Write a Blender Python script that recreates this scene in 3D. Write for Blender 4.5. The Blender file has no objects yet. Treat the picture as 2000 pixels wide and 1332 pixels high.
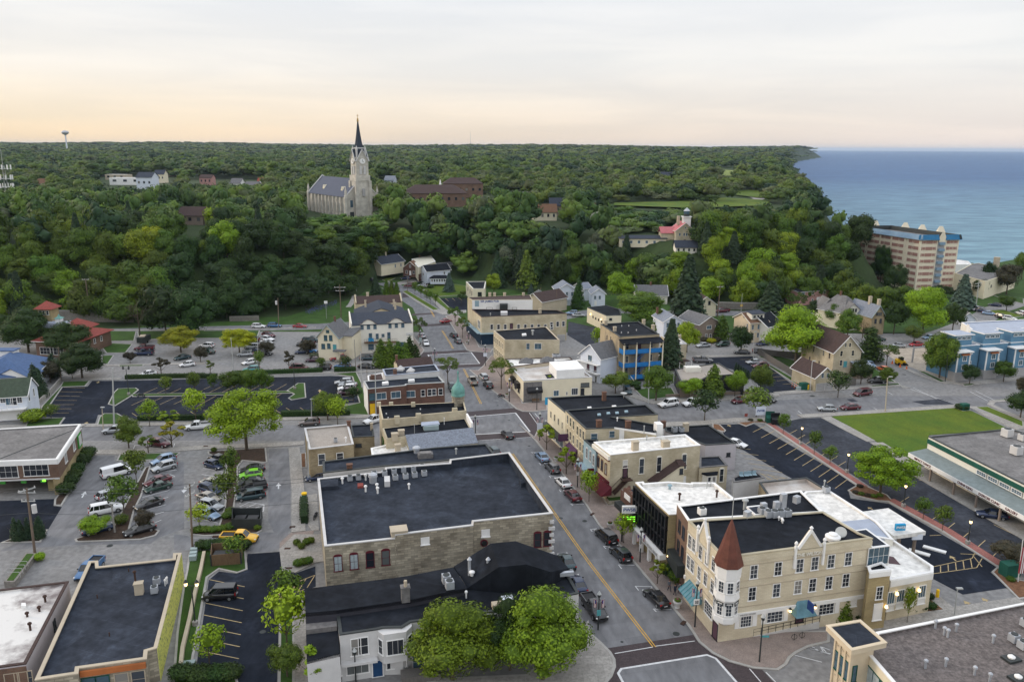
import bpy,bmesh,math,random
import numpy as np
from mathutils import Vector,Matrix
from math import cos,sin,pi,atan,atan2,acos,radians,hypot,floor
J1=Vector;J2=tuple
random.seed(7);RNG=np.random.default_rng(7)
S=bpy.context.scene
COL=S.collection
# camera
F=1555.0;CH=60.0;PITCH=atan(377/1555.0);ROLL=0.005
cam=bpy.data.cameras.new('camera');camo=bpy.data.objects.new('camera',cam);COL.objects.link(camo)
cam.sensor_width=36;cam.lens=36*F/2000;cam.clip_start=1;cam.clip_end=250000
camo.matrix_world=Matrix.Translation((0,0,CH))@Matrix.Rotation(pi/2-PITCH,4,'X')@Matrix.Rotation(ROLL,4,'Z')
S.camera=camo
S.render.resolution_x=1024;S.render.resolution_y=681
S.view_settings.view_transform='Standard';S.view_settings.look='None'
S.view_settings.exposure=0.1;S.view_settings.gamma=1
# sky: thin high cloud after sunset, warm low in the west
W=bpy.data.worlds.new('World');S.world=W;W.use_nodes=True
nt=W.node_tree;N=nt.nodes;L=nt.links;N.clear()
def wn(t,**k):
 n=N.new(t)
 for a,b in k.items():setattr(n,a,b)
 return n
out=wn('ShaderNodeOutputWorld');bg=wn('ShaderNodeBackground');L.new(bg.outputs[0],out.inputs[0])
SUN_EL=radians(9);SUN_AZ=radians(-76)
sky=wn('ShaderNodeTexSky');sky.sky_type='NISHITA';sky.sun_disc=False
sky.sun_elevation=SUN_EL;sky.sun_rotation=SUN_AZ
tc=wn('ShaderNodeTexCoord');sep=wn('ShaderNodeSeparateXYZ');L.new(tc.outputs['Generated'],sep.inputs[0])
def ramp(stops):
 r=wn('ShaderNodeValToRGB');e=r.color_ramp.elements
 e[0].position,e[0].color=stops[0][0],(*stops[0][1],1);e[1].position,e[1].color=stops[-1][0],(*stops[-1][1],1)
 for p,c in stops[1:-1]:
  x=e.new(p);x.color=(*c,1)
 return r
west=ramp([(0,(1.0,.74,.44)),(.03,(1.0,.83,.61)),(.085,(.97,.91,.83)),(.16,(.92,.92,.92)),(.3,(1.15,1.17,1.2)),(.5,(1.22,1.27,1.34)),(1,(1.25,1.32,1.45))])
east=ramp([(0,(.90,.78,.70)),(.04,(.90,.83,.77)),(.10,(.88,.88,.87)),(.17,(.86,.875,.90)),(.3,(1.1,1.13,1.18)),(.5,(1.18,1.23,1.3)),(1,(1.25,1.32,1.45))])
L.new(sep.outputs[2],west.inputs[0]);L.new(sep.outputs[2],east.inputs[0])
mx=wn('ShaderNodeMapRange');mx.inputs[1].default_value=-.55;mx.inputs[2].default_value=.5
L.new(sep.outputs[0],mx.inputs[0])
mixwe=wn('ShaderNodeMixRGB');L.new(mx.outputs[0],mixwe.inputs[0]);L.new(west.outputs[0],mixwe.inputs[1]);L.new(east.outputs[0],mixwe.inputs[2])
mp=wn('ShaderNodeMapping');mp.inputs['Scale'].default_value=(1.3,1.3,13);mp.inputs['Rotation'].default_value=(0.05,0.10,0)
L.new(tc.outputs['Generated'],mp.inputs[0])
no=wn('ShaderNodeTexNoise');no.inputs['Scale'].default_value=2.2;no.inputs['Detail'].default_value=6;no.inputs['Roughness'].default_value=.5
no.inputs['Distortion'].default_value=.4
L.new(mp.outputs[0],no.inputs[0])
cr=ramp([(.35,(.91,.925,.95)),(.68,(1.05,1.04,1.03))]);L.new(no.outputs[0],cr.inputs[0])
mul=wn('ShaderNodeMixRGB');mul.blend_type='MULTIPLY';mul.inputs[0].default_value=1
L.new(mixwe.outputs[0],mul.inputs[1]);L.new(cr.outputs[0],mul.inputs[2])
nsk=wn('ShaderNodeMixRGB');nsk.blend_type='MULTIPLY';nsk.inputs[0].default_value=1;nsk.inputs[2].default_value=(.1,.1,.1,1)
L.new(sky.outputs[0],nsk.inputs[1])
fin=wn('ShaderNodeMixRGB');fin.inputs[0].default_value=.93
L.new(nsk.outputs[0],fin.inputs[1]);L.new(mul.outputs[0],fin.inputs[2])
L.new(fin.outputs[0],bg.inputs[0]);bg.inputs[1].default_value=1.0
sun=bpy.data.lights.new('sun','SUN');sun.energy=1.5;sun.angle=radians(18);sun.color=(1,.80,.58)
suno=bpy.data.objects.new('sun',sun);COL.objects.link(suno)
sd=J1((sin(SUN_AZ)*cos(radians(16)),cos(SUN_AZ)*cos(radians(16)),sin(radians(16))))
suno.rotation_euler=sd.to_track_quat('Z','Y').to_euler()
# pixel <-> world (2000 px photograph)
_c,_s=cos(PITCH),sin(PITCH)
fw=np.array([0,_c,-_s]);_u=np.array([0,_s,_c]);_r=np.array([1.,0,0])
rt=cos(ROLL)*_r+sin(ROLL)*_u;upv=-sin(ROLL)*_r+cos(ROLL)*_u
EYE=np.array([0,0,CH])
def ray(px,py):return fw+rt*(px-1000)/F+upv*(666-py)/F
def G(p,z=0.):
 d=ray(*p);t=(z-CH)/d[2];return EYE+d*t
def proj(p):
 q=np.asarray(p,float)-EYE;z=q@fw
 return(1000+F*(q@rt)/z,666-F*(q@upv)/z)
ZM={0:(0,0,1),1:(0,240,3.846),2:(500,220,3.846),3:(1000,260,3.846),4:(1480,260,3.846),5:(0,540,4.44),6:(380,500,3.9175),7:(680,480,4.1625),8:(1060,520,4.163),9:(1500,520,3.918),10:(0,820,5.122),11:(340,820,5.123),12:(0,1060,4.897),13:(340,1040,4.56),14:(580,680,5),15:(600,860,3.846),16:(580,1020,3.125),17:(920,680,4.439),18:(1040,760,5),19:(1080,900,3.917),20:(1300,920,3.505),21:(1400,760,3.33),22:(1560,1080,4.545),23:(1160,1120,4.1667),24:(620,220,5.55),25:(1560,420,4.441),26:(0,580,5.125),27:(680,560,9.517),28:(1400,560,6.053)}
def P(k,x,y):a,b,s=ZM[k];return(a+x/s,b+y/s)
def PL(k,*pts):return[P(k,*p)for p in pts]
# terrain
BX=[-900,-400,-173,-139,-109,-80,-66,-62,-20,-8,22,44,70,93,112,135,157,172,182,235,300,700]
BY=[230,252,271,270,275,290,330,372,375,348,347,345,312,303,313,313,322,372,500,640,760,1900]
CY=[-2000,300,458,502,710,822,1022,1271,1822,3197,4596,6671,7500,9000,16000]
CX=[330,290,256,250,300,334,372,453,636,1077,1609,2500,2600,2000,1500]
def sst(t):t=np.clip(t,0,1);return t*t*(3-2*t)
def TH(x,y):
 x=np.asarray(x,float);y=np.asarray(y,float)
 d=y-np.interp(x,BX,BY)
 wid=46
 h=sst(d/wid)*20
 h=h+sst((y-1300)/2500)*(5*np.sin(x/310+1)+4*np.sin(y/430+x/900))+sst((y-700)/4300)*34+sst((y-420)/260)*3
 h=h*np.where((d<0)&(y<700),0,1)
 xc=np.interp(y,CY,CX)
 w=np.where(y>620,45,8.)
 s=sst((xc-x)/w)
 return-8+(h+8)*s
def GT(p):
 d=ray(*p);t=60.
 while t<20000:
  q=EYE+d*t
  if q[2]<TH(q[0],q[1]):
   return q
  t*=1.004
 return q
MATS={}
def mat(name,col,rough=.85,var=.12,scale=.6,bump=0,stretch=None,metal=0,col2=None,fac=(.42,.62),spec=.3,emit=0,detail=5,fine=0):
 if name in MATS:return MATS[name]
 m=bpy.data.materials.new(name);m.use_nodes=True;t=m.node_tree;n=t.nodes;l=t.links
 b=n['Principled BSDF'];b.inputs['Roughness'].default_value=rough;b.inputs['Metallic'].default_value=metal
 b.inputs['Specular IOR Level'].default_value=spec
 c=n.new('ShaderNodeTexCoord');mp=n.new('ShaderNodeMapping');l.new(c.outputs['Object'],mp.inputs[0])
 if stretch:mp.inputs['Scale'].default_value=stretch
 no=n.new('ShaderNodeTexNoise');no.inputs['Scale'].default_value=scale;no.inputs['Detail'].default_value=detail;no.inputs['Roughness'].default_value=.62
 l.new(mp.outputs[0],no.inputs[0])
 r=n.new('ShaderNodeValToRGB');l.new(no.outputs[0],r.inputs[0])
 if col2:a,z=col,col2;r.color_ramp.elements[0].position,r.color_ramp.elements[1].position=fac
 else:
  a=[v*(1-var)for v in col];z=[min(1,v*(1+var))for v in col]
  r.color_ramp.elements[0].position,r.color_ramp.elements[1].position=.32,.68
 r.color_ramp.elements[0].color=(*a,1);r.color_ramp.elements[1].color=(*z,1)
 cur=r.outputs[0]
 if fine:
  n2=n.new('ShaderNodeTexNoise');n2.inputs['Scale'].default_value=fine;n2.inputs['Detail'].default_value=3;l.new(mp.outputs[0],n2.inputs[0])
  r2=n.new('ShaderNodeValToRGB');l.new(n2.outputs[0],r2.inputs[0])
  r2.color_ramp.elements[0].position=.3;r2.color_ramp.elements[1].position=.7
  r2.color_ramp.elements[0].color=(.78,.78,.78,1);r2.color_ramp.elements[1].color=(1.18,1.18,1.18,1)
  mm=n.new('ShaderNodeMixRGB');mm.blend_type='MULTIPLY';mm.inputs[0].default_value=1
  l.new(cur,mm.inputs[1]);l.new(r2.outputs[0],mm.inputs[2]);cur=mm.outputs[0]
 l.new(cur,b.inputs['Base Color'])
 if bump:
  bp=n.new('ShaderNodeBump');bp.inputs['Strength'].default_value=bump;bp.inputs['Distance'].default_value=.1
  l.new(no.outputs[0],bp.inputs['Height']);l.new(bp.outputs[0],b.inputs['Normal'])
 if emit:
  b.inputs['Emission Color'].default_value=(*col,1);b.inputs['Emission Strength'].default_value=emit
 MATS[name]=m;return m
def seams(name,w,h,k=.72,ms=.03,rot=.33,patch=0):
 m=MATS[name];t=m.node_tree;n=t.nodes;l=t.links;b=n['Principled BSDF'];src=b.inputs['Base Color'].links[0].from_socket
 c=n.new('ShaderNodeTexCoord');mp=n.new('ShaderNodeMapping');mp.inputs['Rotation'].default_value=(0,0,rot);l.new(c.outputs['Object'],mp.inputs[0])
 br=n.new('ShaderNodeTexBrick');br.inputs['Scale'].default_value=1;br.inputs['Brick Width'].default_value=w;br.inputs['Row Height'].default_value=h;br.inputs['Mortar Size'].default_value=ms;br.inputs['Mortar Smooth'].default_value=.3
 no=n.new('ShaderNodeTexNoise');no.inputs['Scale'].default_value=.3;l.new(mp.outputs[0],no.inputs[0]);va=n.new('ShaderNodeMixRGB');va.inputs[0].default_value=.06;l.new(mp.outputs[0],va.inputs[1]);l.new(no.outputs['Color'],va.inputs[2]);l.new(va.outputs[0],br.inputs[0])
 br.inputs['Color1'].default_value=(.92,.92,.92,1);br.inputs['Color2'].default_value=(1.08,1.08,1.08,1);br.inputs['Mortar'].default_value=(k,k,k,1)
 mm=n.new('ShaderNodeMixRGB');mm.blend_type='MULTIPLY';mm.inputs[0].default_value=1;l.new(src,mm.inputs[1]);l.new(br.outputs[0],mm.inputs[2]);cur=mm.outputs[0]
 if patch:
  n2=n.new('ShaderNodeTexNoise');n2.inputs['Scale'].default_value=.13;n2.inputs['Detail'].default_value=9;n2.inputs['Roughness'].default_value=.68;n2.inputs['Distortion'].default_value=.8;l.new(c.outputs['Object'],n2.inputs[0])
  r=n.new('ShaderNodeValToRGB');l.new(n2.outputs[0],r.inputs[0]);r.color_ramp.elements[0].position=.56;r.color_ramp.elements[1].position=.70;r.color_ramp.elements[0].color=(1,1,1,1);r.color_ramp.elements[1].color=(patch,patch,patch,1)
  m3=n.new('ShaderNodeMixRGB');m3.blend_type='MULTIPLY';m3.inputs[0].default_value=1;l.new(cur,m3.inputs[1]);l.new(r.outputs[0],m3.inputs[2]);cur=m3.outputs[0]
 l.new(cur,b.inputs['Base Color'])
def Z5(name,c1,c2,mortar,scale=1.0,patch=None):
 if name in MATS:return MATS[name]
 m=mat(name,c1,var=.2,scale=.5);t=m.node_tree;n=t.nodes;l=t.links;b=n['Principled BSDF']
 g=n.new('ShaderNodeNewGeometry');c=n.new('ShaderNodeTexCoord')
 sp=n.new('ShaderNodeSeparateXYZ');l.new(c.outputs['Object'],sp.inputs[0])
 ns=n.new('ShaderNodeSeparateXYZ');l.new(g.outputs['Normal'],ns.inputs[0])
 m1=n.new('ShaderNodeMath');m1.operation='MULTIPLY';l.new(sp.outputs[0],m1.inputs[0]);l.new(ns.outputs[1],m1.inputs[1])
 m2=n.new('ShaderNodeMath');m2.operation='MULTIPLY';l.new(sp.outputs[1],m2.inputs[0]);l.new(ns.outputs[0],m2.inputs[1])
 m3=n.new('ShaderNodeMath');m3.operation='SUBTRACT';l.new(m2.outputs[0],m3.inputs[0]);l.new(m1.outputs[0],m3.inputs[1])
 cb=n.new('ShaderNodeCombineXYZ');l.new(m3.outputs[0],cb.inputs[0]);l.new(sp.outputs[2],cb.inputs[1])
 br=n.new('ShaderNodeTexBrick');l.new(cb.outputs[0],br.inputs[0]);br.inputs['Scale'].default_value=scale
 br.inputs['Color1'].default_value=(*c1,1);br.inputs['Color2'].default_value=(*c2,1);br.inputs['Mortar'].default_value=(*mortar,1)
 br.inputs['Brick Width'].default_value=.55;br.inputs['Row Height'].default_value=.2;br.inputs['Mortar Size'].default_value=.02
 no=n.new('ShaderNodeTexNoise');no.inputs['Scale'].default_value=.35;no.inputs['Detail'].default_value=7;l.new(c.outputs['Object'],no.inputs[0])
 r=n.new('ShaderNodeValToRGB');l.new(no.outputs[0],r.inputs[0]);r.color_ramp.elements[0].position=.3;r.color_ramp.elements[1].position=.7
 p=patch or(.72,.72,.72)
 r.color_ramp.elements[0].color=(*p,1);r.color_ramp.elements[1].color=(1.12,1.12,1.12,1)
 mm=n.new('ShaderNodeMixRGB');mm.blend_type='MULTIPLY';mm.inputs[0].default_value=1
 l.new(br.outputs[0],mm.inputs[1]);l.new(r.outputs[0],mm.inputs[2]);l.new(mm.outputs[0],b.inputs['Base Color'])
 return m
def M(k):return MATS[k]
mat('concrete',(.20,.185,.165),var=.2,scale=.25,fine=2.5)
mat('walk',(.31,.292,.268),var=.08,scale=.3,fine=3)
mat('kerb',(.36,.345,.32),var=.12,scale=.8)
mat('road',(.168,.168,.175),var=.09,scale=.09,stretch=(1,.35,1),fine=.9)
mat('roadlight',(.215,.210,.206),var=.08,scale=.08,fine=1.2)
mat('asphalt',(.018,.022,.032),var=.4,scale=.16,stretch=(1,.5,1),fine=1.3,rough=.95,spec=.08)
mat('asphaltold',(.045,.049,.060),var=.3,scale=.2,fine=1.5,rough=.95,spec=.08)
mat('pavers',(.26,.21,.185),var=.15,scale=.7,fine=7)
mat('crossbrick',(.065,.050,.052),var=.15,scale=1.2,fine=5)
mat('redpavers',(.30,.12,.10),var=.15,scale=1.5,fine=5)
mat('paint',(.62,.62,.62),var=.15,scale=2)
mat('paintyellow',(.62,.36,.05),var=.2,scale=1)
mat('painttan',(.42,.32,.17),var=.25,scale=1.5)
mat('grass',(.032,.075,.008),var=.3,scale=.25,fine=5,rough=.95)
mat('lawn',(.105,.14,.006),col2=(.058,.115,.007),fac=(.35,.65),scale=.08,fine=3,rough=.95)
mat('mulch',(.05,.032,.022),var=.35,scale=2,fine=9,rough=1)
mat('mulchred',(.17,.085,.045),var=.3,scale=2,fine=9,rough=1)
mat('forestfloor',(.030,.050,.014),var=.3,scale=.02,fine=.5,rough=1)
mat('field',(.20,.24,.06),var=.2,scale=.01,rough=1)
mat('roofblack',(.014,.0165,.022),var=.4,scale=.22,fine=1.1,rough=.9,spec=.10)
mat('roofblue',(.031,.037,.050),var=.35,scale=.25,fine=1.4,rough=.9,spec=.10)
mat('roofwhite',(.74,.72,.68),var=.07,scale=.25,fine=1.2)
mat('roofstained',(.66,.64,.61),col2=(.20,.17,.165),fac=(.52,.66),scale=.16,detail=8)
mat('rooftan',(.34,.30,.26),var=.1,scale=.5,fine=8)
mat('roofgray',(.17,.162,.158),var=.22,scale=.3,fine=2)
mat('roofpatchy',(.42,.37,.33),col2=(.62,.60,.57),fac=(.4,.65),scale=.25,detail=7)
mat('gravel',(.135,.115,.108),var=.4,scale=2.5,fine=4)
seams('roofblack',9,1.9,1.35,.035,patch=1.8);seams('roofblue',11,2.6,1.3,.04,patch=1.9);seams('roofwhite',12,3,.9,.03,patch=.86);seams('roofgray',9,3,.8,.04,patch=1.35);seams('road',4.5,3.1,.86,.03,-.25,1.16);seams('roadlight',4,4,.92,.03,-.2,.93);seams('walk',1.6,1.6,.82,.03,0,.88);seams('asphalt',60,9,1.3,.05,-.1,1.9);seams('asphaltold',40,8,.7,.05,-.5,1.6);seams('lawn',300,1.3,.93,.1,1.2,.8)
mat('shingledark',(.034,.042,.060),var=.2,scale=1.5,fine=9)
mat('shinglegray',(.13,.13,.135),var=.2,scale=1.5,fine=9)
mat('shinglebrown',(.058,.036,.032),var=.2,scale=1.5,fine=9)
mat('shinglerust',(.16,.085,.05),var=.2,scale=1.5,fine=9)
mat('shingleblue',(.075,.125,.24),var=.15,scale=1.5,fine=9)
mat('shinglegreen',(.055,.075,.05),var=.2,scale=1.5,fine=9)
mat('shinglelight',(.20,.22,.26),var=.25,scale=2.5,fine=9)
mat('slate',(.085,.097,.135),var=.12,scale=.8,fine=5)
mat('redtile',(.25,.058,.045),var=.18,scale=1.5,fine=9)
mat('pinkroof',(.46,.15,.16),var=.12,scale=1)
mat('creamroof',(.68,.64,.52),var=.05)
mat('copper',(.12,.04,.027),var=.25,scale=.9,rough=.5)
mat('verdigris',(.13,.30,.265),var=.2,scale=1.2,rough=.6)
mat('awningblue',(.12,.24,.29),var=.2,scale=1)
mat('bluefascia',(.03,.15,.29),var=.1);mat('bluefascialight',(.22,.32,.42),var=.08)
mat('canopygray',(.19,.225,.225),var=.15,scale=1.5);mat('metalroof',(.33,.37,.45),var=.1,rough=.5)
Z5('creambrick',(.58,.51,.375),(.50,.44,.315),(.44,.40,.30),patch=(.74,.71,.66))
Z5('wilsonbrick',(.64,.575,.44),(.58,.515,.385),(.52,.47,.36),patch=(.86,.83,.79))
Z5('stonewall',(.24,.215,.165),(.48,.43,.33),(.27,.24,.19),scale=.6,patch=(.58,.56,.54))
Z5('tanbrick',(.40,.33,.21),(.30,.24,.15),(.26,.22,.15),patch=(.62,.58,.52))
Z5('redbrick',(.17,.075,.05),(.11,.052,.04),(.15,.12,.10))
Z5('brownbrick',(.20,.115,.075),(.16,.09,.06),(.16,.13,.11))
Z5('churchstone',(.60,.565,.50),(.54,.505,.44),(.48,.45,.40),scale=.6)
Z5('yellowstone',(.42,.33,.17),(.36,.28,.14),(.30,.25,.16))
mat('dirtybrick',(.42,.34,.22),col2=(.14,.125,.11),fac=(.44,.66),scale=.22,detail=8)
mat('white',(.78,.77,.75),var=.05);mat('whitewarm',(.74,.71,.63),var=.05);mat('whitecool',(.62,.66,.74),var=.05)
mat('cream',(.72,.65,.49),var=.05);mat('tan',(.45,.385,.29),var=.08);mat('beige',(.60,.50,.36),var=.08)
mat('aptcream',(.74,.66,.52),var=.05);mat('aptred',(.34,.19,.155),var=.12,scale=2)
mat('gray',(.36,.35,.345),var=.07);mat('graylight',(.55,.54,.53),var=.07);mat('lavender',(.47,.44,.46),var=.06)
mat('brownsiding',(.24,.19,.155),var=.1);mat('graygreen',(.30,.37,.37),var=.08);mat('pinkwall',(.42,.23,.21),var=.1)
mat('darkwall',(.035,.035,.045),var=.2);mat('blackframe',(.012,.012,.014),var=.2,rough=.4)
mat('bluewall',(.11,.23,.34),var=.08);mat('blueporch',(.02,.17,.45),var=.12);mat('bluetrim',(.03,.07,.24),var=.1)
mat('navy',(.01,.03,.06),var=.1);mat('doorblue',(.012,.05,.13),var=.1);mat('bluegray',(.26,.36,.41),var=.08);mat('maroon',(.10,.012,.02),var=.2)
mat('purple',(.08,.035,.075),var=.2);mat('green',(.012,.085,.060),var=.15);mat('greenbright',(.06,.30,.05),var=.1)
mat('wood',(.15,.095,.055),var=.25,scale=2,stretch=(6,6,.6));mat('woodgray',(.13,.12,.11),var=.25,scale=2,stretch=(6,6,.6))
mat('yellowmural',(.58,.58,.14),col2=(.16,.20,.10),fac=(.53,.60),scale=2.6,detail=6);mat('yellow',(.80,.50,.02),var=.1)
mat('metal',(.42,.44,.47),var=.15,rough=.45,metal=.3);mat('darkmetal',(.03,.035,.035),var=.2,rough=.5)
mat('pole',(.24,.22,.20),var=.15);mat('woodpole',(.16,.12,.09),var=.2);mat('galv',(.40,.41,.40),var=.1)
mat('brickchim',(.14,.075,.052),var=.25,scale=3);mat('rust',(.055,.03,.022),var=.2)
mat('terracotta',(.40,.13,.04),var=.15);mat('orange',(.80,.16,.02),var=.1);mat('teal',(.08,.32,.34),var=.1)
mat('brightblue',(.03,.30,.55),var=.05);mat('dirt',(.36,.31,.25),var=.2,scale=.4,fine=2)
mat('purpledoor',(.10,.05,.07),var=.1);mat('skin',(.45,.25,.17),var=.03);mat('hair',(.05,.03,.02),var=.1)
mat('clothdark',(.03,.035,.06),var=.15);mat('clothgray',(.14,.15,.17),var=.15);mat('flagred',(.28,.05,.06),var=.1);mat('flagblue',(.03,.04,.18),var=.1)
mat('stain',(.09,.055,.06),var=.3);mat('gold',(.45,.28,.07),var=.1,metal=.6,rough=.4)
mat('bark',(.09,.07,.05),var=.3,scale=3)
mat('lampglow',(1,.72,.35),emit=3);mat('signgreen',(.25,1,.05),emit=1.4);mat('sconce',(1,.70,.30),emit=3.5)
mat('glass',(.025,.032,.042),rough=.12,spec=.6,var=.5,scale=.8);mat('glassblue',(.06,.11,.15),rough=.15,spec=.6,var=.3,scale=.5)
g=MATS['glass'].node_tree;oi=g.nodes.new('ShaderNodeObjectInfo');rr_=g.nodes.new('ShaderNodeValToRGB');rr_.color_ramp.interpolation='CONSTANT';g.links.new(oi.outputs['Random'],rr_.inputs[0]);e_=rr_.color_ramp.elements;e_[0].color=(.018,.022,.03,1);e_[1].position=.45;e_[1].color=(.045,.055,.07,1);q_=e_.new(.72);q_.color=(.11,.12,.12,1);q_=e_.new(.84);q_.color=(.22,.21,.19,1);q_=e_.new(.9);q_.color=(.02,.024,.03,1)
g.links.new(rr_.outputs[0],g.nodes['Principled BSDF'].inputs['Base Color'])
mat('curtain',(.36,.42,.44),rough=.3,var=.2,scale=3);mat('glassblack',(.006,.008,.010),rough=.05,spec=.8,var=.3)
mat('blind',(.62,.60,.56),rough=.5,var=.05)
# mesh building
class MB:
 def __init__(s):s.v=[];s.f=[]
 def add(s,vs,fs):
  o=len(s.v);s.v+=[J2(map(float,p))for p in vs];s.f+=[J2(i+o for i in f)for f in fs];return s
 def K0(s,pts,z0,z1,bottom=False):
  n=len(pts);za=z0 if hasattr(z0,'__len__')else[z0]*n;zb=z1 if hasattr(z1,'__len__')else[z1]*n
  vs=[(p[0],p[1],za[i])for i,p in enumerate(pts)]+[(p[0],p[1],zb[i])for i,p in enumerate(pts)]
  fs=[(i,(i+1)%n,n+(i+1)%n,n+i)for i in range(n)]+[J2(range(n,2*n))]
  if bottom:fs.append(J2(range(n-1,-1,-1)))
  return s.add(vs,fs)
 def sides(s,pts,z0,z1):
  n=len(pts)
  vs=[(p[0],p[1],z0)for p in pts]+[(p[0],p[1],z1[i]if hasattr(z1,'__len__')else z1)for i,p in enumerate(pts)]
  return s.add(vs,[(i,(i+1)%n,n+(i+1)%n,n+i)for i in range(n)])
 def box(s,c,size,ang=0):
  ca,sa=cos(ang),sin(ang);hx,hy,hz=[q/2 for q in size]
  pts=[(c[0]+x*ca-y*sa,c[1]+x*sa+y*ca)for x,y in((-hx,-hy),(hx,-hy),(hx,hy),(-hx,hy))]
  return s.K0(pts,c[2]-hz,c[2]+hz,True)
 def cyl(s,c,r,z0,z1,n=10,r1=None,cap=True):
  r1=r if r1 is None else r1
  vs=[(c[0]+r*cos(2*pi*i/n),c[1]+r*sin(2*pi*i/n),z0)for i in range(n)]
  vs+=[(c[0]+r1*cos(2*pi*i/n),c[1]+r1*sin(2*pi*i/n),z1)for i in range(n)]
  fs=[(i,(i+1)%n,n+(i+1)%n,n+i)for i in range(n)]
  if cap:fs+=[J2(range(n,2*n)),J2(range(n-1,-1,-1))]
  return s.add(vs,fs)
 def K2(s,c,prof,n=12,rot=0):
  vs=[]
  for r,z in prof:vs+=[(c[0]+r*cos(2*pi*i/n+rot),c[1]+r*sin(2*pi*i/n+rot),c[2]+z)for i in range(n)]
  fs=[]
  for k in range(len(prof)-1):fs+=[(k*n+i,k*n+(i+1)%n,(k+1)*n+(i+1)%n,(k+1)*n+i)for i in range(n)]
  fs.append(J2(range(n-1,-1,-1)));fs.append(J2((len(prof)-1)*n+i for i in range(n)))
  return s.add(vs,fs)
 def K1(s,a,b,r,n=6,r1=None):
  a=J1(a);b=J1(b);d=(b-a).normalized();u=d.orthogonal().normalized();w=d.cross(u);r1=r if r1 is None else r1
  vs=[a+(u*cos(2*pi*i/n)+w*sin(2*pi*i/n))*r for i in range(n)]+[b+(u*cos(2*pi*i/n)+w*sin(2*pi*i/n))*r1 for i in range(n)]
  return s.add(vs,[(i,(i+1)%n,n+(i+1)%n,n+i)for i in range(n)]+[J2(range(n,2*n)),J2(range(n-1,-1,-1))])
 def slab(s,quad,th):
  n=len(quad);vs=[J2(q)for q in quad]+[(q[0],q[1],q[2]-th)for q in quad]
  return s.add(vs,[J2(range(n)),J2(range(2*n-1,n-1,-1))]+[(i,n+i,n+(i+1)%n,(i+1)%n)for i in range(n)])
 def mesh(s,name,mats,loc=(0,0,0)):
  me=bpy.data.meshes.new(name);l=J2(loc)
  me.from_pydata([(p[0]-l[0],p[1]-l[1],p[2]-l[2])for p in s.v],[],s.f)
  for m in(mats if isinstance(mats,(list,J2))else[mats]):me.materials.append(MATS[m]if isinstance(m,str)else m)
  bm=bmesh.new();bm.from_mesh(me);bmesh.ops.recalc_face_normals(bm,faces=bm.faces);bm.to_mesh(me);bm.free()
  return me
def J4(name,me,parent=None,loc=(0,0,0),rz=0):
 o=bpy.data.objects.new(name,me);COL.objects.link(o);o.location=loc;o.rotation_euler=(0,0,rz)
 if parent:o.parent=parent
 return o
THINGS=[]
def tag(o,label,cat,group=None):
 o['label']=label;o['category']=cat
 if group:o['group']=group
 THINGS.append(o);return o
def J3(name,label,cat,loc,rz=0,group=None):
 o=bpy.data.objects.new(name,None);COL.objects.link(o);o.location=loc;o.rotation_euler=(0,0,rz);o.empty_display_size=.5
 return tag(o,label,cat,group)
def J8(name,mb,m,kind='structure'):
 o=J4(name,mb.mesh(name,m));o['kind']=kind;return o
def Z0(pts,d):
 n=len(pts);out=[]
 for i in range(n):
  a,b,c=[J1((float(pts[j%n][0]),float(pts[j%n][1])))for j in(i-1,i,i+1)]
  e1=(b-a);e2=(c-b)
  if e1.length<1e-6 or e2.length<1e-6:out.append((b.x,b.y));continue
  e1.normalize();e2.normalize();n1=J1((-e1.y,e1.x));n2=J1((-e2.y,e2.x));m=n1+n2
  k=m.length
  m=m/k if k>.2 else n1
  s=d/max(.5,m.dot(n1));out.append((b.x+m.x*s,b.y+m.y*s))
 return out
def ccw(pts):
 a=sum(pts[i-1][0]*pts[i][1]-pts[i][0]*pts[i-1][1]for i in range(len(pts)))
 return pts if a>0 else pts[::-1]
def cct(*v):return ccw([J2(x)for x in v])
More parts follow.
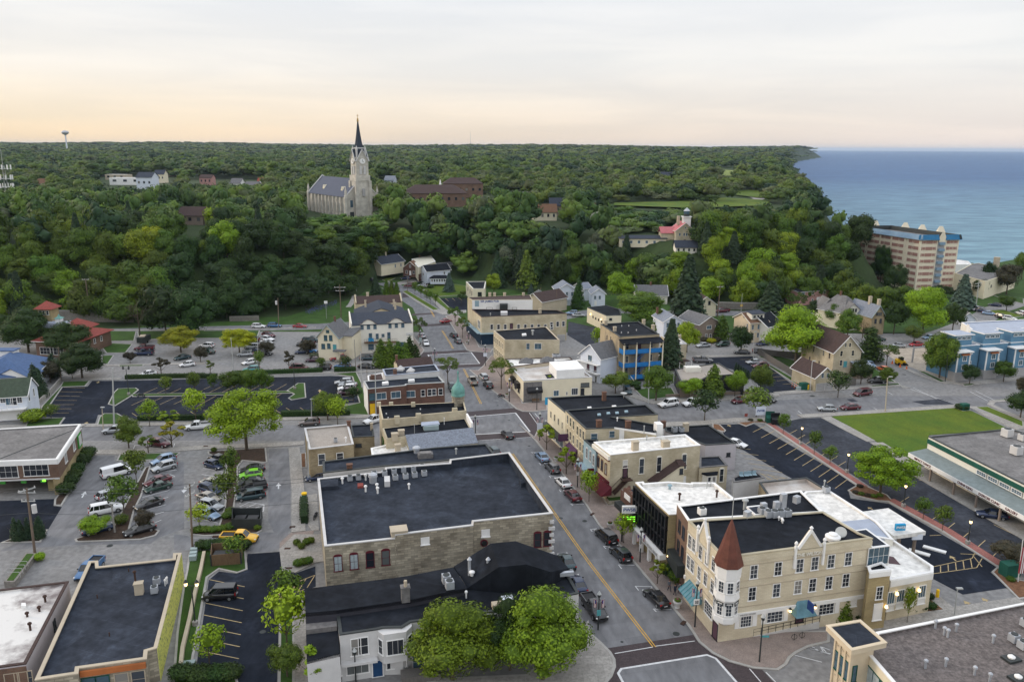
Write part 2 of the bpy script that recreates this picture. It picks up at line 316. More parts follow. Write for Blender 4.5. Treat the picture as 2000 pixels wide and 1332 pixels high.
# ground, lake, hills
def terrain():
 ys=np.concatenate([[-300,0,60,120,180,225],np.arange(250,480,8),np.geomspace(485,16000,130)])
 t=np.linspace(-1,1,241);vs=[];fs=[]
 for y in ys:
  w=(max(y,0)+150)*1.0+60
  for k in t:vs.append((k*w,y))
 vs=np.array(vs);z=TH(vs[:,0],vs[:,1]);v3=np.column_stack([vs,z]);n=len(t)
 for i in range(len(ys)-1):
  for j in range(n-1):a=i*n+j;fs.append((a,a+1,a+n+1,a+n))
 me=bpy.data.meshes.new('ground');me.from_pydata(v3.tolist(),[],fs);me.materials.append(M('forestfloor'))
 for p in me.polygons:p.use_smooth=True
 o=J4('ground',me);o['kind']='structure'
terrain()
def lake():
 m=mat('lake',(.014,.068,.175),col2=(.026,.105,.235),fac=(.3,.7),rough=.5,scale=.004,stretch=(1,2.5,1),spec=.12,detail=7)
 n=m.node_tree.nodes;l=m.node_tree.links;b=n['Principled BSDF']
 no=n.new('ShaderNodeTexNoise');no.inputs['Scale'].default_value=.12;no.inputs['Detail'].default_value=8;no.inputs['Roughness'].default_value=.7
 c=n.new('ShaderNodeTexCoord');mp=n.new('ShaderNodeMapping');mp.inputs['Scale'].default_value=(.5,1.3,1);l.new(c.outputs['Object'],mp.inputs[0]);l.new(mp.outputs[0],no.inputs[0])
 bp=n.new('ShaderNodeBump');bp.inputs['Strength'].default_value=.7;bp.inputs['Distance'].default_value=1.2
 l.new(no.outputs[0],bp.inputs['Height']);l.new(bp.outputs[0],b.inputs['Normal'])
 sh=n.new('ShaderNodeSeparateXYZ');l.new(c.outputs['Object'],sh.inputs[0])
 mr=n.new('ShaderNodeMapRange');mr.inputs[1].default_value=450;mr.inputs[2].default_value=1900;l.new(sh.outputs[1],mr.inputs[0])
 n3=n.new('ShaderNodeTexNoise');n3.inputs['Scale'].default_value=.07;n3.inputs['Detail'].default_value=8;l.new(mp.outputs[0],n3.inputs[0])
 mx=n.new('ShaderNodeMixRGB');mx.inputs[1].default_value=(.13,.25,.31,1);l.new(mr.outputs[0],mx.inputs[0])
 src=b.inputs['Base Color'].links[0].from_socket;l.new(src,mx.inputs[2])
 r3=n.new('ShaderNodeValToRGB');l.new(n3.outputs[0],r3.inputs[0]);r3.color_ramp.elements[0].position=.35;r3.color_ramp.elements[1].position=.68
 r3.color_ramp.elements[0].color=(.72,.76,.8,1);r3.color_ramp.elements[1].color=(1.45,1.35,1.3,1)
 m3=n.new('ShaderNodeMixRGB');m3.blend_type='MULTIPLY';m3.inputs[0].default_value=1;l.new(mx.outputs[0],m3.inputs[1]);l.new(r3.outputs[0],m3.inputs[2])
 l.new(m3.outputs[0],b.inputs['Base Color'])
 mb=MB();ys=[-2000,0,300,600,1000,2000,5000,12000,30000,45000]
 for a,b_ in zip(ys,ys[1:]):
  o=len(mb.v);w0,w1=max(4000,a*1.2),max(4000,b_*1.2)
  x0,x1=(100,100)if b_<8000 else(-w0,-w1)
  mb.add([(x0 if a>=8000 or b_<8000 else 100,a,-5),(w0,a,-5),(w1,b_,-5),(x1,b_,-5)],[(0,1,2,3)])
 J8('lake',mb,m)
lake()
LV=.008
def Z6(name,pts,level,m,z0=0.):
 mb=MB();n=len(pts);mb.add([(p[0],p[1],z0+level*LV)for p in pts],[J2(range(n))]);return J8(name,mb,m)
def gp(*pp,z=0):return[J2(G(p,z)[:2])for p in pp]
def gk(k,*pts):return gp(*PL(k,*pts))
RC=[0]
def K7(pts,w):
 pts=[J1(p[:2])for p in pts];Lp=[];Rp=[]
 for i,p in enumerate(pts):
  a=pts[max(0,i-1)];b=pts[min(len(pts)-1,i+1)];d=(b-a).normalized();nn=J1((-d.y,d.x));Lp.append(p+nn*w/2);Rp.append(p-nn*w/2)
 return Lp,Rp
def Y9(name,pts,w,level,m,z=0.):
 Lp,Rp=K7(pts,w);n=len(pts);mb=MB()
 mb.add([(*p,z+level*LV)for p in Lp]+[(*p,z+level*LV)for p in Rp],[(i,n+i,n+i+1,i+1)for i in range(n-1)]);return J8(name,mb,m)
def Z7(name,pts,w,h,m,z=0.):
 RC[0]+=1;h+=(RC[0]*7%29)*.0013;Lp,Rp=K7(pts,w);n=len(pts);mb=MB()
 for i in range(n-1):
  mb.K0(cct(Rp[i],Rp[i+1],Lp[i+1],Lp[i]),z,z+h)
 return J8(name,mb,m)
def J9(name,pts,m,h=.12,edge=None,ew=.25,top=None):
 RC[0]+=1;h+=(RC[0]*7%29)*.0013;pts=ccw(pts);mb=MB()
 if edge:
  mb.K0(pts,0,h);J8('kerb',mb,edge)
  mb=MB();q=Z0(pts,ew);mb.K0(q,h-.02,h+.03);return J8(name,mb,m)
 mb.K0(pts,0,h);return J8(name,mb,m)
Z6('pavement',[(-175,30),(150,30),(150,262),(-175,258)],.5,'roadlight')
Z6('town_ground',[(150.0,30),(330,30),(300,262),(150.0,262)],.5,'grass')
Z6('town_ground',[(-175,258.1),(300,262.1),(292,455),(183,372),(160,312),(135,301),(93,290),(65,305),(44,330),(22,334),(-8,345),(-22,368),(-62,365),(-64,320),(-80,290),(-109,270),(-139,262),(-175,262)],.5,'grass')
main_axis=[(37,20),(17.8,87.1),(11.7,107.4),(.1,151.2),(-7.3,182.5),(-13,212),(-19.3,243),(-25,268),(-32.1,302),(-40.5,322),(-52,348),(-70,377),(-84,420),(-95,460)]
J6=[p for p in main_axis if p[1]<350]
Y9('main_street',J6,12.6,2,'road')
mb=MB();Lp,Rp=K7([(-46,335),(-52,348),(-60,361)],8)
qs=[]
for i in range(len(Lp)-1):
 for t in np.linspace(0,1,6)[:-1]:qs.append((Lp[i].lerp(Lp[i+1],t),Rp[i].lerp(Rp[i+1],t)))
n=len(qs);mb.add([(a.x,a.y,float(max(TH(a.x,a.y),TH(b.x,b.y)))+.15)for a,b in qs]+[(b.x,b.y,float(max(TH(a.x,a.y),TH(b.x,b.y)))+.15)for a,b in qs],[(i,n+i,n+i+1,i+1)for i in range(n-1)])
J8('hill_street',mb,'road')
Y9('cross_street',gp((-300,848),(0,845),(300,845),(590,845),(760,838),(950,826)),9.5,1.6,'road')
Y9('cross_street',gp((960,826),(1090,812),(1250,805),(1500,800),(1760,790),(2050,790)),13.5,1.7,'road')
Y9('lower_street',gp((-300,742),(0,738),(230,735),(500,725),(760,712),(920,703)),13,1.5,'roadlight')
Y9('upper_street',gp((-250,652),(0,650),(200,648),(450,642),(620,638),(700,633),(850,630)),9,1.9,'road')
Y9('upper_street',gp((860,632),(1000,640),(1100,618),(1180,606),(1300,612),(1420,612),(1560,614),(1700,620)),9,1.8,'road')
Y9('side_street',gk(8,(1150,740),(1300,705),(1450,668),(1600,655),(1750,650),(1900,640))+gk(9,(300,600),(700,590),(900,590),(1200,600)),13,1.4,'roadlight')
Y9('lake_road',gk(9,(600,560),(900,575),(1200,565),(1400,500),(1600,420),(1750,330),(1960,260)),9,1.3,'roadlight')
Y9('lake_road',gk(9,(760,690),(900,760),(1010,850),(1200,930),(1450,990),(1960,1030)),12,1.2,'roadlight')
Z6('construction_ground',gk(9,(860,640),(1240,610),(1250,700),(1440,880),(1350,900),(1140,790),(1000,740)),2.2,'dirt')
Z6('alley',gk(11,(0,1140),(130,1160),(200,1190),(880,1120),(1170,1140),(1170,1250),(940,1320),(640,1310),(0,1300)),1.2,'road')
Z6('parking_lot',gk(11,(950,290),(1145,285),(1165,700),(1165,1090),(1060,1250),(940,1000)),1.3,'road')
Z6('parking_lot',gk(10,(920,360),(1150,355),(1140,420),(1840,420),(1843,1090),(1600,1170),(1500,1240),(700,1250),(0,1310),(480,1080),(620,870),(700,740)),1.25,'road')
Z6('parking_lot',gk(5,(1100,560),(1776,540))+gk(6,(500,600),(930,600),(930,760),(200,780))+gk(5,(1400,740),(1100,750),(1190,560)),1.15,'roadlight')
Z6('asphalt_lot',[*gk(5,(545,960),(760,955),(800,905),(1070,905)),*gk(6,(1040,918),(1205,925),(1262,1120),(1130,1130),(1195,1185),(660,1215)),*gk(5,(1200,1255),(1030,1195),(850,1200),(820,1292),(520,1292),(570,1225),(365,1215))],3,'asphalt')
Z6('asphalt_lot',gk(13,(655,190),(940,170),(965,350),(1085,360),(1258,300),(1262,480),(1160,520),(1155,605),(935,745),(915,1400),(600,1400),(560,1290),(480,1230),(200,1180),(310,420),(400,345),(560,365),(640,330)),3,'asphalt')
Z6('asphalt_lot',gk(10,(-300,820),(0,810),(540,790),(535,860),(620,870),(480,1100),(130,1180),(0,1230),(-300,1330)),3,'asphalt')
Z6('asphalt_lot',gk(21,(20,230),(240,225),(925,625),(855,660),(870,710),(1120,745),(1840,1160),(1780,1190),(1900,1290),(1600,1335),(1400,1230),(1100,900),(560,620),(450,560),(60,330)),3,'asphalt')
Z6('asphalt_lot',gk(21,(540,192),(700,185),(1310,520),(2040,900),(2100,1250),(1880,1130),(1130,720),(380,225)),2.9,'asphaltold')
Z6('asphalt_lot',[*gk(8,(1320,800),(1350,745),(1640,735)),*gk(28,(430,825),(640,960),(1010,1250),(610,1255),(300,1010),(0,930))],3,'asphalt')
Z6('asphalt_lot',gk(7,(735,430),(965,415),(970,525),(850,525)),3,'asphalt')
Z6('asphalt_lot',gk(8,(210,450),(440,500),(460,700),(330,640),(200,560)),3,'asphaltold')
Z6('road_patch',gk(9,(1100,1035),(1330,1015),(1430,1055),(1200,1060)),3.1,'asphaltold')
Z6('road_patch',gk(9,(600,1018),(650,1015),(690,1035),(640,1040)),3.1,'asphaltold')
def crossing(quad,wd,ang_d=None,crosspave='crossbrick'):
 q=[J1(p)for p in ccw(quad)];outer=Z0([J2(p)for p in q],-wd)
 Z6('crosswalk_pavers',outer,3.2,crosspave)
 Z6('crosswalk_line',Z0([J2(p)for p in q],-.18),3.6,'paint');Z6('intersection',Z0([J2(p)for p in q],.12),4.1,'road')
 return outer
crossing(gk(17,(-60,600),(385,562),(508,722),(0,750)),3.6)
crossing(gk(7,(650,888),(1000,868),(1068,958),(700,975)),3.4)
crossing(gk(23,(200,810),(225,775),(920,662),(990,690),(1330,1080),(430,1250)),4.2)
Z6('crosswalk_pavers',gk(7,(520,555),(690,545),(740,553),(520,570)),3.2,'crossbrick')
Z6('crosswalk_pavers',gk(7,(560,645),(840,628),(845,645),(570,660)),3.2,'crossbrick')
Z6('crosswalk_pavers',gk(7,(440,388),(500,385),(540,410),(440,425)),3.2,'crossbrick')
def X2(segs,w=.12,m='paint',lev=4.2,name='road_marking'):
 mb=MB()
 for a,b in segs:
  a=J1(a[:2]);b=J1(b[:2]);d=(b-a);
  if d.length<1e-6:continue
  d.normalize();nn=J1((-d.y,d.x))*w/2
  z=lev*LV;mb.add([(*(a-nn),z),(*(b-nn),z),(*(b+nn),z),(*(a+nn),z)],[(0,1,2,3)])
 return J8(name,mb,m)
def seg(k,*q):return[J2(gk(k,(a,b),(c,d)))for a,b,c,d in q]
def fan(k,s0,s1,n):return seg(k,*[J2(s0[i]+(s1[i]-s0[i])*j/(n-1)for i in range(4))for j in range(n)])
yl=[]
def axx(y):return float(np.interp(y,[p[1]for p in main_axis],[p[0]for p in main_axis]))
for y0,y1,st in((87,151,4),(183,214,4),(237,262,4),(284,345,3)):
 ys=np.linspace(y0,y1,14)
 for a,b in zip(ys,ys[1:]):
  for o in(-.17,.17):yl.append(((axx(a)+o,a),(axx(b)+o,b)))
X2(yl,.13,'paintyellow')
X2(fan(10,(1425,775,1705,700),(1340,1005,1640,920),4)+fan(10,(1700,545,1750,565),(1520,500,1770,500),2)+seg(10,(1545,1030,1615,1000),(1510,535,1770,500),(1690,580,1750,568),(1040,640,1190,600),(960,780,1160,720),(875,938,1200,860),(790,1110,1100,1000))+seg(11,(290,482,515,525),(275,545,500,583),(260,612,500,660),(245,678,420,710),(230,748,400,780),(215,820,420,860),(300,1000,435,1030),(640,525,915,508),(880,570,915,572),(640,640,912,636),(640,705,910,704),(640,775,905,774),(655,808,900,848),(900,848,895,915),(895,915,650,875),(655,835,690,812),(655,868,760,820),(710,885,830,835),(780,893,895,850)),.12,'paint')
X2(fan(13,(315,418,628,482),(218,1048,578,1122),7)+seg(13,(935,505,1255,378),(1255,378,1185,490),(935,505,935,600),(935,600,1160,505),(935,600,1010,480),(1020,560,1100,440),(1100,530,1175,412)),.13,'painttan')
X2(fan(26,(630,905,850,912),(470,1165,690,1160),7),.11,'painttan')
X2(fan(5,(1225,1025,1365,965),(1700,1015,1776,975),5)+fan(5,(1140,1118,1290,1050),(1630,1105,1770,1040),5)+fan(5,(1145,1185,1245,1250),(1650,1172,1740,1225),5)+fan(6,(10,1050,120,998),(610,1032,705,980),7)+fan(6,(20,1150,165,1070),(590,1105,670,1050),6)+fan(6,(70,1180,160,1230),(805,1160,865,1195),8)+fan(6,(1090,960,1200,965),(1080,1120,1210,1100),5),.12,'painttan')
X2(fan(21,(235,280,320,238),(770,645,852,585),11)+fan(21,(130,385,220,392),(230,515,425,542),5)+seg(21,(280,550,460,580),(320,585,460,578),(285,548,350,590),(330,553,400,590))+fan(21,(470,292,522,265),(575,360,625,330),3)+fan(21,(680,432,730,400),(790,500,840,470),3)+fan(21,(1190,738,1250,700),(1890,1150,1945,1095),8)+fan(21,(1200,552,1390,565),(1540,672,1640,690),4)+seg(21,(1800,880,1990,972),(1830,878,2000,940),(1860,905,1850,882),(1930,940,1960,900),(1405,1155,1660,1100),(1405,1200,1690,1160),(1660,1100,1680,1060),(1690,1160,1725,1100),(1665,1080,1725,1155),(1585,1070,1690,1075),(1385,952,1460,948))+fan(21,(1455,1150,1455,1190),(1650,1105,1660,1160),5)+fan(28,(280,862,410,858),(780,1155,975,1140),8)+fan(7,(790,428,815,450),(900,425,925,445),3),.13,'painttan')
tm=[]
tm+=seg(19,(130,330,240,332),(130,328,155,342),(285,525,335,518),(285,522,300,540),(383,652,445,655),(383,650,405,672),(500,795,625,798),(500,793,525,825),(628,958,760,962),(628,956,655,990),(765,1132,905,1135),(765,1130,790,1153),(45,220,90,225))
tm+=seg(17,(145,378,255,380),(195,455,240,455),(520,903,590,905),(520,900,535,910),(588,995,650,995),(588,993,605,1012),(675,1108,740,1108),(675,1106,692,1124),(763,1228,820,1230),(763,1226,780,1244),(75,800,260,787),(390,780,530,770),(505,560,615,715),(553,565,600,620))
tm+=seg(23,(170,650,480,597),(500,590,820,548),(1265,772,1360,883),(1400,802,1480,883),(1605,655,1855,720),(1730,603,1920,655),(1790,598,1810,625),(1840,590,1870,640),(1840,590,1920,622))
tm+=seg(20,(965,1208,1130,1250),(1000,1200,1060,1235),(1060,1195,1100,1240))
tm+=seg(10,(1035,137,1050,112),(1035,137,1065,137),(1335,290,1350,255),(1350,255,1385,253),(1720,240,1748,238),(1748,238,1735,272))
tm+=seg(9,(1110,930,1290,1015),(1090,940,1440,1058),(1545,960,1680,1030),(1590,955,1725,1022),(230,1108,260,1130),(810,1087,850,1105),(625,985,650,1000),(920,965,955,985))
X2(tm,.13,'paint')
def X3(k,x,y,x2,y2,m='paint'):
 a,b=[J1(q)for q in gk(k,(x,y),(x2,y2))];d=(b-a).normalized();nn=J1((-d.y,d.x));z=4.4*LV;mid=a.lerp(b,.5)
 mb=MB().add([(*(a-nn*.12),z),(*(mid-nn*.12),z),(*(mid-nn*.5),z),(*b,z),(*(mid+nn*.5),z),(*(mid+nn*.12),z),(*(a+nn*.12),z)],[(0,1,2,3,4,5,6)])
 J8('road_arrow',mb,m)
for a in((10,820,778,855,715),(11,1045,690,1045,632),(11,108,672,95,733)):X3(*a)
for a in((5,740,1285,755,1262),(26,990,845,975,862),(21,1555,1115,1515,1082),(22,1545,478,1462,420),(22,1705,450,1622,395),(6,958,1045,958,1022),(21,1015,782,980,768),(21,90,245,72,232)):X3(*a,'painttan')
def ext(pts,m='pavers',h=.13):return J9('sidewalk',pts,m,h,'kerb',.35)
ext([*gp((1015,830),(1046,862)),*gk(17,(680,960),(880,1210),(960,1320)),*gk(19,(250,340),(350,500),(480,620),(600,760),(700,880),(880,1090),(1000,1230)),*gk(23,(760,420),(850,560),(960,650),(1100,720),(1300,775),(1500,790),(1570,745),(1600,690),(1650,650),(1750,600),(1920,560),(1925,470),(1130,470)),*gk(20,(400,1050),(130,870)),*gk(19,(1000,900),(860,780),(600,470),(520,340)),*gk(18,(740,1130),(550,860),(330,620),(130,300)),*gk(17,(640,640),(580,700),(548,770))])
ext([*gk(17,(-20,190),(90,280),(195,380),(345,490),(390,530),(450,552),(540,555),(665,540),(665,450),(450,480),(350,180),(180,60),(120,130),(100,160)),][:13]+gk(17,(110,150),(60,195)))
ext(gk(7,(840,650),(960,850),(990,862),(1160,870),(1180,840),(1070,830),(1000,690),(900,570),(850,560),(790,575)))
ext(gk(7,(535,740),(620,850),(610,870),(580,900),(540,890)))
ext([*gk(23,(-30,480),(60,560),(140,640),(175,700),(180,760),(150,840),(60,950)),*gk(16,(1600,990),(1200,990),(700,990),(700,960),(1400,930),(1780,600))],'walk')
Z6('ramp_pad',gk(23,(940,597),(975,583),(1022,612),(990,627)),18.5,'white');Z6('ramp_pad',gk(23,(1520,660),(1540,630),(1572,645),(1555,682)),18.5,'white')
Z6('ramp_pad',gk(23,(45,795),(78,757),(108,770),(78,808)),18.5,'white');Z6('ramp_pad',gk(17,(408,532),(430,527),(457,535),(440,543)),18.5,'white')
ext([*gk(7,(690,530),(760,520),(850,548),(870,530),(960,525),(960,545),(830,565),(770,562))],'walk')
for nm,k,pts,w in[('sidewalk',7,[(620,360),(690,430),(740,490),(800,545)],1.8),('sidewalk',7,[(70,225),(180,250),(300,285),(420,335),(450,375),(560,455),(690,530)],1.2),('sidewalk',7,[(40,365),(50,420),(20,480),(0,500)],2),('sidewalk',10,[(-200,70),(0,70),(600,62),(1200,50),(1843,40)],2),('sidewalk',11,[(0,42),(400,30)],2),('sidewalk',6,[(620,1250),(1000,1240),(1340,1228)],2),('sidewalk',10,[(830,325),(1200,325),(1843,290)],2.4),('sidewalk',11,[(0,300),(330,275),(930,255),(1300,235)],2.2),('sidewalk',5,[(540,895),(1050,888)],1.6),('sidewalk',6,[(0,925),(990,895),(1240,890),(1440,878)],1.8),('sidewalk',5,[(870,775),(1250,765),(1776,755)],1.8),('sidewalk',5,[(820,470),(1400,465),(1776,462)],1.3),('sidewalk',6,[(20,565),(480,560),(930,550)],1.3),('sidewalk',8,[(700,1040),(900,1110),(1300,1085),(1915,1045)],2.6),('sidewalk',8,[(950,1290),(1300,1275),(1580,1250),(1900,1250)],2.6),('sidewalk',8,[(1250,735),(1500,730),(1740,725)],1.6),('sidewalk',9,[(60,975),(600,935),(1000,910),(1060,935)],2.4),('sidewalk',9,[(240,1150),(900,1110),(1500,1070)],2.2),('sidewalk',9,[(440,1155),(620,1250),(800,1340)],2.6),('sidewalk',21,[(1040,350),(1180,440),(1310,520)],2.8),('sidewalk',9,[(1560,1075),(1750,1170),(1940,1250)],2.4),('sidewalk',9,[(1340,880),(1500,905),(1960,855)],2.6),('sidewalk',9,[(1040,780),(1200,850),(1380,900)],1.6),('sidewalk',11,[(1200,280),(1240,700),(1245,1120)],2.2),('sidewalk',13,[(1120,700),(1125,1000),(1120,1400)],1.8),('sidewalk',22,[(600,640),(1000,590),(1500,520),(2000,440)],2.6),('sidewalk',22,[(1160,360),(1300,470),(1400,540)],1.6),('sidewalk',9,[(1960,1020),(1720,1035),(1700,1060),(1960,1180)],1.5),('sidewalk',2,[(700,870),(770,830),(850,810)],2)]:
 if k==2:continue
 Z7(nm,gk(k,*pts),w,.11,'walk')
Z7('brick_walk',gk(21,(340,225),(900,600),(960,640)),1.5,.13,'redpavers');Z7('kerb',gk(21,(320,228),(880,605),(940,645)),.5,.14,'kerb')
Z7('brick_walk',gk(21,(1130,720),(1500,920),(1850,1145)),1.5,.13,'redpavers');Z7('kerb',gk(21,(1105,725),(1480,932),(1835,1160)),.5,.14,'kerb')
def isl(k,*pts,m='grass',e='kerb',name='grass_island'):return J9(name,gk(k,*pts),m,.12,e,.3)
isl(5,(985,1010),(1020,975),(1180,968),(1205,985),(1130,1045),(1000,1125),(935,1110))
isl(6,(705,1032),(790,975),(845,975),(855,1085),(740,1105),(715,1090),(760,1060))
isl(5,(1130,1022),(1776,1012),(1776,1036),(1150,1045));isl(6,(0,1055),(240,1045),(700,1033),(760,1045),(740,1052),(0,1070))
isl(5,(860,1225),(900,1190),(1020,1190),(1100,1235),(1080,1285),(840,1290));isl(5,(385,1235),(565,1225),(520,1290),(250,1305),(215,1305),(240,1260))
isl(5,(545,915),(780,908),(740,955),(545,962),(370,1215),(340,1215),(360,1130),(520,960));isl(6,(1240,890),(1290,990),(1340,1220),(1180,1215),(1130,1155),(1260,1125),(1205,925),(1060,905))
isl(5,(815,475),(1185,478),(1165,560),(850,565),name='grass_strip');isl(6,(0,575),(500,572),(480,630),(0,632),name='grass_strip');isl(5,(1190,478),(1776,470),(1776,535),(1200,550),name='grass_strip')
isl(5,(850,575),(1150,590),(1090,665),(920,665),name='grass_strip');isl(5,(880,690),(990,685),(940,760),(880,762),name='grass_strip');isl(5,(1025,772),(1250,768),(1240,780),(1030,784),name='grass_strip')
isl(10,(1165,415),(1195,350),(1810,330),(1760,370),(1690,380),(1600,405),m='grass');isl(10,(745,1195),(1130,1075),(1260,830),(1450,480),(1510,460),(1420,760),(1350,900),(1290,1130),(1560,1095),(1600,1110),(1560,1160),(1400,1200),(760,1225),m='mulch',name='planting_bed')
isl(11,(335,320),(920,280),(935,425),(890,430),(690,410),(640,470),(640,660),(600,900),(880,1030),(880,1110),(830,1140),(300,1165),(160,1150),(160,1080),(440,1080),(500,880),(540,560),(500,400),(340,345),m='mulch',name='planting_bed')
isl(13,(130,200),(150,160),(640,150),(655,330),(560,365),(400,330),(300,400),(165,1180),(210,1195),(480,1235),(560,1290),(590,1400),(-20,1400),(20,900),(80,480),(110,340),name='grass_strip')
isl(13,(935,770),(1070,690),(1075,1400),(925,1400),name='grass_strip');isl(13,(1050,640),(1155,600),(1160,690),(1080,700),name='grass_strip')
J9('forecourt',gk(13,(938,150),(1070,20),(1400,20),(1330,260),(1260,270),(1080,360),(960,340)),'walk',.12)
isl(10,(540,860),(545,800),(700,600),(800,400),(905,355),(900,390),(680,760),(620,860),m='mulch',name='planting_bed');isl(10,(0,1235),(130,1185),(440,1105),(480,1100),(410,1225),m='mulch',name='planting_bed')
isl(21,(130,220),(300,205),(345,225),(250,222),(190,245),m='mulchred',name='planting_bed');isl(21,(-30,225),(20,232),(60,270),(50,280),(-30,262),m='mulchred',name='planting_bed')
isl(21,(850,660),(930,615),(1110,690),(1150,735),(1050,730),(900,695),m='mulchred',name='planting_bed')
isl(22,(1710,170),(1760,125),(1900,230),(2050,260),(2050,400),(1950,415),m='mulchred',name='planting_bed');isl(22,(780,580),(780,530),(1130,475),(1160,400),(1210,440),(1310,515),m='mulchred',name='planting_bed')
isl(11,(1258,340),(1325,330),(1330,480),(1265,485),m='mulchred',name='planting_bed')
J9('lawn',gk(21,(748,180),(1545,122),(1660,145),(1900,262),(1380,300),(1370,390),(1300,445),(1340,510)),'lawn',.10)
isl(9,(1580,1080),(1680,1075),(1956,1190),(1956,1235),name='grass_strip',m='lawn');isl(9,(1720,1028),(1950,1005),(1950,1015),(1730,1035),name='grass_strip')
isl(9,(780,915),(1000,895),(1015,910),(800,925),name='grass_strip');isl(9,(1140,800),(1200,810),(1360,885),(1320,890),name='grass_strip');isl(9,(1480,905),(1590,900),(1560,915),(1500,918),name='grass_strip')
isl(8,(740,1000),(1050,990),(1090,1060),(860,1090),(800,1060),name='grass_strip');isl(28,(480,830),(640,800),(1010,900),(940,1010),(700,900),name='lawn_patch')
isl(28,(600,940),(640,930),(1160,1230),(1030,1235),(1000,1200),name='grass_strip');isl(9,(740,750),(900,830),(980,890),(840,880),(770,860),name='lawn_patch')
isl(7,(600,350),(760,300),(960,330),(970,400),(740,415),m='lawn',name='lawn_patch');isl(7,(130,225),(240,210),(290,250),(180,250),m='lawn',name='lawn_patch');isl(7,(250,265),(400,230),(440,245),(310,295),m='lawn',name='lawn_patch')
isl(7,(420,320),(640,290),(600,345),(450,335),name='lawn_patch');isl(7,(440,375),(480,365),(740,520),(690,528),name='grass_strip',m='lawn');isl(7,(620,360),(735,420),(850,530),(830,545),(730,470),name='grass_strip',m='lawn')
J9('driveway',gk(7,(400,300),(450,285),(600,250),(610,290),(480,330),(420,345)),'walk',.1)
isl(9,(1690,340),(1800,335),(1956,385),(1800,400),name='lawn_patch',m='lawn');isl(9,(1680,200),(1956,250),(1956,290),(1760,240),name='lawn_patch')
J9('beer_garden_floor',gk(11,(1340,760),(1430,740),(1450,1110),(1380,1110),(1340,1060)),'walk',.13)
Z6('entry_pavers',gk(13,(940,150),(940,90),(1040,0),(1250,-20),(1220,60),(1100,60),(1060,120)),4.3,'pavers')
for k,x,y,r in[(19,943,1322,.45),(19,243,460,.4),(19,60,438,.35),(10,1098,1258,.45),(23,228,555,.2),(17,330,625,.3),(17,503,847,.3),(17,230,497,.3),(13,790,883,.4),(21,622,45,.6),(9,1043,830,.5)]:
 c=gk(k,(x,y))[0];J8('manhole_cover',MB().cyl(c,r,.02,.045,16),'darkmetal')
for k,x,y in[(23,728,405),(19,303,411),(11,1185,1075),(13,1010,147),(13,1025,323),(13,1185,58),(11,318,268),(11,415,1170)]:
 c=gk(k,(x,y))[0];J8('drain_grate',MB().box((c[0],c[1],.10),(.9,.5,.14),.9 if k in(19,23)else.05),'rust')
WD={}
def J5(w,h,style):
 k=(round(w,2),round(h,2),style)
 if k in WD:return WD[k]
 fr,gl,nx,nz,arch=STY[style];t=.09 if w>.7 else.06
 mb=MB();mb.box((-w/2+t/2,-.04,0),(t,.10,h)).box((w/2-t/2,-.04,0),(t,.10,h))
 mb.box((0,-.038,h/2-t/2),(w-2*t,.09,t)).box((0,-.06,-h/2+t*.6),(w+.16,.16,t*1.2))
 iw,ih=w-2*t,h-2*t;b=.028
 for i in range(1,nx):mb.box((-iw/2+iw*i/nx,-.032,0),(b,.06,ih))
 for i in range(1,nz):mb.box((0,-.03,-ih/2+ih*i/nz),(iw,.055,b))
 if arch:
  pts=[(-w/2,h/2)]+[(w/2*cos(a),h/2+w*.22*sin(a))for a in np.linspace(pi,0,7)][1:-1]+[(w/2,h/2)]
  n=len(pts);mb.add([(x,-.09,z)for x,z in pts]+[(x,.0,z)for x,z in pts],[J2(range(n))]+[(i,(i+1)%n,n+(i+1)%n,n+i)for i in range(n)])
 pm=MB().box((0,-.012,0),(iw,.03,ih))
 WD[k]=(mb.mesh('window_frame',fr),pm.mesh('pane',gl));return WD[k]
STY={'w':('white','glass',1,2,0),'w2':('white','glassblue',2,1,0),'w3':('white','glass',3,1,0),'wg':('white','glass',2,3,0),'wgg':('white','glass',4,4,0),'wi':('white','glass',3,5,0),'ws':('white','glass',4,2,0),'d':('darkmetal','glass',1,2,0),'d3':('darkmetal','glass',3,1,0),'m':('maroon','glass',1,2,1),'mc':('maroon','curtain',2,2,1),'c':('cream','glass',1,2,0),'ca':('cream','glass',1,2,1),'t':('tan','glass',1,2,0),'ta':('whitewarm','glass',1,2,1),'g':('graylight','glassblue',1,2,0),'b':('blackframe','glassblack',4,1,0),'bb':('blackframe','glassblack',1,1,0),'wm':('white','glassblue',3,1,0),'gr':('green','glassblue',1,2,0),'grn':('green','curtain',2,1,0),'bl':('whitewarm','blind',1,2,0),'p':('white','white',1,1,0),'br':('brickchim','glass',1,2,1),'ch':('graylight','glass',2,3,1),'a':('aptcream','glass',2,1,0),'blk':('darkwall','glass',1,1,0),'wgrid':('white','glassblue',4,2,0),'garage':('graylight','gray',1,5,0),'garw':('white','white',1,5,0),'dn':('blackframe','purpledoor',1,1,0),'dw':('white','white',1,1,0),'dy':('yellow','yellow',1,1,0),'db':('white','doorblue',1,1,0),'dt':('bluegray','teal',1,1,0)}
def Y7(T,name,me,p,rz,sub=None):
 o=T['_L']
 a=J4(name,me,T,(p[0]-o[0],p[1]-o[1],p[2]-o[2]),rz)
 if sub:J4(sub[0],sub[1],a)
 return a
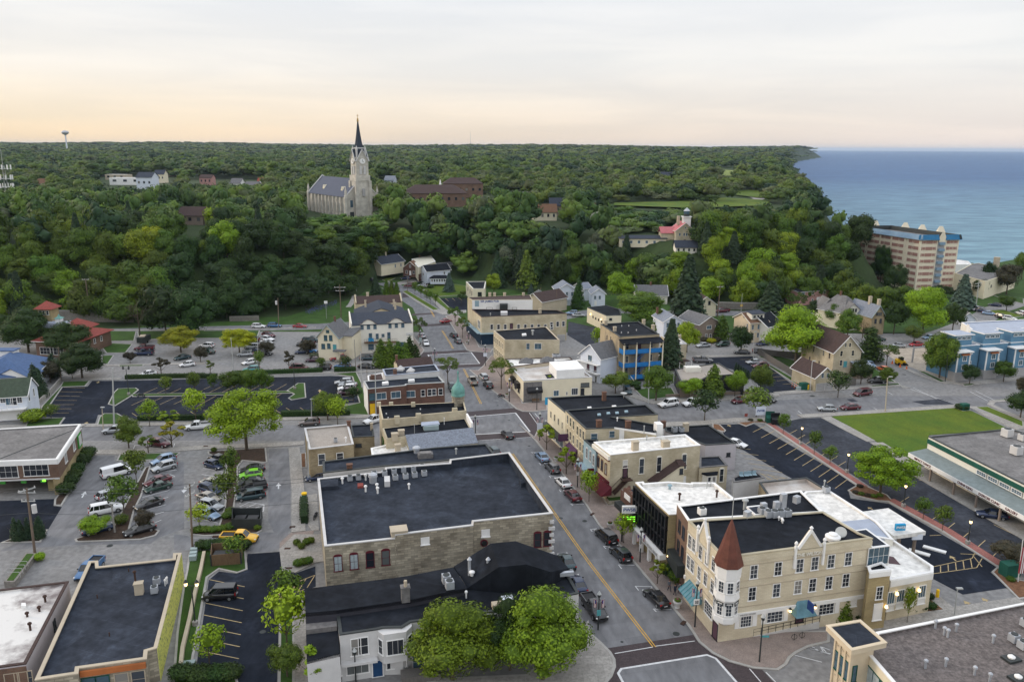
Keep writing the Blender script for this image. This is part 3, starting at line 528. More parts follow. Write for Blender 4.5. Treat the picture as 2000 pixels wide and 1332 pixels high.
class B:
 """one building: an Empty plus its parts, coordinates given in the world"""
 def __init__(s,name,label,cat,loc,group=None,z0=0):
  s.T=J3(name,label,cat,(float(loc[0]),float(loc[1]),float(z0)),0,group);s.T['_L']=list(map(float,(loc[0],loc[1],z0)));s.z0=z0;s.W=[]
 def J0(s,name,mb,m,smooth=False,parent=None):
  me=mb.mesh(name,m,J2(s.T['_L']))
  if smooth:
   for p in me.polygons:p.use_smooth=True
  return J4(name,me,parent or s.T)
 def hit(s,i,px,py):
  a,b=s.W[i];n=J1((b[1]-a[1],a[0]-b[0])).normalized();d=ray(px,py)
  t=(n.x*(a[0]-EYE[0])+n.y*(a[1]-EYE[1]))/(n.x*d[0]+n.y*d[1]);return EYE+d*t
 def ang(s,i):a,b=s.W[i];return atan2(b[1]-a[1],b[0]-a[0])
 def win(s,i,k,x,y,w=1.,h=1.6,st='w',name='window'):
  p=s.hit(i,*P(k,x,y));f,g=J5(w,h,st)
  return Y7(s.T,name,f,p,s.ang(i),('pane'if name=='window'else'door_panel',g))
 def row(s,i,fr,z,w=1.,h=1.6,st='w',name='window'):
  a,b=[J1(q)for q in s.W[i]];f,g=J5(w,h,st)
  for t in fr:
   q=a.lerp(b,t);Y7(s.T,name,f,(q.x,q.y,s.z0+z),s.ang(i),('pane'if name=='window'else'door_panel',g))
 def frame(s,i):
  a,b=[J1(q)for q in s.W[i]];u=(b-a).normalized();return a,u,J1((u.y,-u.x)),(b-a).length
 def wbox(s,name,i,t0,t1,z0,z1,out,m,back=0.0):
  a,u,n,L_=s.frame(i);t1=L_+t1 if t1<=0 else t1
  p=[a+u*t0-n*back,a+u*t0+n*out,a+u*t1+n*out,a+u*t1-n*back]
  return s.J0(name,MB().K0(ccw([J2(q)for q in p]),s.z0+z0,s.z0+z1,True),m)
 def sign(s,i,k,x,y,txt,size,m,out=.08,board=None,name='sign_text'):
  p=s.hit(i,*P(k,x,y));_,u,n,_l=s.frame(i)
  me=K4(txt,size,m);o=Y7(s.T,name,me,(p[0]+n.x*out,p[1]+n.y*out,p[2]),s.ang(i))
  return o
def K4(txt,size,m,ex=.02):
 c=bpy.data.curves.new('text','FONT');c.body=txt;c.size=size;c.extrude=ex;c.align_x='CENTER';c.align_y='CENTER';c.offset=.012*size
 o=bpy.data.objects.new('text',c);COL.objects.link(o);dg=bpy.context.evaluated_depsgraph_get()
 me=bpy.data.meshes.new_from_object(o.evaluated_get(dg));bpy.data.objects.remove(o);me.materials.clear();me.materials.append(M(m))
 me.transform(Matrix.Rotation(pi/2,4,'X'));return me
def J6(name,label,k,pts,wall,roof,cap=None,par=.45,z0=0,cat='building',h=None,base=0,cw=.3,group=None,roofz=None):
 """flat roofed building: pts = parapet corners (zoom px) with heights; FL, FR, BR, BL"""
 q=[]
 for p in pts:
  hh=(p[2]if len(p)>2 else h)+z0
  kk=k
  if isinstance(p[0],J2):w=(*p[0],hh)
  else:g=G(P(kk,p[0],p[1]),hh);w=(g[0],g[1],hh)
  q.append(w)
 if sum(q[i-1][0]*q[i][1]-q[i][0]*q[i-1][1]for i in range(len(q)))<0:print('CW',name,label)
 c=np.mean([(a[0],a[1])for a in q],axis=0);b=B(name,label,cat,c,group,z0)
 xy=[(a[0],a[1])for a in q];zs=[a[2]for a in q];b.W=[(xy[i],xy[(i+1)%len(xy)])for i in range(len(xy))];b.h=zs;b.xy=xy
 inn=Z0(xy,cw);rz=(min(zs)-par)if roofz is None else z0+roofz;b.rz=rz
 n=len(xy);mb=MB();mb.add([(*p,z0+base)for p in xy]+[(*xy[i],zs[i]-.06)for i in range(n)]+[(*inn[i],zs[i]-.06)for i in range(n)]+[(*inn[i],rz-.05)for i in range(n)],[(i,(i+1)%n,n+(i+1)%n,n+i)for i in range(n)]+[(n+i,n+(i+1)%n,2*n+(i+1)%n,2*n+i)for i in range(n)])
 if base:mb.add([(*p,z0+base)for p in xy],[J2(range(n-1,-1,-1))])
 b.J0('wall',mb,wall);b.J0('roof',MB().add([(*p,rz)for p in inn]+[(*inn[i],zs[i]-.06)for i in range(n)],[J2(range(n))]+[(i,(i+1)%n,n+(i+1)%n,n+i)for i in range(n)]),roof)
 if cap:
  o=Z0(xy,-.05);i2=Z0(xy,cw+.04);mb=MB()
  mb.add([(*o[i],zs[i]-.1)for i in range(n)]+[(*o[i],zs[i]+.03)for i in range(n)]+[(*i2[i],zs[i]+.03)for i in range(n)]+[(*i2[i],zs[i]-.1)for i in range(n)],[(i,(i+1)%n,n+(i+1)%n,n+i)for i in range(n)]+[(n+i,n+(i+1)%n,2*n+(i+1)%n,2*n+i)for i in range(n)]+[(2*n+i,2*n+(i+1)%n,3*n+(i+1)%n,3*n+i)for i in range(n)]+[(3*n+i,3*n+(i+1)%n,(i+1)%n,i)for i in range(n)])
  b.J0('parapet_cap',mb,cap)
 return b
def K9(b,k,x,y,z=None):return G(P(k,x,y),b.rz if z is None else z)
def K3(b,k,x,y,h=1.2,w=.8,m='brickchim',z=None):
 g=K9(b,k,x,y,z);mb=MB().box((g[0],g[1],g[2]+h/2-.1),(w,w*.8,h+.2),.25).box((g[0],g[1],g[2]+h+.05),(w+.15,w*.8+.15,.14),.25);return b.J0('chimney',mb,m)
def ac(b,k,x,y,s=1.0,z=None,m='metal'):
 g=K9(b,k,x,y,z);mb=MB().box((g[0],g[1],g[2]+.15+.42*s),(.85*s,.85*s,.84*s),.3)
 o=b.J0('air_conditioner',mb,m);b.J0('fan_grille',MB().cyl((g[0],g[1]),.36*s,g[2]+.16+.84*s,g[2]+.22+.84*s,12),'darkmetal',parent=o);return o
def Y6(b,k,x,y,h=1.,r=.12,m='galv',z=None,cap=True):
 g=K9(b,k,x,y,z);mb=MB().cyl((g[0],g[1]),r,g[2],g[2]+h,10)
 if cap:mb.K2((g[0],g[1],g[2]+h),[(r*1.1,0),(r*1.9,.04),(r*1.8,.2),(r*.6,.32)],10)
 return b.J0('vent_pipe',mb,m)
def Y5(b,name,k,pts,z0,h,m,z=None):
 q=[J2(G(P(k,*p),z0+h)[:2])for p in pts];return b.J0(name,MB().K0(ccw(q),z0,z0+h),m)
def J7(name,label,fl,fr,depth,he,hr,wall,roof,z0=0,axis='x',trim='white',cat='house',over=.45,roofh=None,group=None,top=True,hip=0,k=0):
 """gabled house. fl, fr = front eave corners as zoom pixels (top=True) or ground corners; axis 'x' = ridge along the front, 'y' = gable faces the front"""
 zz=z0+he if top else z0
 a=fl if isinstance(fl,J1)else J1(G(P(k,*fl),zz)[:2]);b_=fr if isinstance(fr,J1)else J1(G(P(k,*fr),zz)[:2])
 u=(b_-a).normalized();n=J1((-u.y,u.x));L_=(b_-a).length;c=b_+n*depth;d=a+n*depth
 o=B(name,label,cat,(a+b_+c+d)/4,group,z0);xy=[J2(a),J2(b_),J2(c),J2(d)];o.W=[(xy[i],xy[(i+1)%4])for i in range(4)];o.xy=xy
 e=z0+he;r=z0+hr;mb=MB().sides(xy,z0,e)
 if axis=='x':m0,m1=(a+d)/2,(b_+c)/2;tri=[(a,d,m0),(b_,c,m1)]
 else:m0,m1=(a+b_)/2,(c+d)/2;tri=[(a,b_,m0),(c,d,m1)]
 if not hip:
  for p,q,t in tri:mb.add([(*p,e),(*q,e),(*t,r)],[(0,1,2)])
 o.J0('wall',mb,wall)
 ru=(m1-m0).normalized();half=(depth if axis=='x'else L_)/2;sl=(hr-he)/half;v=J1((ru.y,-ru.x))
 m0e,m1e=m0-ru*over,m1+ru*over;ez=e-sl*over;w=half+over;mb=MB();lift=.12
 h0,h1=(m0+ru*hip,m1-ru*hip)if hip else(m0e,m1e)
 A0,A1,B0,B1=m0e+v*w,m1e+v*w,m0e-v*w,m1e-v*w
 for X0,X1 in((A0,A1),(B0,B1)):mb.slab([(*X0,ez+lift),(*X1,ez+lift),(*h1,r+lift),(*h0,r+lift)],.14)
 if hip:mb.slab([(*A0,ez+lift),(*B0,ez+lift),(*h0,r+lift)],.14);mb.slab([(*A1,ez+lift),(*B1,ez+lift),(*h1,r+lift)],.14)
 rf=o.J0('roof',mb,roof);o.roof=rf
 if trim:
  mb=MB()
  for X0,X1 in((A0,A1),(B0,B1)):mb.K1((*X0,ez),(*X1,ez),.11,4)
  if not hip:
   for mm,(p,q)in((m0e,(A0,B0)),(m1e,(A1,B1))):
    mb.K1((*p,ez+.02),(*mm,r+.02),.12,4);mb.K1((*q,ez+.02),(*mm,r+.02),.12,4)
  o.J0('trim',mb,trim)
 o.e,o.r,o.m0,o.m1,o.u,o.n,o.L=e,r,m0,m1,u,n,L_;return o
def Y4(o,t=.5,h=1.3,off=0.,m='brickchim',w=.6):
 p=o.m0.lerp(o.m1,t);ru=(o.m1-o.m0).normalized();p=p+J1((ru.y,-ru.x))*off
 o.J0('chimney',MB().box((p.x,p.y,o.r+h/2-.4),(w,w,h+.8),.2).box((p.x,p.y,o.r+h),(w+.12,w+.12,.12),.2),m,parent=o.roof)
b=J6('bank_building','brown brick bank with grey flat roof, white fascia and drive-through below',10,[(-500,432),(572,392),(806,42),(-420,112)],'brownbrick','roofgray','white',h=6.6,base=3.0,par=.25,cat='bank')
BK=b
b.wbox('fascia',0,0,-.01,5.7,6.5,.12,'white');b.wbox('fascia',1,0,-.01,5.7,6.5,.12,'white')
b.win(0,10,362,500,4.2,2.3,'ws');b.win(0,10,55,520,4.2,2.3,'ws');b.win(1,10,655,365,1.6,2.4,'ws');b.win(1,10,738,245,1.6,2.4,'ws')
a,u,n,Ln=b.frame(1);a=J1(a)
b.J0('stone_base',MB().K0(cct(a-n*.1,a+u*Ln-n*.1,a+u*Ln-n*2.6,a+u*2.2-n*2.6,a+u*2.2-n*1.1,a-n*1.1),0,3.0),'yellowstone')
b.J0('back_wall',MB().K0(cct(J1(b.xy[3])+J1((0,-6)),a+u*9-n*2.6,a+u*9.3-n*2.6,J1(b.xy[3])+J1((0,-5))),0,3.0),'darkwall')
b.wbox('trim',0,0,-.01,2.9,3.15,.14,'graylight')
p=b.hit(1,*P(10,790,205));b.J0('sign',MB().box((p[0]+n.x*.1,p[1]+n.y*.1,p[2]),(2.6,.25,2.6),b.ang(1)),'greenbright');b.J0('sign_panel',MB().box((p[0]+n.x*.24,p[1]+n.y*.24,p[2]+.1),(2.0,.06,2.0),b.ang(1)),'graylight')
for x in(230,425,20):q=b.hit(0,*P(10,x,640));b.J0('lane_sign',MB().box((q[0],q[1]+.3,2.6),(.9,.2,.7)),'greenbright')
q=b.hit(0,*P(10,447,602));b.J0('open_light',MB().box((q[0],q[1]-.2,q[2]),(.6,.1,.3)),'signgreen')
b.J0('roof_seam',MB().box((K9(b,10,330,260)[0],K9(b,10,330,260)[1],b.rz+.03),(.15,24,.06),-.33),'darkmetal')
b=J6('shop_building','dark roofed brick shop with a yellow painted mural side wall',12,[(335,1308),(745,1246),(752,1196),(1400,1106),(1408,1030),(1500,1002),(1733,96),(1660,100,4.3),(1655,150,4.25),(940,225,4.25),(935,170),(850,176)],'stonewall','roofblue','tan',h=4.3,par=.35,roofz=3.85,cw=.35,cat='shop')
i=5;b.wbox('mural',i,0,-.01,0,4.1,.06,'yellowmural');b.wbox('sign_band',2,.1,-.1,3.3,3.95,.3,'terracotta')
for t in(.12,.32,.6,.85):b.row(2,[t],1.9,1.5,2.2,'gr'if t<.5 else't')
K3(b,12,1335,485,1.5,1.0,'tan');Y6(b,12,1308,470,2.8,.12,'rust');ac(b,12,1502,395);ac(b,12,1480,480)
for x,y in((1232,275),(932,528),(1048,890)):Y6(b,12,x,y,.5,.07,'rust',cap=False)
for x,y in((1580,410),(1592,395),(1602,385)):Y6(b,12,x,y,.7,.06,'white')
b=J6('shop_building','low shop with a stained white roof and pale side wall at the left edge',12,[(-400,1240),(248,1152),(655,366),(-300,480)],'lavender','roofstained','shinglebrown',h=4.0,par=.3,cat='shop')
b.wbox('brick_front',0,0,-.01,0,3.7,.08,'brownbrick');b.row(0,[.75,.9,.97],2.2,1.4,1.8,'t')
for x,y,h_ in((435,565,.7),(292,835,.8),(378,655,.5),(262,705,.4)):Y6(b,12,x,y,h_,.13,'rust')
Y5(b,'skylight',12,[(200,600),(250,600),(245,570),(205,572)],b.rz,.4,'white');b.win(1,12,520,785,.9,1.5,'d')
b=B('planter_wall','long concrete planter box filled with grass and bike racks beside the alley','planter',G(P(12,200,300),0))
pts=gk(12,(45,425),(150,425),(355,150),(255,145));b.J0('box',MB().K0(ccw(pts),0,.9),'concrete');b.J0('turf',MB().K0(Z0(ccw(pts),.3),.8,.95),'grass')
for t in range(4):q=G(P(12,130+t*25,330-t*35),.95);b.J0('rack',MB().K1((q[0]-1,q[1],1),(q[0]-.9,q[1],1.8),.03).K1((q[0]-.9,q[1],1.8),(q[0]+.9,q[1],1.8),.03).K1((q[0]+.9,q[1],1.8),(q[0]+1,q[1],1),.03),'galv')
f=G(P(26,268,985),5.6);k_=G(P(26,370,885),5.6);dv=(J1(k_[:2])-J1(f[:2]))
fr=J1(f[:2]);u=J1((dv.y,-dv.x)).normalized();b=J7('white_house','white house with mossy green roof and a balcony over a garage door',fr-u*16,fr,dv.length,5.6,8.6,'whitecool','shinglegreen',over=.25)
for x in(27,196):b.win(0,26,x,1030,1.1,1.4,'wg')
b.win(0,26,90,1040,1.5,2.0,'w2');b.win(0,26,138,1040,1.3,2.0,'w');b.win(1,26,288,1000,1.1,2.0,'w');b.win(1,26,336,955,1.0,2.0,'w')
b.wbox('balcony',0,1,-.3,2.75,2.95,1.5,'white');b.wbox('balcony_rail',0,1,-.3,3.7,3.78,1.5,'white',back=-1.42);b.row(0,[.72],1.25,9,2.2,'garw','garage_door')
for t in range(14):a,u_,n_,l_=b.frame(0);q=a+u_*(l_-.4-t*1.1)+n_*1.46;b.J0('baluster',MB().box((q.x,q.y,3.3),(.07,.07,.8)),'white')if t<8 else None
f=G(P(26,330,780),4.8);k_=G(P(26,512,614),4.8);dv=J1(k_[:2])-J1(f[:2]);fr=J1(f[:2]);u=J1((dv.y,-dv.x)).normalized()
b=J7('blue_roof_hall','white hall with a broad blue shingle roof behind the white house',fr-u*15,fr,dv.length,4.8,8.4,'whitecool','shingleblue',axis='y',hip=5);b.row(1,[.2,.35,.5,.65,.8],3.2,.9,1.5,'w')
b2=G(P(26,110,740),6.2);b.J0('gable_end',MB().add([(b2[0]-4,b2[1],4.6),(b2[0]+4,b2[1],4.6),(b2[0],b2[1],6.6),(b2[0]-4,b2[1]+5,4.6),(b2[0]+4,b2[1]+5,4.6),(b2[0],b2[1]+5,6.6)],[(0,1,2)]),'white');b.J0('gable_roof',MB().slab([(b2[0]-4.4,b2[1]-.3,4.6),(b2[0],b2[1]-.3,6.8),(b2[0],b2[1]+6,6.8),(b2[0]-4.4,b2[1]+6,4.6)],.12).slab([(b2[0]+4.4,b2[1]-.3,4.6),(b2[0],b2[1]-.3,6.8),(b2[0],b2[1]+6,6.8),(b2[0]+4.4,b2[1]+6,4.6)],.12),'shingleblue')
g=G(P(26,50,575),7.5);b.J0('dormer',MB().box((g[0],g[1],7.9),(6,2.5,1.6)),'white');b.J0('dormer_roof',MB().box((g[0],g[1],8.8),(6.6,3.1,.25)),'shingleblue')
b=J7('town_hall','brown stone hall with spreading red tile roofs, tower and green cupola',(350,430),(765,445),16,5.0,7.6,'brownbrick','redtile',k=26,hip=5.5,trim='white',cat='town hall',over=.9)
b.row(0,[.25,.5],1.8,4.2,2.2,'ws');b.row(1,[.1,.3,.5,.7],3.2,.9,1.6,'w')
q=G(P(26,445,110),12.4);cx,cy=q[0]-.3,q[1]+2
b.J0('tower',MB().box((cx,cy,6),(4.2,4.2,12)),'yellowstone');b.J0('tower_roof',MB().K2((cx,cy,12),[(4.1,0),(4.0,.12),(.05,2.2)],4,pi/4),'redtile')
for dx in(-1.1,0,1.1):f_,g_=J5(.8,1.4,'w');Y7(b.T,'window',f_,(cx+dx,cy-2.1,10.9),0,('pane',g_))
q=G(P(26,752,262),8.5);b.J0('upper_roof',MB().K2((q[0]-1,q[1]+3,6.6),[(6.2,0),(6.1,.15),(.1,2.8)],4,pi/4),'redtile')
q=G(P(26,596,255),8.2);b.J0('deck_roof',MB().box((q[0],q[1],7.6),(8,4,1.4)),'metalroof');b.J0('cupola',MB().K2((q[0],q[1],8.3),[(1.1,0),(1.1,1.2)],4,.785),'white');b.J0('cupola_roof',MB().K2((q[0],q[1],9.5),[(1.6,0),(.5,.5),(.05,1.3)],4,.785),'verdigris')
b=J7('cream_house','cream house with green trim and grey gable roof facing the car park',(942,612),(1098,620),9,7.2,10.6,'cream','shinglegray',k=6,axis='y',trim='graygreen')
for x,y in((1018,578),):b.win(0,6,x,y,.9,.9,'gr')
for x in(1003,1042):b.win(0,6,x,628,1.0,1.7,'gr')
b.win(0,6,985,692,1.1,1.6,'gr');b.win(0,6,1028,690,1,1.6,'gr');b.wbox('porch',0,5.4,8.4,0,.5,1.6,'concrete');b.win(0,6,1073,705,1.1,2.2,'dt','door');b.wbox('porch_roof',0,5.2,8.6,3.3,3.6,1.8,'shinglegray')
c_=J1(b.xy[2]);b2=b;b.J0('rear_wing',MB().K0(cct(J1(b.xy[1])+b.n*3,J1(b.xy[1])+b.n*3+b.u*3,J1(b.xy[1])+b.n*11+b.u*3,J1(b.xy[1])+b.n*11),0,6.8),'cream');b.J0('wing_roof',MB().slab([(*(J1(b.xy[1])+b.n*2.6),7),(*(J1(b.xy[1])+b.n*2.6+b.u*3.3),7),(*(J1(b.xy[1])+b.n*11.4+b.u*3.3),8.3),(*(J1(b.xy[1])+b.n*11.4),8.3)],.15),'shinglegray');Y4(b,.6)
fl,fr=J1(G(P(27,50,722),8.7)[:2]),J1(G(P(27,1205,665),8.7)[:2]);u=(fr-fl).normalized();n=J1((-u.y,u.x))
b=B('white_inn','white rendered three storey inn with curved gables and two small balconies','inn',(fl+fr)/2+n*4);d=9
xy=[J2(fl),J2(fr),J2(fr+n*d),J2(fl+n*d)];b.W=[(xy[i],xy[(i+1)%4])for i in range(4)]
b.J0('wall',MB().sides(xy,0,[8.7,8.7,10.6,10.6]),'whitewarm');b.J0('roof',MB().slab([(*(fl+u*.3-n*.25),8.75),(*(fr-u*.3-n*.25),8.75),(*(fr-u*.3+n*d),10.7),(*(fl+u*.3+n*d),10.7)],.15),'shingledark')
for e_ in(fl,fr-u*.35):b.J0('side_parapet',MB().add([(*e_,8.6),(*(e_+u*.35),8.6),(*(e_+u*.35),9.3),(*e_,9.3),(*(e_+n*d),10.6),(*(e_+u*.35+n*d),10.6),(*(e_+u*.35+n*d),11.2),(*(e_+n*d),11.2)],[(0,1,2,3),(4,5,6,7),(0,3,7,4),(1,2,6,5),(3,2,6,7)]),'whitewarm')
W_=(fr-fl).length
for c_ in(375,893):
 p0=J1(b.hit(0,*P(27,c_-168,690))[:2]);p1=J1(b.hit(0,*P(27,c_+168,690))[:2]);prof=[(0,8.0),(0,8.9),(.12,9.1),(.25,9.75),(.4,10.15),(.5,10.25),(.6,10.15),(.75,9.75),(.88,9.1),(1,8.9),(1,8.0)]
 vs=[(*(p0.lerp(p1,t)-n*.02),z)for t,z in prof]+[(*(p0.lerp(p1,t)+n*.25),z)for t,z in prof];m_=len(prof)
 b.J0('curved_gable',MB().add(vs,[J2(range(m_)),J2(range(2*m_-1,m_-1,-1))]+[(i,i+1,m_+i+1,m_+i)for i in range(m_-1)]),'whitewarm')
 mb=MB()
 for(t0,z0_),(t1,z1_)in zip(prof[1:-1],prof[2:-1]):mb.K1((*(p0.lerp(p1,t0)-n*.16),z0_),(*(p0.lerp(p1,t1)-n*.16),z1_),.09,4)
 b.J0('coping',mb,'shinglebrown')
for x,y in((258,758),(377,752),(498,748),(777,733),(895,725),(1015,720)):b.win(0,27,x,y,1.1,1.5,'g')
for x,y,w_,h_ in((107,950,1,2.2),(200,945,1,2.2),(415,935,1.1,2.5),(540,925,1,1.9),(648,908,1,1.2),(757,915,1.1,2.4)):b.win(0,27,x,y,w_,h_,'g')
b.win(0,27,1012,1080,1.6,1.8,'gr');b.win(0,27,425,1120,1.8,2.0,'g')
for x in(460,740):
 p=b.hit(0,*P(27,x,1015));q=J1(p[:2]);b.J0('balcony',MB().K0(cct(q-u*2.6,q-u*2.6-n*1.3,q+u*2.6-n*1.3,q+u*2.6),p[2]-.3,p[2],True),'wood')
 mb=MB()
 for t in range(9):r_=q-u*2.6-n*1.28+u*.65*t;mb.K1((*r_,p[2]),(*r_,p[2]+1),.025,4)
 mb.K1((*(q-u*2.6-n*1.28),p[2]+1),(*(q+u*2.6-n*1.28),p[2]+1),.03,4);b.J0('balcony_rail',mb,'rust')
p=b.hit(0,*P(27,1140,880));b.J0('sign',MB().box((p[0]-n.x*.1,p[1]-n.y*.1,p[2]),(2,.12,.8),b.ang(0)),'graylight')
for x in(395,450):p=b.hit(0,*P(27,x,1000));tag(J4('balcony_chair',MB().box((p[0]-n.x*.8,p[1]-n.y*.8,p[2]+.1),(.7,.6,.12)).box((p[0]-n.x*.5,p[1]-n.y*.5,p[2]+.45),(.7,.1,.8)).box((p[0]-n.x*.8-.32,p[1]-n.y*.8,p[2]-.05),(.08,.5,.4)).box((p[0]-n.x*.8+.32,p[1]-n.y*.8,p[2]-.05),(.08,.5,.4)).mesh('balcony_chair','brightblue')),'bright blue wooden chair on the white inn balcony, %s of two'%('left'if x<400 else'right'),'chair','blue chairs on the inn balcony')
fl,fr=J1(G(P(27,150,585),8.0)[:2]),J1(G(P(27,1085,545),8.0)[:2]);b=J7('gabled_block','stone block with a wide low dark grey gable roof behind the white inn',fl,fr,14,8.0,10.8,'creambrick','shingledark',axis='y',trim='darkmetal',cat='building',over=.2)
Y4(b,.45,1.4,4.5,'tan');Y4(b,.5,1.4,-4.5,'tan');Y4(b,.1,1.4,4.5,'tan')
b=J7('brown_roof_block','cream brick block with plain brown roof, farthest of the row by the inn',(135,325),(1005,290),9,8.6,10.4,'creambrick','shinglebrown',k=27,axis='x',trim=None,cat='building',over=.05)
for e_ in(0,1):q=J1(b.xy[e_]);q=q if e_==0 else q-b.u*.4;b.J0('side_parapet',MB().add([(*q,8.4),(*(q+b.u*.4),8.4),(*(q+b.u*.4),9.2),(*q,9.2),(*(q+b.n*4.5),11.1),(*(q+b.u*.4+b.n*4.5),11.1),(*(q+b.n*9),9.2),(*(q+b.u*.4+b.n*9),9.2),(*(q+b.n*9),8.4),(*(q+b.u*.4+b.n*9),8.4)],[(0,1,2,3),(3,2,5,4),(4,5,7,6),(6,7,9,8),(0,3,4,6,8),(1,9,7,5,2)]),'creambrick')
Y4(b,.28,1.2,0,'tan',.9)
# west side of the main street
b=J6('brick_shop','red brick two storey shop with black roof in front of the green dome',14,[(690,398),(1065,362),(1068,352),(1440,333),(1385,272),(650,322)],'redbrick','roofblue','galv',h=6.3,par=.3,cat='shop')
for x,y,w_ in((824,467,2.3),(965,455,2.3),(1107,448,2.3),(1231,438,1.0),(1297,432,1.1),(1337,428,1.1),(1403,425,1.1)):b.win(0 if x<1060 else 2,14,x,y,w_,1.7,'w2'if w_>2 else'w')
b.win(0,14,741,590,1.3,2.4,'dy','door');b.win(0,14,737,477,1.5,1.7,'gr');b.wbox('rear_wall_paint',5,0,-.01,0,6,.05,'white')
Y5(b,'skylight',14,[(830,345),(895,338),(890,322),(832,328)],b.rz,.5,'white');Y5(b,'skylight',14,[(1085,318),(1150,312),(1145,298),(1088,302)],b.rz,.5,'white');K3(b,14,960,308,2.4,.8)
b=J6('parapet_shop','shop with a raised grey parapet and skylights behind the red brick shop',14,[(862,268),(1392,222),(1350,158),(835,205)],'graylight','roofblue','metalroof',h=7.4,par=.3,cat='shop')
for x,y in((1010,215),(1110,232)):q=K9(b,14,x,y);b.J0('skylight',MB().K2((q[0],q[1],q[2]),[(1.2,0),(1.2,.4),(.1,1.2)],4,.6),'graylight')
b=J7('small_roof_shop','little shop with dull brown roof and one brick chimney',(990,192),(1330,160),5,6.6,8.0,'creambrick','shinglebrown',k=14,trim=None,cat='shop',over=.1);Y4(b,0.02,1.2)
b=J6('lean_to','low brown roofed annex with white fascia behind the red brick shop',14,[(695,318),(860,318),(835,240),(690,268)],'white','shinglebrown','white',h=4.5,par=.1,cat='annex');K3(b,14,740,305,1)
b=J6('dome_building','black roofed corner building whose turret has a green copper dome',14,[(830,692),(1190,668),(1192,650),(1655,606),(1632,520),(800,558)],'creambrick','roofblack',None,h=8.6,par=.9,cat='building')
for x,y in((975,690),(1185,665),(1540,612)):q=G(P(14,x,y),8.6);b.J0('chimney',MB().box((q[0],q[1]+.3,8.3),(1,.7,1.6),.25),'creambrick')
for x in(800,920,1135):q=G(P(14,x,548),8.6);b.J0('chimney',MB().box((q[0],q[1],8.6),(.8,.6,.9),.25),'creambrick')
q=G(P(14,1572,560),7.9);dx_,dy_=q[0],q[1]+1
b.J0('turret',MB().K2((dx_,dy_,0),[(1.3,0),(1.3,9.4),(1.42,9.5),(1.42,9.8)],16),'stonewall')
do=b.J0('dome',MB().K2((dx_,dy_,9.8),[(1.4,0),(1.45,.15),(1.32,.25),(1.42,.7),(1.4,1.2),(1.2,1.8),(.85,2.3),(.5,2.65),(.26,3.1),(.16,3.9),(.1,4.6),(.2,4.8),(.2,5.0),(.04,5.4)],20),'verdigris',True)
for x,y in((872,645),(1206,600),(1458,570),(890,685)):Y6(b,14,x,y,.25,.12,'white',cap=False)
b=J6('monitor_shop','black roofed shop with a glazed roof monitor next to the dome building',14,[(872,882),(1700,782),(1645,682),(835,778)],'creambrick','roofblack',None,h=7.2,par=.35,cat='shop')
Y5(b,'roof_monitor',14,[(1240,765),(1385,755),(1375,722),(1228,735)],b.rz,.9,'graygreen');Y5(b,'monitor_roof',14,[(1215,755),(1395,738),(1380,708),(1212,722)],b.rz+.9,.15,'metalroof')
b.wbox('party_wall',0,6,-.2,4,7.1,.06,'white');b.wbox('false_front',1,-.3,5.5,0,8.4,.35,'white');Y6(b,14,1438,745,1.2,.05,'white');Y6(b,14,1148,830,1.6,.04,'galv');b.wbox('ivy',3,0,2.2,2,5.5,.15,'grass')
for x,y in((955,892),(1020,860)):K3(b,14,x,y,1.2,1.1,'tan',z=6.7)
b=J7('slate_roof_shop','shop with a long pale grey shingle roof facing the main street',(1100,1002),(1765,925),7,5.6,7.4,'creambrick','shinglelight',k=14,trim=None,cat='shop',over=.05);b.T['label']='shop with a long pale grey shingle roof beside the main street'
b=J6('white_roof_annex','small white roofed annex behind the grey shingle roof',14,[(735,1050),(1100,1000),(1060,905),(870,910),(865,945),(722,975)],'whitewarm','roofwhite','white',h=5.4,par=.3,cat='annex')
ac(b,14,1015,950,.9);K3(b,14,985,1010,1.4,1,'tan');K3(b,14,1090,920,1.5,.8,'graylight');Y6(b,14,915,960,.3)
b=J6('tan_brick_block','tan brick two storey block with sandy roof and white framed windows',14,[(118,985),(553,934),(500,742),(72,780)],'tanbrick','rooftan','graylight',h=6.4,par=.35,cat='building')
b.win(0,14,242,1085,1.3,2.2,'w');b.win(0,14,420,1058,1.3,1.6,'w');ac(b,14,378,920,.8);Y6(b,14,478,918,.8,.12,'white');K3(b,14,508,775,1.3,.7)
b=J6('blue_roof_annex','low annex with a dark blue roof joined to the tan brick block',14,[(545,868),(755,858),(735,740),(520,752)],'tanbrick','roofblue','darkmetal',h=5.2,par=.25,cat='annex');b.row(0,[.25],3.4,1.2,.8,'blk');K3(b,14,730,800,1.4,.5,'tan')
b=J6('long_roof_shop','long narrow shop with a weathered blue black roof beside the big brick block',14,[(255,1215),(850,1148),(1380,1100),(1930,1035),(1850,932),(1330,970),(740,1042),(250,1105)],'graylight','roofblue','darkmetal',h=7.6,par=.35,cat='shop')
K3(b,14,515,1190,1.0,.9);q=K9(b,14,1168,1020);b.J0('exhaust_fan',MB().K2((q[0],q[1],q[2]),[(.5,0),(.5,.6),(.7,.7),(.7,1),(.45,1.2)],14),'metal')
q=K9(b,14,1255,1065);b.J0('roof_vent',MB().box((q[0],q[1],q[2]+.4),(2.6,1.4,.8),.2).box((q[0],q[1],q[2]+.85),(2.0,1.2,.25),.2),'roofgray');Y6(b,14,1555,1035,.9,.12)
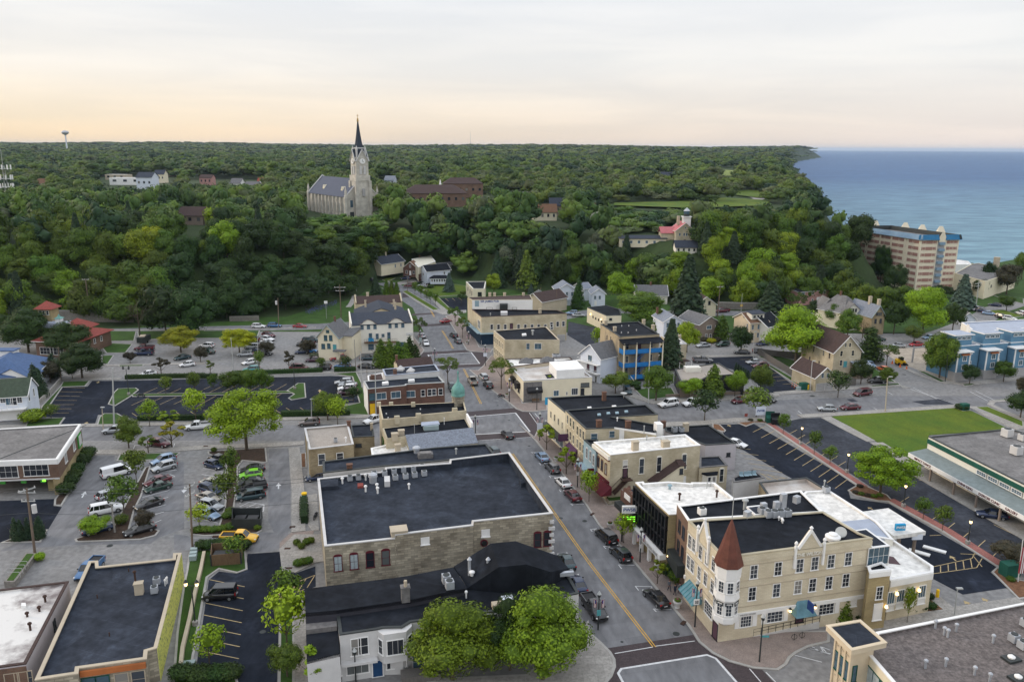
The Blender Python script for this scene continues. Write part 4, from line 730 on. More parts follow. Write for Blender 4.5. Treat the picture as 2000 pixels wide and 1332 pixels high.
b=J6('big_brick_block','large mottled brick block with a wide black roof and stepped parapet',15,[(130,792,8.6),(658,735,8.6),(662,708,9.1),(1246,637,9.1),(1250,607,9.6),(1845,545,9.8),(1520,88,9.8),(1072,142,9.6),(1068,168,9.2),(586,205,9.2),(582,232,8.8),(78,286,8.8)],'stonewall','roofblue','graylight',par=.4,roofz=8.15,cat='building')
blk_=b
for x,y,st in((232,925,'mc'),(352,910,'mc'),(473,897,'m'),(590,880,'m')):b.win(0,15,x,y,1.15,2.3,st)
for x,y in((1730,748),(1802,740)):b.win(4,15,x,y,1.1,2.3,'m')
b.win(2,15,886,756,1.2,1.2,'p');b.win(4,15,1340,697,1.2,1.2,'p');q=b.hit(4,*P(15,1328,768));a,u,n,_l=b.frame(4)
b.J0('round_window',MB().K1((q[0],q[1],q[2]),(q[0]+n.x*.15,q[1]+n.y*.15,q[2]),.55,18),'maroon');b.J0('round_pane',MB().K1((q[0]+n.x*.1,q[1]+n.y*.1,q[2]),(q[0]+n.x*.18,q[1]+n.y*.18,q[2]),.42,18),'glassblack')
for i_ in range(9):
 mb=MB();q=J1(b.xy[5])+n*.12;mb.box((q.x-.15,q.y,.5+i_*1.0),(.9 if i_%2 else.6,.35,.45),b.ang(4));b.J0('quoin',mb,'graylight')
Y5(b,'roof_hatch',15,[(85,352),(235,340),(232,290),(85,290)],b.rz,.6,'roofblue');Y5(b,'roof_hatch',15,[(1605,320),(1672,312),(1655,280),(1592,290)],b.rz,.8,'roofblue');Y5(b,'red_hatch',15,[(378,345),(422,340),(420,318),(378,320)],b.rz,.35,'redtile')
for x,y in((322,305),(385,298),(505,275),(582,268),(652,255),(723,240),(797,235),(865,222),(663,300),(740,290),(808,280),(880,268)):ac(b,15,x,y,.95)
for x,y in((440,300),(440,385),(530,398),(265,325),(525,370)):Y6(b,15,x,y,.8,.14,'white')
Y6(b,15,765,365,.7,.12,'white');q=K9(b,15,495,315);b.J0('exhaust_fan',MB().K2((q[0],q[1],q[2]),[(.6,0),(.6,.9),(.75,1),(.7,1.4),(.4,1.6)],14),'metal');Y5(b,'equipment_box',15,[(580,310),(622,308),(620,265),(578,268)],b.rz,.9,'graylight')
K3(b,15,688,690,.5,2.2,'tan',z=8.9)
b=J6('corner_tavern','grey two storey building with black roofs, bay windows and a humped roof',16,[(260,684),(482,652),(525,642),(640,640),(695,606),(1000,565),(1230,538),(1720,430),(1640,290),(950,395),(650,470),(240,532)],'graylight','roofblack','darkmetal',h=6.2,par=.15,cat='building')
TV=b
b.win(0,16,360,760,1.2,2.3,'w');b.win(0,16,405,752,1.2,2.3,'w')
q=b.hit(0,*P(16,600,745));a,u,n,_l=b.frame(0);q=J1(q[:2]);bay=[q-u*2.0,q-u*1.4+n*1.0,q+u*1.2+n*1.0,q+u*2.0,q+u*2.0-n*.5,q-u*2-n*.5]
b.J0('bay',MB().K0(ccw([J2(p)for p in bay]),2.2,6.0,True),'graylight')
bw=[(bay[0],bay[1]),(bay[1],bay[2]),(bay[2],bay[3])]
for(p0,p1),w_ in zip(bw,(.9,2.0,.9)):f_,g_=J5(w_,2.0,'w'if w_<1 else'w3');m_=(p0+p1)/2;Y7(b.T,'window',f_,(m_.x,m_.y,4.2),atan2(p1.y-p0.y,p1.x-p0.x),('pane',g_))
b.wbox('pent_roof',0,0,-.01,2.4,2.7,.8,'graylight');b.win(0,16,372,893,2.6,1.3,'w3');b.win(0,16,608,862,2.4,1.2,'w3');b.win(0,16,493,890,1.3,2.3,'db','door');b.win(0,16,247,905,.9,1.5,'w');b.win(4,16,735,850,1.2,2.4,'g')
for x,y in((1150,575),(1190,572)):b.win(5,16,x,y,1.5,.7,'w')
q5=[J2(G(P(16,*p),7.0)[:2])for p in((240,535),(690,472),(1040,400),(955,272),(650,330),(48,405),(52,552))]
b.J0('upper_wall',MB().sides(q5,0,6.95),'darkwall');b.J0('upper_roof',MB().K0(ccw(q5),6.5,7.0),'roofblack')
q6=[J2(G(P(16,*p),5.0)[:2])for p in((60,845),(262,798),(242,555),(52,560))]
b.J0('annex_wall',MB().sides(q6,0,4.9),'graylight');b.J0('annex_roof',MB().K0(ccw(q6),4.6,5.0),'roofblack');q7=[J2(G(P(16,*p),5.6)[:2])for p in((55,655),(244,632),(240,540),(52,552))]
b.J0('annex_step',MB().K0(ccw(q7),4.9,5.6),'roofgray')
fr_=[(1040,400,6.3),(1232,272,9.6),(1400,256,9.9),(1545,300,8.2),(1632,300,7.0)];bk_=[(958,268,7.0),(1182,128,10.2),(1335,114,10.4),(1585,200,7.8),(1660,280,7.0)]
f3=[G(P(16,x,y),z)for x,y,z in fr_];b3=[G(P(16,x,y),z)for x,y,z in bk_]
mb=MB();nn=len(f3);mb.add([J2(p)for p in f3]+[J2(p)for p in b3]+[(p[0],p[1],5.6)for p in f3]+[(p[0],p[1],5.6)for p in b3],[(i,i+1,nn+i+1,nn+i)for i in range(nn-1)]+[(2*nn+i,2*nn+i+1,i+1,i)for i in range(nn-1)]+[(nn+i,nn+i+1,3*nn+i+1,3*nn+i)for i in range(nn-1)])
b.J0('humped_roof',mb,'roofblack')
for x,y in((1053,278),(1167,278)):g=G(P(16,x,y),8.2);b.J0('vent_pipe',MB().cyl((g[0],g[1]),.2,7.2,9.3,12).K2((g[0],g[1],9.3),[(.25,0),(.32,.1),(.1,.4)],12),'metal')
K3(b,16,663,470,1.7,1.0,'roofgray',z=7.0);g=G(P(16,663,400),8.6);b.J0('chimney_pot',MB().cyl((g[0],g[1]),.2,8.4,9.6,8),'tan')
for x,y in((912,370),(932,405)):ac(b,16,x,y,1.2,z=7.0)
g=K9(b,16,1410,375);b.J0('exhaust_fan',MB().K2((g[0],g[1],g[2]),[(.5,0),(.5,.5),(.75,.7),(.75,1.1),(.4,1.4)],14),'metal');g=K9(b,16,1530,360);b.J0('duct',MB().box((g[0]-.6,g[1],g[2]+.8),(3.0,.9,.9),.2).box((g[0]+2,g[1]+.5,g[2]+.8),(2.8,.5,.5),.2),'metal')
g=K9(b,16,1285,500);b.J0('skylight',MB().box((g[0],g[1],g[2]+.5),(1.4,1,.9),.25),'whitecool');g=K9(b,16,1250,515);b.J0('roof_box',MB().box((g[0],g[1],g[2]+.3),(2.4,1.0,.6),.25),'tan');Y6(b,16,1068,325,.4,.2,'white',z=7.4);Y6(b,16,1033,460,.7,.1,'white')
b.J0('stair_landing',MB().box((*gk(16,(755,955))[0],.5),(4.5,1.6,1.0),.2),'woodgray')
# east side of the main street
b=J6('pub_building','tall cream building with a white upper wall and blue pub lettering',7,[(1008,440),(1500,436),(1480,398),(970,418)],'creambrick','shinglebrown',None,h=11.6,par=.25,cat='pub')
b.wbox('white_wall',0,0,-.01,0,11.4,.08,'white');b.sign(0,7,1150,452,'SIR JAMES PUB',.95,'bluetrim',.12);b.win(0,7,1148,510,2.0,.8,'d');b.win(0,7,1352,510,1.6,.8,'d');b.win(0,7,1218,505,.7,1.6,'dn','door')
q=b.hit(0,*P(7,1047,470));b.J0('crest',MB().box((q[0],q[1]-.12,q[2]),(1.4,.04,2.0)),'bluegray');q=b.hit(0,*P(7,1265,500));b.J0('roof_shed',MB().box((q[0],q[1]-1.2,9.4),(2.6,2.4,2.0)),'darkmetal')
for x in(1152,1190,1272,1425):K3(b,7,x,408,1,.8,'tan',z=11.3)
q=[G(P(7,1083,578),8.9),G((1107,612),8.9),G((1088,606),8.9),G(P(7,1005,516),8.9)]
def Y2(name,label,world,h,wall,roof,cap=None,**k):
 pts=[]
 for w in world:p=proj((w[0],w[1],h+k.get('z0',0)));pts.append((p[0],p[1]))
 return J6(name,label,0,pts,wall,roof,cap,h=h,**k)
b=Y2('corner_store','long cream brick building with black roof and a navy corner shopfront',q,8.9,'creambrick','roofblack','shinglebrown',cat='store')
for x in(1167,1222,1277,1385,1440,1495,1548,1603,1655):b.win(0,7,x,660,1.0,1.7,'w')
for x,y in((71,476),(121,470),(168,468)):b.win(0,8,x,y,1.0,1.7,'w')
b.win(0,7,1327,655,1,1.9,'dn','door');b.wbox('shopfront',0,0,5.2,0,3.6,.25,'navy');b.wbox('shopfront_side',3,-7,-.01,0,3.6,.25,'navy');b.wbox('canopy',0,-.6,5.6,3.5,3.7,1.2,'bluegray');b.wbox('canopy_side',3,-7.5,.0,3.5,3.7,1.3,'bluegray');b.win(0,7,1112,790,2.4,1.8,'wm');b.row(3,[.75,.9],1.8,2,1.9,'wm');b.row(3,[.7,.85],5.9,1.2,2.6,'g');b.win(0,8,150,590,2.6,2.8,'garage','garage_door')
Y5(b,'roof_unit',7,[(1240,545),(1295,545),(1295,530),(1240,530)],b.rz,1.0,'graylight');K3(b,7,1560,550,1.4,.8,'tan');Y6(b,7,1157,567,.5)
b=J6('plain_cream_block','plain cream brick block with dark flat roof and arched side windows',0,[(985.5,664),(1093,664),(1067,638),(964,646)],'creambrick','roofblack','tan',h=8.2,par=.3,cat='building')
b.win(0,7,1462,818,1.0,1.8,'g');b.win(0,7,1543,818,2.0,1.8,'w2');Y6(b,7,1500,725,1.2,.25);Y5(b,'skylight',7,[(1415,725),(1450,722),(1445,710),(1412,714)],b.rz,.4,'white')
for zz in(5.9,2.6):b.row(3,[.1,.25,.4,.55,.7,.85],zz,.9,1.8,'ca')
b=J6('skylight_shop','low shop with cream roof and two dark pyramid skylights',17,[(345,162),(540,138),(680,122),(880,100),(860,78),(295,92)],'tan','roofwhite','shinglebrown',h=6.0,par=.4,cat='shop')
for x,y in((478,118),(660,108)):q=K9(b,17,x,y);b.J0('skylight',MB().K2((q[0],q[1],q[2]),[(2.6,0),(2.6,.15),(.3,1.1)],4,.7),'shinglegray')
for x,y in((722,88),(752,88)):ac(b,17,x,y,1.2)
b=J6('corner_gift_shop','low corner shop with patchy white roof and black awnings',17,[(455,283),(1050,250),(985,200),(740,165),(680,130),(360,180)],'cream','roofpatchy','graylight',h=5.4,par=.35,cat='shop')
b.wbox('gray_front',0,0,4.6,0,5.0,.12,'roofgray');b.wbox('plinth',3,0,0,0,.8,.12,'gray');b.win(0,17,548,415,3.4,2.0,'d3');q=b.frame(0);b.J0('awning',MB().K0(cct(q[0]+q[1]*.9,q[0]+q[1]*.9+q[2]*1.0,q[0]+q[1]*4.6+q[2]*1.0,q[0]+q[1]*4.6),2.4,[3.9,3.0,3.0,3.9],True),'blackframe')
b.win(0,17,898,375,1.7,1.8,'w3');b.win(0,17,738,390,1.4,1.5,'w2');b.win(0,17,830,392,.4,.9,'w');b.win(0,17,988,320,2.2,1.2,'d3');b.win(0,17,965,378,1,1.8,'d')
n_=len(b.W)-1;b.wbox('awning',n_,1,3.6,2.6,3.9,.9,'blackframe');b.wbox('awning',n_,5,8,2.6,3.9,.9,'blackframe');b.row(n_,[.3,.6],1.9,1.6,1.6,'d')
Y5(b,'upper_room',17,[(742,193),(985,178),(915,103),(678,118)],b.rz,2.4,'white');K3(b,17,785,250,1.2,.7,'tan');g=K9(b,17,845,232);b.J0('air_conditioner',MB().box((g[0],g[1],g[2]+.5),(1.2,.5,1)),'whitewarm')
Y5(b,'roof_patch',17,[(660,262),(775,250),(720,220),(640,228)],b.rz,.03,'roofblue')
b=J7('white_gable_house','narrow white house with grey gable roof and two balconies over the lane',(950,40),(1125,88),11,6.8,9.8,'whitecool','shinglegray',k=17,axis='y',trim='white')
b.win(0,17,1032,88,1.6,1.8,'w2')
for z_ in(2.6,5.0):
 b.wbox('balcony',0,-.4,-.01,z_-.15,z_,1.3,'white');mb=MB();a,u,n,l_=b.frame(0)
 for t in range(12):r_=a+u*(l_*t/11)+n*1.28;mb.K1((*r_,z_),(*r_,z_+.9),.03,4)
 mb.K1((*(a+n*1.28),z_+.9),(*(a+u*l_+n*1.28),z_+.9),.04,4);b.J0('balcony_rail',mb,'white')
b.row(0,[.4,.75],3.7,.9,1.9,'dn','door');b.win(0,17,1083,270,.8,1.9,'w')
b=J6('cream_end_shop','cream rendered end shop with the black roof at the street corner',18,[(325,232),(760,180),(1015,152),(890,55),(590,58),(150,84)],'cream','roofblack','darkmetal',h=8.6,par=.35,cat='shop')
s_=5
for x,y in((182,248),(218,280),(255,318),(293,355)):b.win(s_,18,x,y,.8,1.6,'c')
b.wbox('shop_canopy',s_,-.5,-.01,2.9,3.15,1.7,'darkmetal');b.row(s_,[.15,.35,.6,.8],1.6,2.2,2.0,'wm');K3(b,18,698,110,1.8,.8);Y5(b,'skylight',18,[(540,183),(578,180),(572,168),(536,171)],b.rz,.3,'white');Y5(b,'skylight',18,[(785,172),(825,170),(812,155),(775,158)],b.rz,.3,'white')
g=K9(b,18,890,88);b.J0('satellite_dish',MB().K2((g[0],g[1],g[2]+.8),[(.1,0),(.5,.1),(.75,.35)],12).cyl((g[0],g[1]),.06,g[2],g[2]+.9,6),'galv')
b=J6('long_cream_shop','three storey cream brick shop row with the skylit black roof',18,[(520,386),(800,378),(1210,438),(1210,345),(790,272),(1225,246),(1110,150),(345,203),(322,205)],'creambrick','roofblack','darkmetal',h=9.6,par=.3,cat='shop')
s_=8
for x,y in((345,295),(374,322),(403,352),(441,403),(470,428),(499,452)):b.win(s_,18,x,y,.95,1.9,'c')
for x,y in((343,425),(372,455),(402,490),(440,530),(468,557),(498,585)):b.win(s_,18,x,y,.95,1.9,'c')
for x,y,w_ in((602,465,1.3),(778,440,1.2),(830,428,.8)):b.win(0,18,x,y,w_,1.4,'g')
b.win(1,18,872,440,.9,2.1,'dw','door')
for x,y in((655,245),(745,232),(830,228),(920,215)):Y5(b,'skylight',18,[(x-18,y+8),(x+15,y+5),(x+8,y-12),(x-22,y-8)],b.rz,.2,'bluegray')
K3(b,18,648,370,1.3,.9);K3(b,18,932,378,1.3,.9);Y6(b,18,828,312,.5,.1,'white');Y6(b,18,1088,440,1.4,.07)
b.wbox('white_parapet',1,0,0,9.4,9.75,.1,'white');b.wbox('shopfronts',s_,0,-.01,0,3.1,.15,'brownsiding');b.row(s_,[.1,.55,.8],1.5,2.0,2.0,'d3')
a,u,n,l_=b.frame(s_);l0=a+u*2.6;b.J0('awning',MB().K0(cct(l0,l0+n*1.9,l0+u*4.6+n*1.9,l0+u*4.6),2.4,[3.9,2.5,2.5,3.9],True),'purple')
q=a+u*1.8+n*1.0;b.J0('hanging_sign',MB().box((q.x,q.y,4.6),(2.0,.15,1.5),.15),'purple')
q=G(P(18,1228,385),9.8);b.J0('white_screen',MB().box((q[0],q[1],9.2),(1.2,1.6,3.4),.2),'white')
b=J6('blue_front_shop','two storey pale blue fronted shop between cream neighbours',18,[(618,600),(640,596),(640,490),(500,490)],'bluegray','roofblack','darkmetal',h=8.0,par=.3,cat='shop')
for x,y in((533,625),(567,655),(598,695)):b.win(3,18,x,y,.85,2.0,'ch')
b.wbox('canopy',3,-.5,-.01,3.2,3.4,1.2,'bluegray');b.row(3,[.3,.7],1.6,1.8,2.2,'w2')
b=J6('white_roof_block','weathered cream brick block with bright white roof and arched windows',18,[(762,640),(1640,545),(1492,440),(600,515)],'creambrick','roofwhite','white',h=9.0,par=.4,cat='building')
b.win(0,18,905,730,.95,1.5,'bl');b.win(0,18,905,805,.95,2.2,'dn','door')
for x,y in((1065,752),(1235,735),(1480,708)):b.win(0,18,x,y,1.0,2.9,'ta');
b.win(0,18,1472,885,1.0,1.4,'p')
for x,y in((645,712),(680,745),(717,782)):b.win(3,18,x,y,.9,2.0,'br')
b.wbox('cornice',3,0,-.01,8.0,8.7,.4,'whitewarm');b.wbox('cornice_trim',3,.2,-.2,7.7,7.95,.25,'maroon');b.wbox('shop_cornice',3,0,-.01,3.6,4.0,.3,'maroon');b.row(3,[.2,.5,.8],3.0,1.6,1.0,'bl')
a,u,n,l_=b.frame(3);l0=a+u*1.2;b.J0('awning',MB().K0(cct(l0,l0+n*2.0,l0+u*6.2+n*2.0,l0+u*6.2),1.9,[3.4,2.0,2.0,3.4],True),'maroon');q=a+u*1+n*.9;b.J0('hanging_sign',MB().box((q.x,q.y,4.0),(1.4,.15,.9),.15),'maroon')
K3(b,18,1000,595,1.6,1.1,'tan');K3(b,18,1297,565,1.1,1.3,'tan');Y6(b,18,1115,500,.7,.08);Y6(b,18,1253,525,.6,.08)
a,u,n,l_=b.frame(0);p0=J1(b.hit(0,*P(18,905,870))[:2]);z0_=float(b.hit(0,*P(18,905,868))[2]);p1=J1(b.hit(0,*P(18,770,1010))[:2]);z1_=max(.3,float(b.hit(0,*P(18,770,1005))[2]))
mb=MB().box(((p0+n*.7).x,(p0+n*.7).y,z0_),(1.8,1.3,.12),b.ang(0))
for s in range(13):r_=p0.lerp(p1,(s+1)/14)+n*.7;mb.box((r_.x,r_.y,z0_+(z1_-z0_)*(s+1)/14),(.5,1.1,.06),b.ang(0))
for o_ in(.15,1.25):mb.K1((*(p0+n*o_),z0_),(*(p1+n*o_),z1_),.07,4);mb.K1((*(p0+n*o_),z0_+1),(*(p1+n*o_),z1_+1),.04,4)
b.J0('fire_escape',mb,'rust')
c0,c1,c2=[b.hit(0,*P(18,x,y))for x,y in((1120,905),(1395,715),(1440,715))]
v=[(c0[0],c0[1],c0[2]),(c1[0],c1[1],c1[2]),(c2[0],c2[1],c2[2]),(c2[0],c2[1],2.2),(c1[0]-2.3,c1[1]-.8,2.2)]
b.J0('stair_enclosure',MB().add([(p[0]+n.x*1.6,p[1]+n.y*1.6,p[2])for p in v]+[J2(p)for p in v],[(0,1,2,3,4)]+[(i,(i+1)%5,5+(i+1)%5,5+i)for i in range(5)]),'cream')
b.J0('stair_roof',MB().slab([(c0[0]+n.x*1.9,c0[1]+n.y*1.9,c0[2]+.15),(c1[0]+n.x*1.9,c1[1]+n.y*1.9,c1[2]+.15),(c1[0],c1[1],c1[2]+.4),(c0[0],c0[1],c0[2]+.4)],.15).slab([(c1[0]+n.x*1.9-.3*u.x,c1[1]+n.y*1.9-.3*u.y,c1[2]+.2),(c2[0]+n.x*1.9+.3*u.x,c2[1]+n.y*1.9+.3*u.y,c2[2]+.2),(c2[0]+.3*u.x,c2[1]+.3*u.y,c2[2]+.6),(c1[0],c1[1],c1[2]+.6)],.15),'shinglebrown')
q=b.hit(0,*P(18,1410,770));f_,g_=J5(.7,1.1,'d');Y7(b.T,'window',f_,(q[0]+n.x*1.62,q[1]+n.y*1.62,q[2]),b.ang(0),('pane',g_))
b=J6('rear_annex','low cream brick annex with black roof and a small bay window',18,[(1630,765),(1905,742),(1830,650),(1632,660)],'creambrick','roofblue','roofgray',h=5.0,par=.25,cat='annex');b.win(0,18,1845,840,.9,2.6,'ta')
q=J1(b.hit(0,*P(18,1730,850))[:2]);a,u,n,l_=b.frame(0);b.J0('bay',MB().K0(cct(q-u*1.4,q-u*.9+n*.8,q+u*.9+n*.8,q+u*1.4),1.2,3.7),'whitewarm');b.J0('bay_roof',MB().K0(cct(q-u*1.6,q-u*1+n*1.0,q+u*1+n*1.0,q+u*1.6),3.7,4.0),'roofblack')
for d_ in(-.45,.45):f_,g_=J5(.65,1.7,'w');p=q+u*d_+n*.82;Y7(b.T,'window',f_,(p.x,p.y,2.6),b.ang(0),('pane',g_))
b=J6('black_roof_annex','low black roofed annex with pale lilac side wall by the car park',18,[(1690,545),(1990,525),(1720,345),(1290,372),(1300,410),(1500,470)],'lavender','roofblack','darkmetal',h=5.4,par=.25,cat='annex')
K3(b,18,1495,410,1.6,1,'tan');ac(b,18,1385,420,1.1);ac(b,18,1455,420,1.0);K3(b,18,1275,370,1.2,.9);b.win(0,18,1912,640,.8,.9,'d')
b=J6('terrace_annex','flat roofed annex with dark roof terrace and folding chairs',21,[(110,605),(310,575),(235,515),(100,575)],'graylight','roofblack','roofgray',h=3.4,par=.1,cat='annex')
for x,y in((160,575),(190,573),(215,570),(245,568)):
 g=K9(b,21,x,y);b.J0('deck_chair',MB().box((g[0],g[1],g[2]+.4),(.7,.7,.08)).box((g[0],g[1]+.35,g[2]+.7),(.7,.08,.6)),'bluegray')
b=J6('orange_brick_shed','low tan brick building with a sunken grey roof behind the hotel',20,[(700,165),(1110,130),(965,42),(640,75)],'tanbrick','roofpatchy','darkmetal',h=3.8,par=.8,cat='building')
q0,q1=J1(G(P(18,862,965),5.4)[:2]),J1(G(P(18,1000,1090),5.4)[:2])
b=B('brick_gable_front','narrow red brick shop with a stepped gable and stone plaque','shop',(q0+q1)/2);u=(q1-q0).normalized();n=J1((u.y,-u.x));n=n if n.x<0 else-n;l_=(q1-q0).length
pr=[(0,0),(0,5.2),(.18,5.2),(.2,5.9),(.42,6.3),(.5,6.9),(.58,6.3),(.8,5.9),(.82,5.2),(1,5.2),(1,0)];m_=len(pr)
b.J0('wall',MB().add([(*(q0.lerp(q1,t)),z)for t,z in pr]+[(*(q0.lerp(q1,t)-n*.4),z)for t,z in pr],[J2(range(m_)),J2(range(2*m_-1,m_-1,-1))]+[(i,(i+1)%m_,m_+(i+1)%m_,m_+i)for i in range(m_)]),'redbrick')
b.J0('roof',MB().K0(cct(q0-n*.4,q1-n*.4,q1-n*9,q0-n*9),0,4.9),'roofblue');c_=q0.lerp(q1,.5)+n*.05;b.J0('plaque',MB().box((c_.x,c_.y,4.9),(l_*.4,.12,.9),atan2(u.y,u.x)),'white');c_=q0.lerp(q1,.5)+n*.6;b.J0('awning',MB().box((c_.x,c_.y,2.9),(l_*.9,1.2,.9),atan2(u.y,u.x)),'darkmetal')
b=J6('glass_bank','bank with a black glass street front and white flat roof',19,[(888,408),(950,405),(1390,290),(1235,165),(1060,165),(1055,172),(880,158),(700,172),(690,158),(632,165)],'yellowstone','roofwhite','white',h=9.6,par=.5,cat='bank')
s_=9;b.wbox('glass_front',s_,.2,-.2,3.4,9.0,.25,'glassblack')
a,u,n,l_=b.frame(s_)
for i_ in range(11):q=a+u*(.2+(l_-.4)*i_/10)+n*.35;b.J0('mullion',MB().box((q.x,q.y,6.3),(.16,.22,5.8),b.ang(s_)),'blackframe')
for z_ in(3.5,5.3,7.1,9.1):b.wbox('rail',s_,.1,-.1,z_-.1,z_+.1,.42,'blackframe')
b.wbox('sign_band',s_,-.3,-.2,2.4,3.2,1.0,'white');me=K4('PORT WASHINGTON STATE BANK',.62,'gray');q=a+u*(l_*.5)+n*1.04;Y7(b.T,'sign_text',me,(q.x,q.y,2.8),b.ang(s_))
for t in(.15,.38,.62,.85):q=a+u*l_*t+n*.6;b.J0('column',MB().box((q.x,q.y,1.2),(.5,.5,2.4),b.ang(s_)),'white')
for x,y in((967,300),(1252,278)):Y6(b,19,x,y,.9,.14,'rust')
Y6(b,19,893,215,.5,.2,'bluegray');Y6(b,19,1177,212,.8,.05);Y6(b,19,1207,195,.8,.05)
q=a+u*(-.1)+n*1.4;aa=b.ang(0)
q=G(P(19,583,375),5.6);b.J0('sign_box',MB().box((q[0],q[1],5.7),(2.2,.35,1.2),.05),'white');Y7(b.T,'sign_text',K4('PWSB',.75,'bluetrim'),(q[0],q[1]-.2,5.7),.05)
b.J0('sign_board',MB().box((q[0],q[1],4.2),(2.2,.35,1.4),.05),'blackframe');b.J0('sign_post',MB().box((q[0]-.9,q[1]+.3,2.5),(.25,.25,5)),'blackframe')
for z_ in(4.5,4.15,3.8):b.J0('led_text',MB().box((q[0],q[1]-.19,z_),(1.9,.03,.18),.05),'signgreen')
b=J6('brick_infill','brown brick three storey infill with a black roof beside the hotel',20,[(155,340),(250,325),(1078,280),(925,132),(110,232),(78,222)],'brownbrick','roofblack','white',h=11.2,par=.35,cat='building')
a,u,n,l_=b.frame(5);
for z_ in(8.6,5.6):b.row(5,[.35,.7],z_,1.0,1.9,'blk')
b.wbox('awning',5,.2,-.2,2.6,4.4,1.1,'darkmetal');q=a+u*.5+n*1.0;b.J0('wall_lamp',MB().K2((q.x,q.y,3.2),[(.12,0),(.2,.15),(.1,.3)],8),'sconce')
ac(b,20,247,300,1.1,m='white');Y6(b,20,541,262,1.3,.25);
# corner hotel
b=J6('corner_hotel','cream brick three storey corner hotel with turret, gables and shuttered windows',20,[(352,545),(400,590),(520,575),(1416,458),(1330,425),(1078,275),(155,338)],'wilsonbrick','roofblack','creambrick',h=11.8,par=.3,cat='hotel')
HT=b;fi=2;si=6
for x,y in((603,688),(769,667),(917,645),(1020,630),(1131,616),(1249,600)):b.win(fi,20,x,y,1.1,1.95,'wg')
for x,y in((591,838),(757,815),(904,793),(1004,778),(1116,763),(1232,745)):b.win(fi,20,x,y,1.1,1.95,'wg')
for x,y,w_ in((549,1015,1.6),(747,982,2.3),(1100,930,2.3)):
 b.win(fi,20,x,y,w_,2.1,'wgg')
 for s_ in(-1,1):
  q=b.hit(fi,*P(20,x,y));a,u,n,l_=b.frame(fi);c_=J1(q[:2])+u*s_*(w_/2+.42)+n*.06;b.J0('shutter',MB().box((c_.x,c_.y,q[2]),(.62,.08,2.1),b.ang(fi)),'white')
b.win(fi,20,917,985,1.2,2.2,'dn','door');b.win(fi,20,1287,890,.9,1.6,'p','vent_panel')
b.wbox('belt_course',fi,-.2,-.01,3.35,3.85,.18,'white');b.wbox('belt_course',si,.01,.3,3.35,3.85,.18,'white')
for z_ in(4.6,7.3,8.2,10.3):b.wbox('string_course',fi,0,-.01,z_,z_+.12,.07,'tan');b.wbox('string_course',si,0,-.01,z_,z_+.12,.07,'tan')
b.wbox('cornice',fi,0,-.01,10.9,11.5,.12,'wilsonbrick')
def gab(i,k,x0,x1,y,txt,size,ty):
 a,u,n,l_=b.frame(i);p0,p1=[J1(b.hit(i,*P(k,x,yy))[:2])for x,yy in((x0,y),(x1,y))];w_=(p1-p0).length;ru=(p1-p0).normalized()
 pr=[(0,11.6),(.13,11.75),(.5,13.9),(.87,11.75),(1,11.6)];m_=5
 b.J0('gable',MB().add([(*(p0.lerp(p1,t)+n*.12),z)for t,z in pr]+[(*(p0.lerp(p1,t)-n*.4),z)for t,z in pr],[J2(range(m_)),J2(range(2*m_-1,m_-1,-1))]+[(i_,i_+1,m_+i_+1,m_+i_)for i_ in range(4)]),'wilsonbrick')
 b.J0('gable_coping',MB().K1((*(p0.lerp(p1,.1)+n*.05),11.7),(*(p0.lerp(p1,.5)+n*.05),14.0),.22,4).K1((*(p0.lerp(p1,.9)+n*.05),11.7),(*(p0.lerp(p1,.5)+n*.05),14.0),.22,4).K2((*(p0.lerp(p1,.5)+n*.05),13.9),[(.2,0),(.15,.3),(.25,.45),(.05,.7)],8),'white')
 for t in(0,1):q=p0.lerp(p1,t)+n*.15;b.J0('finial',MB().box((q.x,q.y,10.6),(.28,.28,3.0),b.ang(i)).K2((q.x,q.y,12.1),[(.22,0),(.12,.2),(.24,.4),(.2,.55),(.04,.75)],8),'white')
 q=p0.lerp(p1,.5)+n*.22;Y7(b.T,'sign_text',K4(txt,size,'whitewarm',.05),(q.x,q.y,ty),b.ang(i))
gab(fi,20,888,1080,520,'THE WILSON',.62,10.85)
gab(si,20,228,306,440,'THE WILSON',.42,10.55)
for x,y in((168,483),(196,508),(241,555),(284,597),(331,638),(159,623),(186,650),(232,698),(275,735),(322,788)):b.win(si,20,x,y,1.0,2.0,'wg')
b.win(si,20,153,810,1.6,1.7,'wgg');b.win(si,20,295,945,2.2,1.9,'wgg')
a,u,n,l_=b.frame(si);p=J1(b.hit(si,*P(20,205,850))[:2]);b.J0('awning',MB().add([(*(p-u*1.9),4.0),(*(p+u*1.9),4.0),(*(p+u*2.1+n*1.5),2.6),(*(p-u*2.1+n*1.5),2.6),(*(p-u*1.9),2.6),(*(p+u*1.9),2.6)],[(0,1,2,3),(0,3,4),(1,5,2),(3,2,5,4)]),'awningblue')
mb=MB()
for t in range(7):mb.K1((*(p+u*(-1.9+t*.63)+n*.03),4.04),(*(p+u*(-2.1+t*.7)+n*1.53),2.63),.035,4)
b.J0('awning_ribs',mb,'teal')
a,u,n,l_=b.frame(fi);p=J1(b.hit(fi,*P(20,933,905))[:2]);b.J0('entry_canopy',MB().add([(*(p-u*.7),4.3),(*(p+u*.7),4.3),(*(p+u*1.5+n*1.3),2.7),(*(p-u*1.5+n*1.3),2.7),(*(p-u*1.5),2.7),(*(p+u*1.5),2.7)],[(0,1,2,3),(0,3,4),(1,5,2),(3,2,5,4)]),'awningblue')
b.J0('hanging_sign',MB().box(((p+n*1.5+u*.2).x,(p+n*1.5+u*.2).y,4.3),(.15,1.2,1.2),b.ang(fi)),'bluetrim')
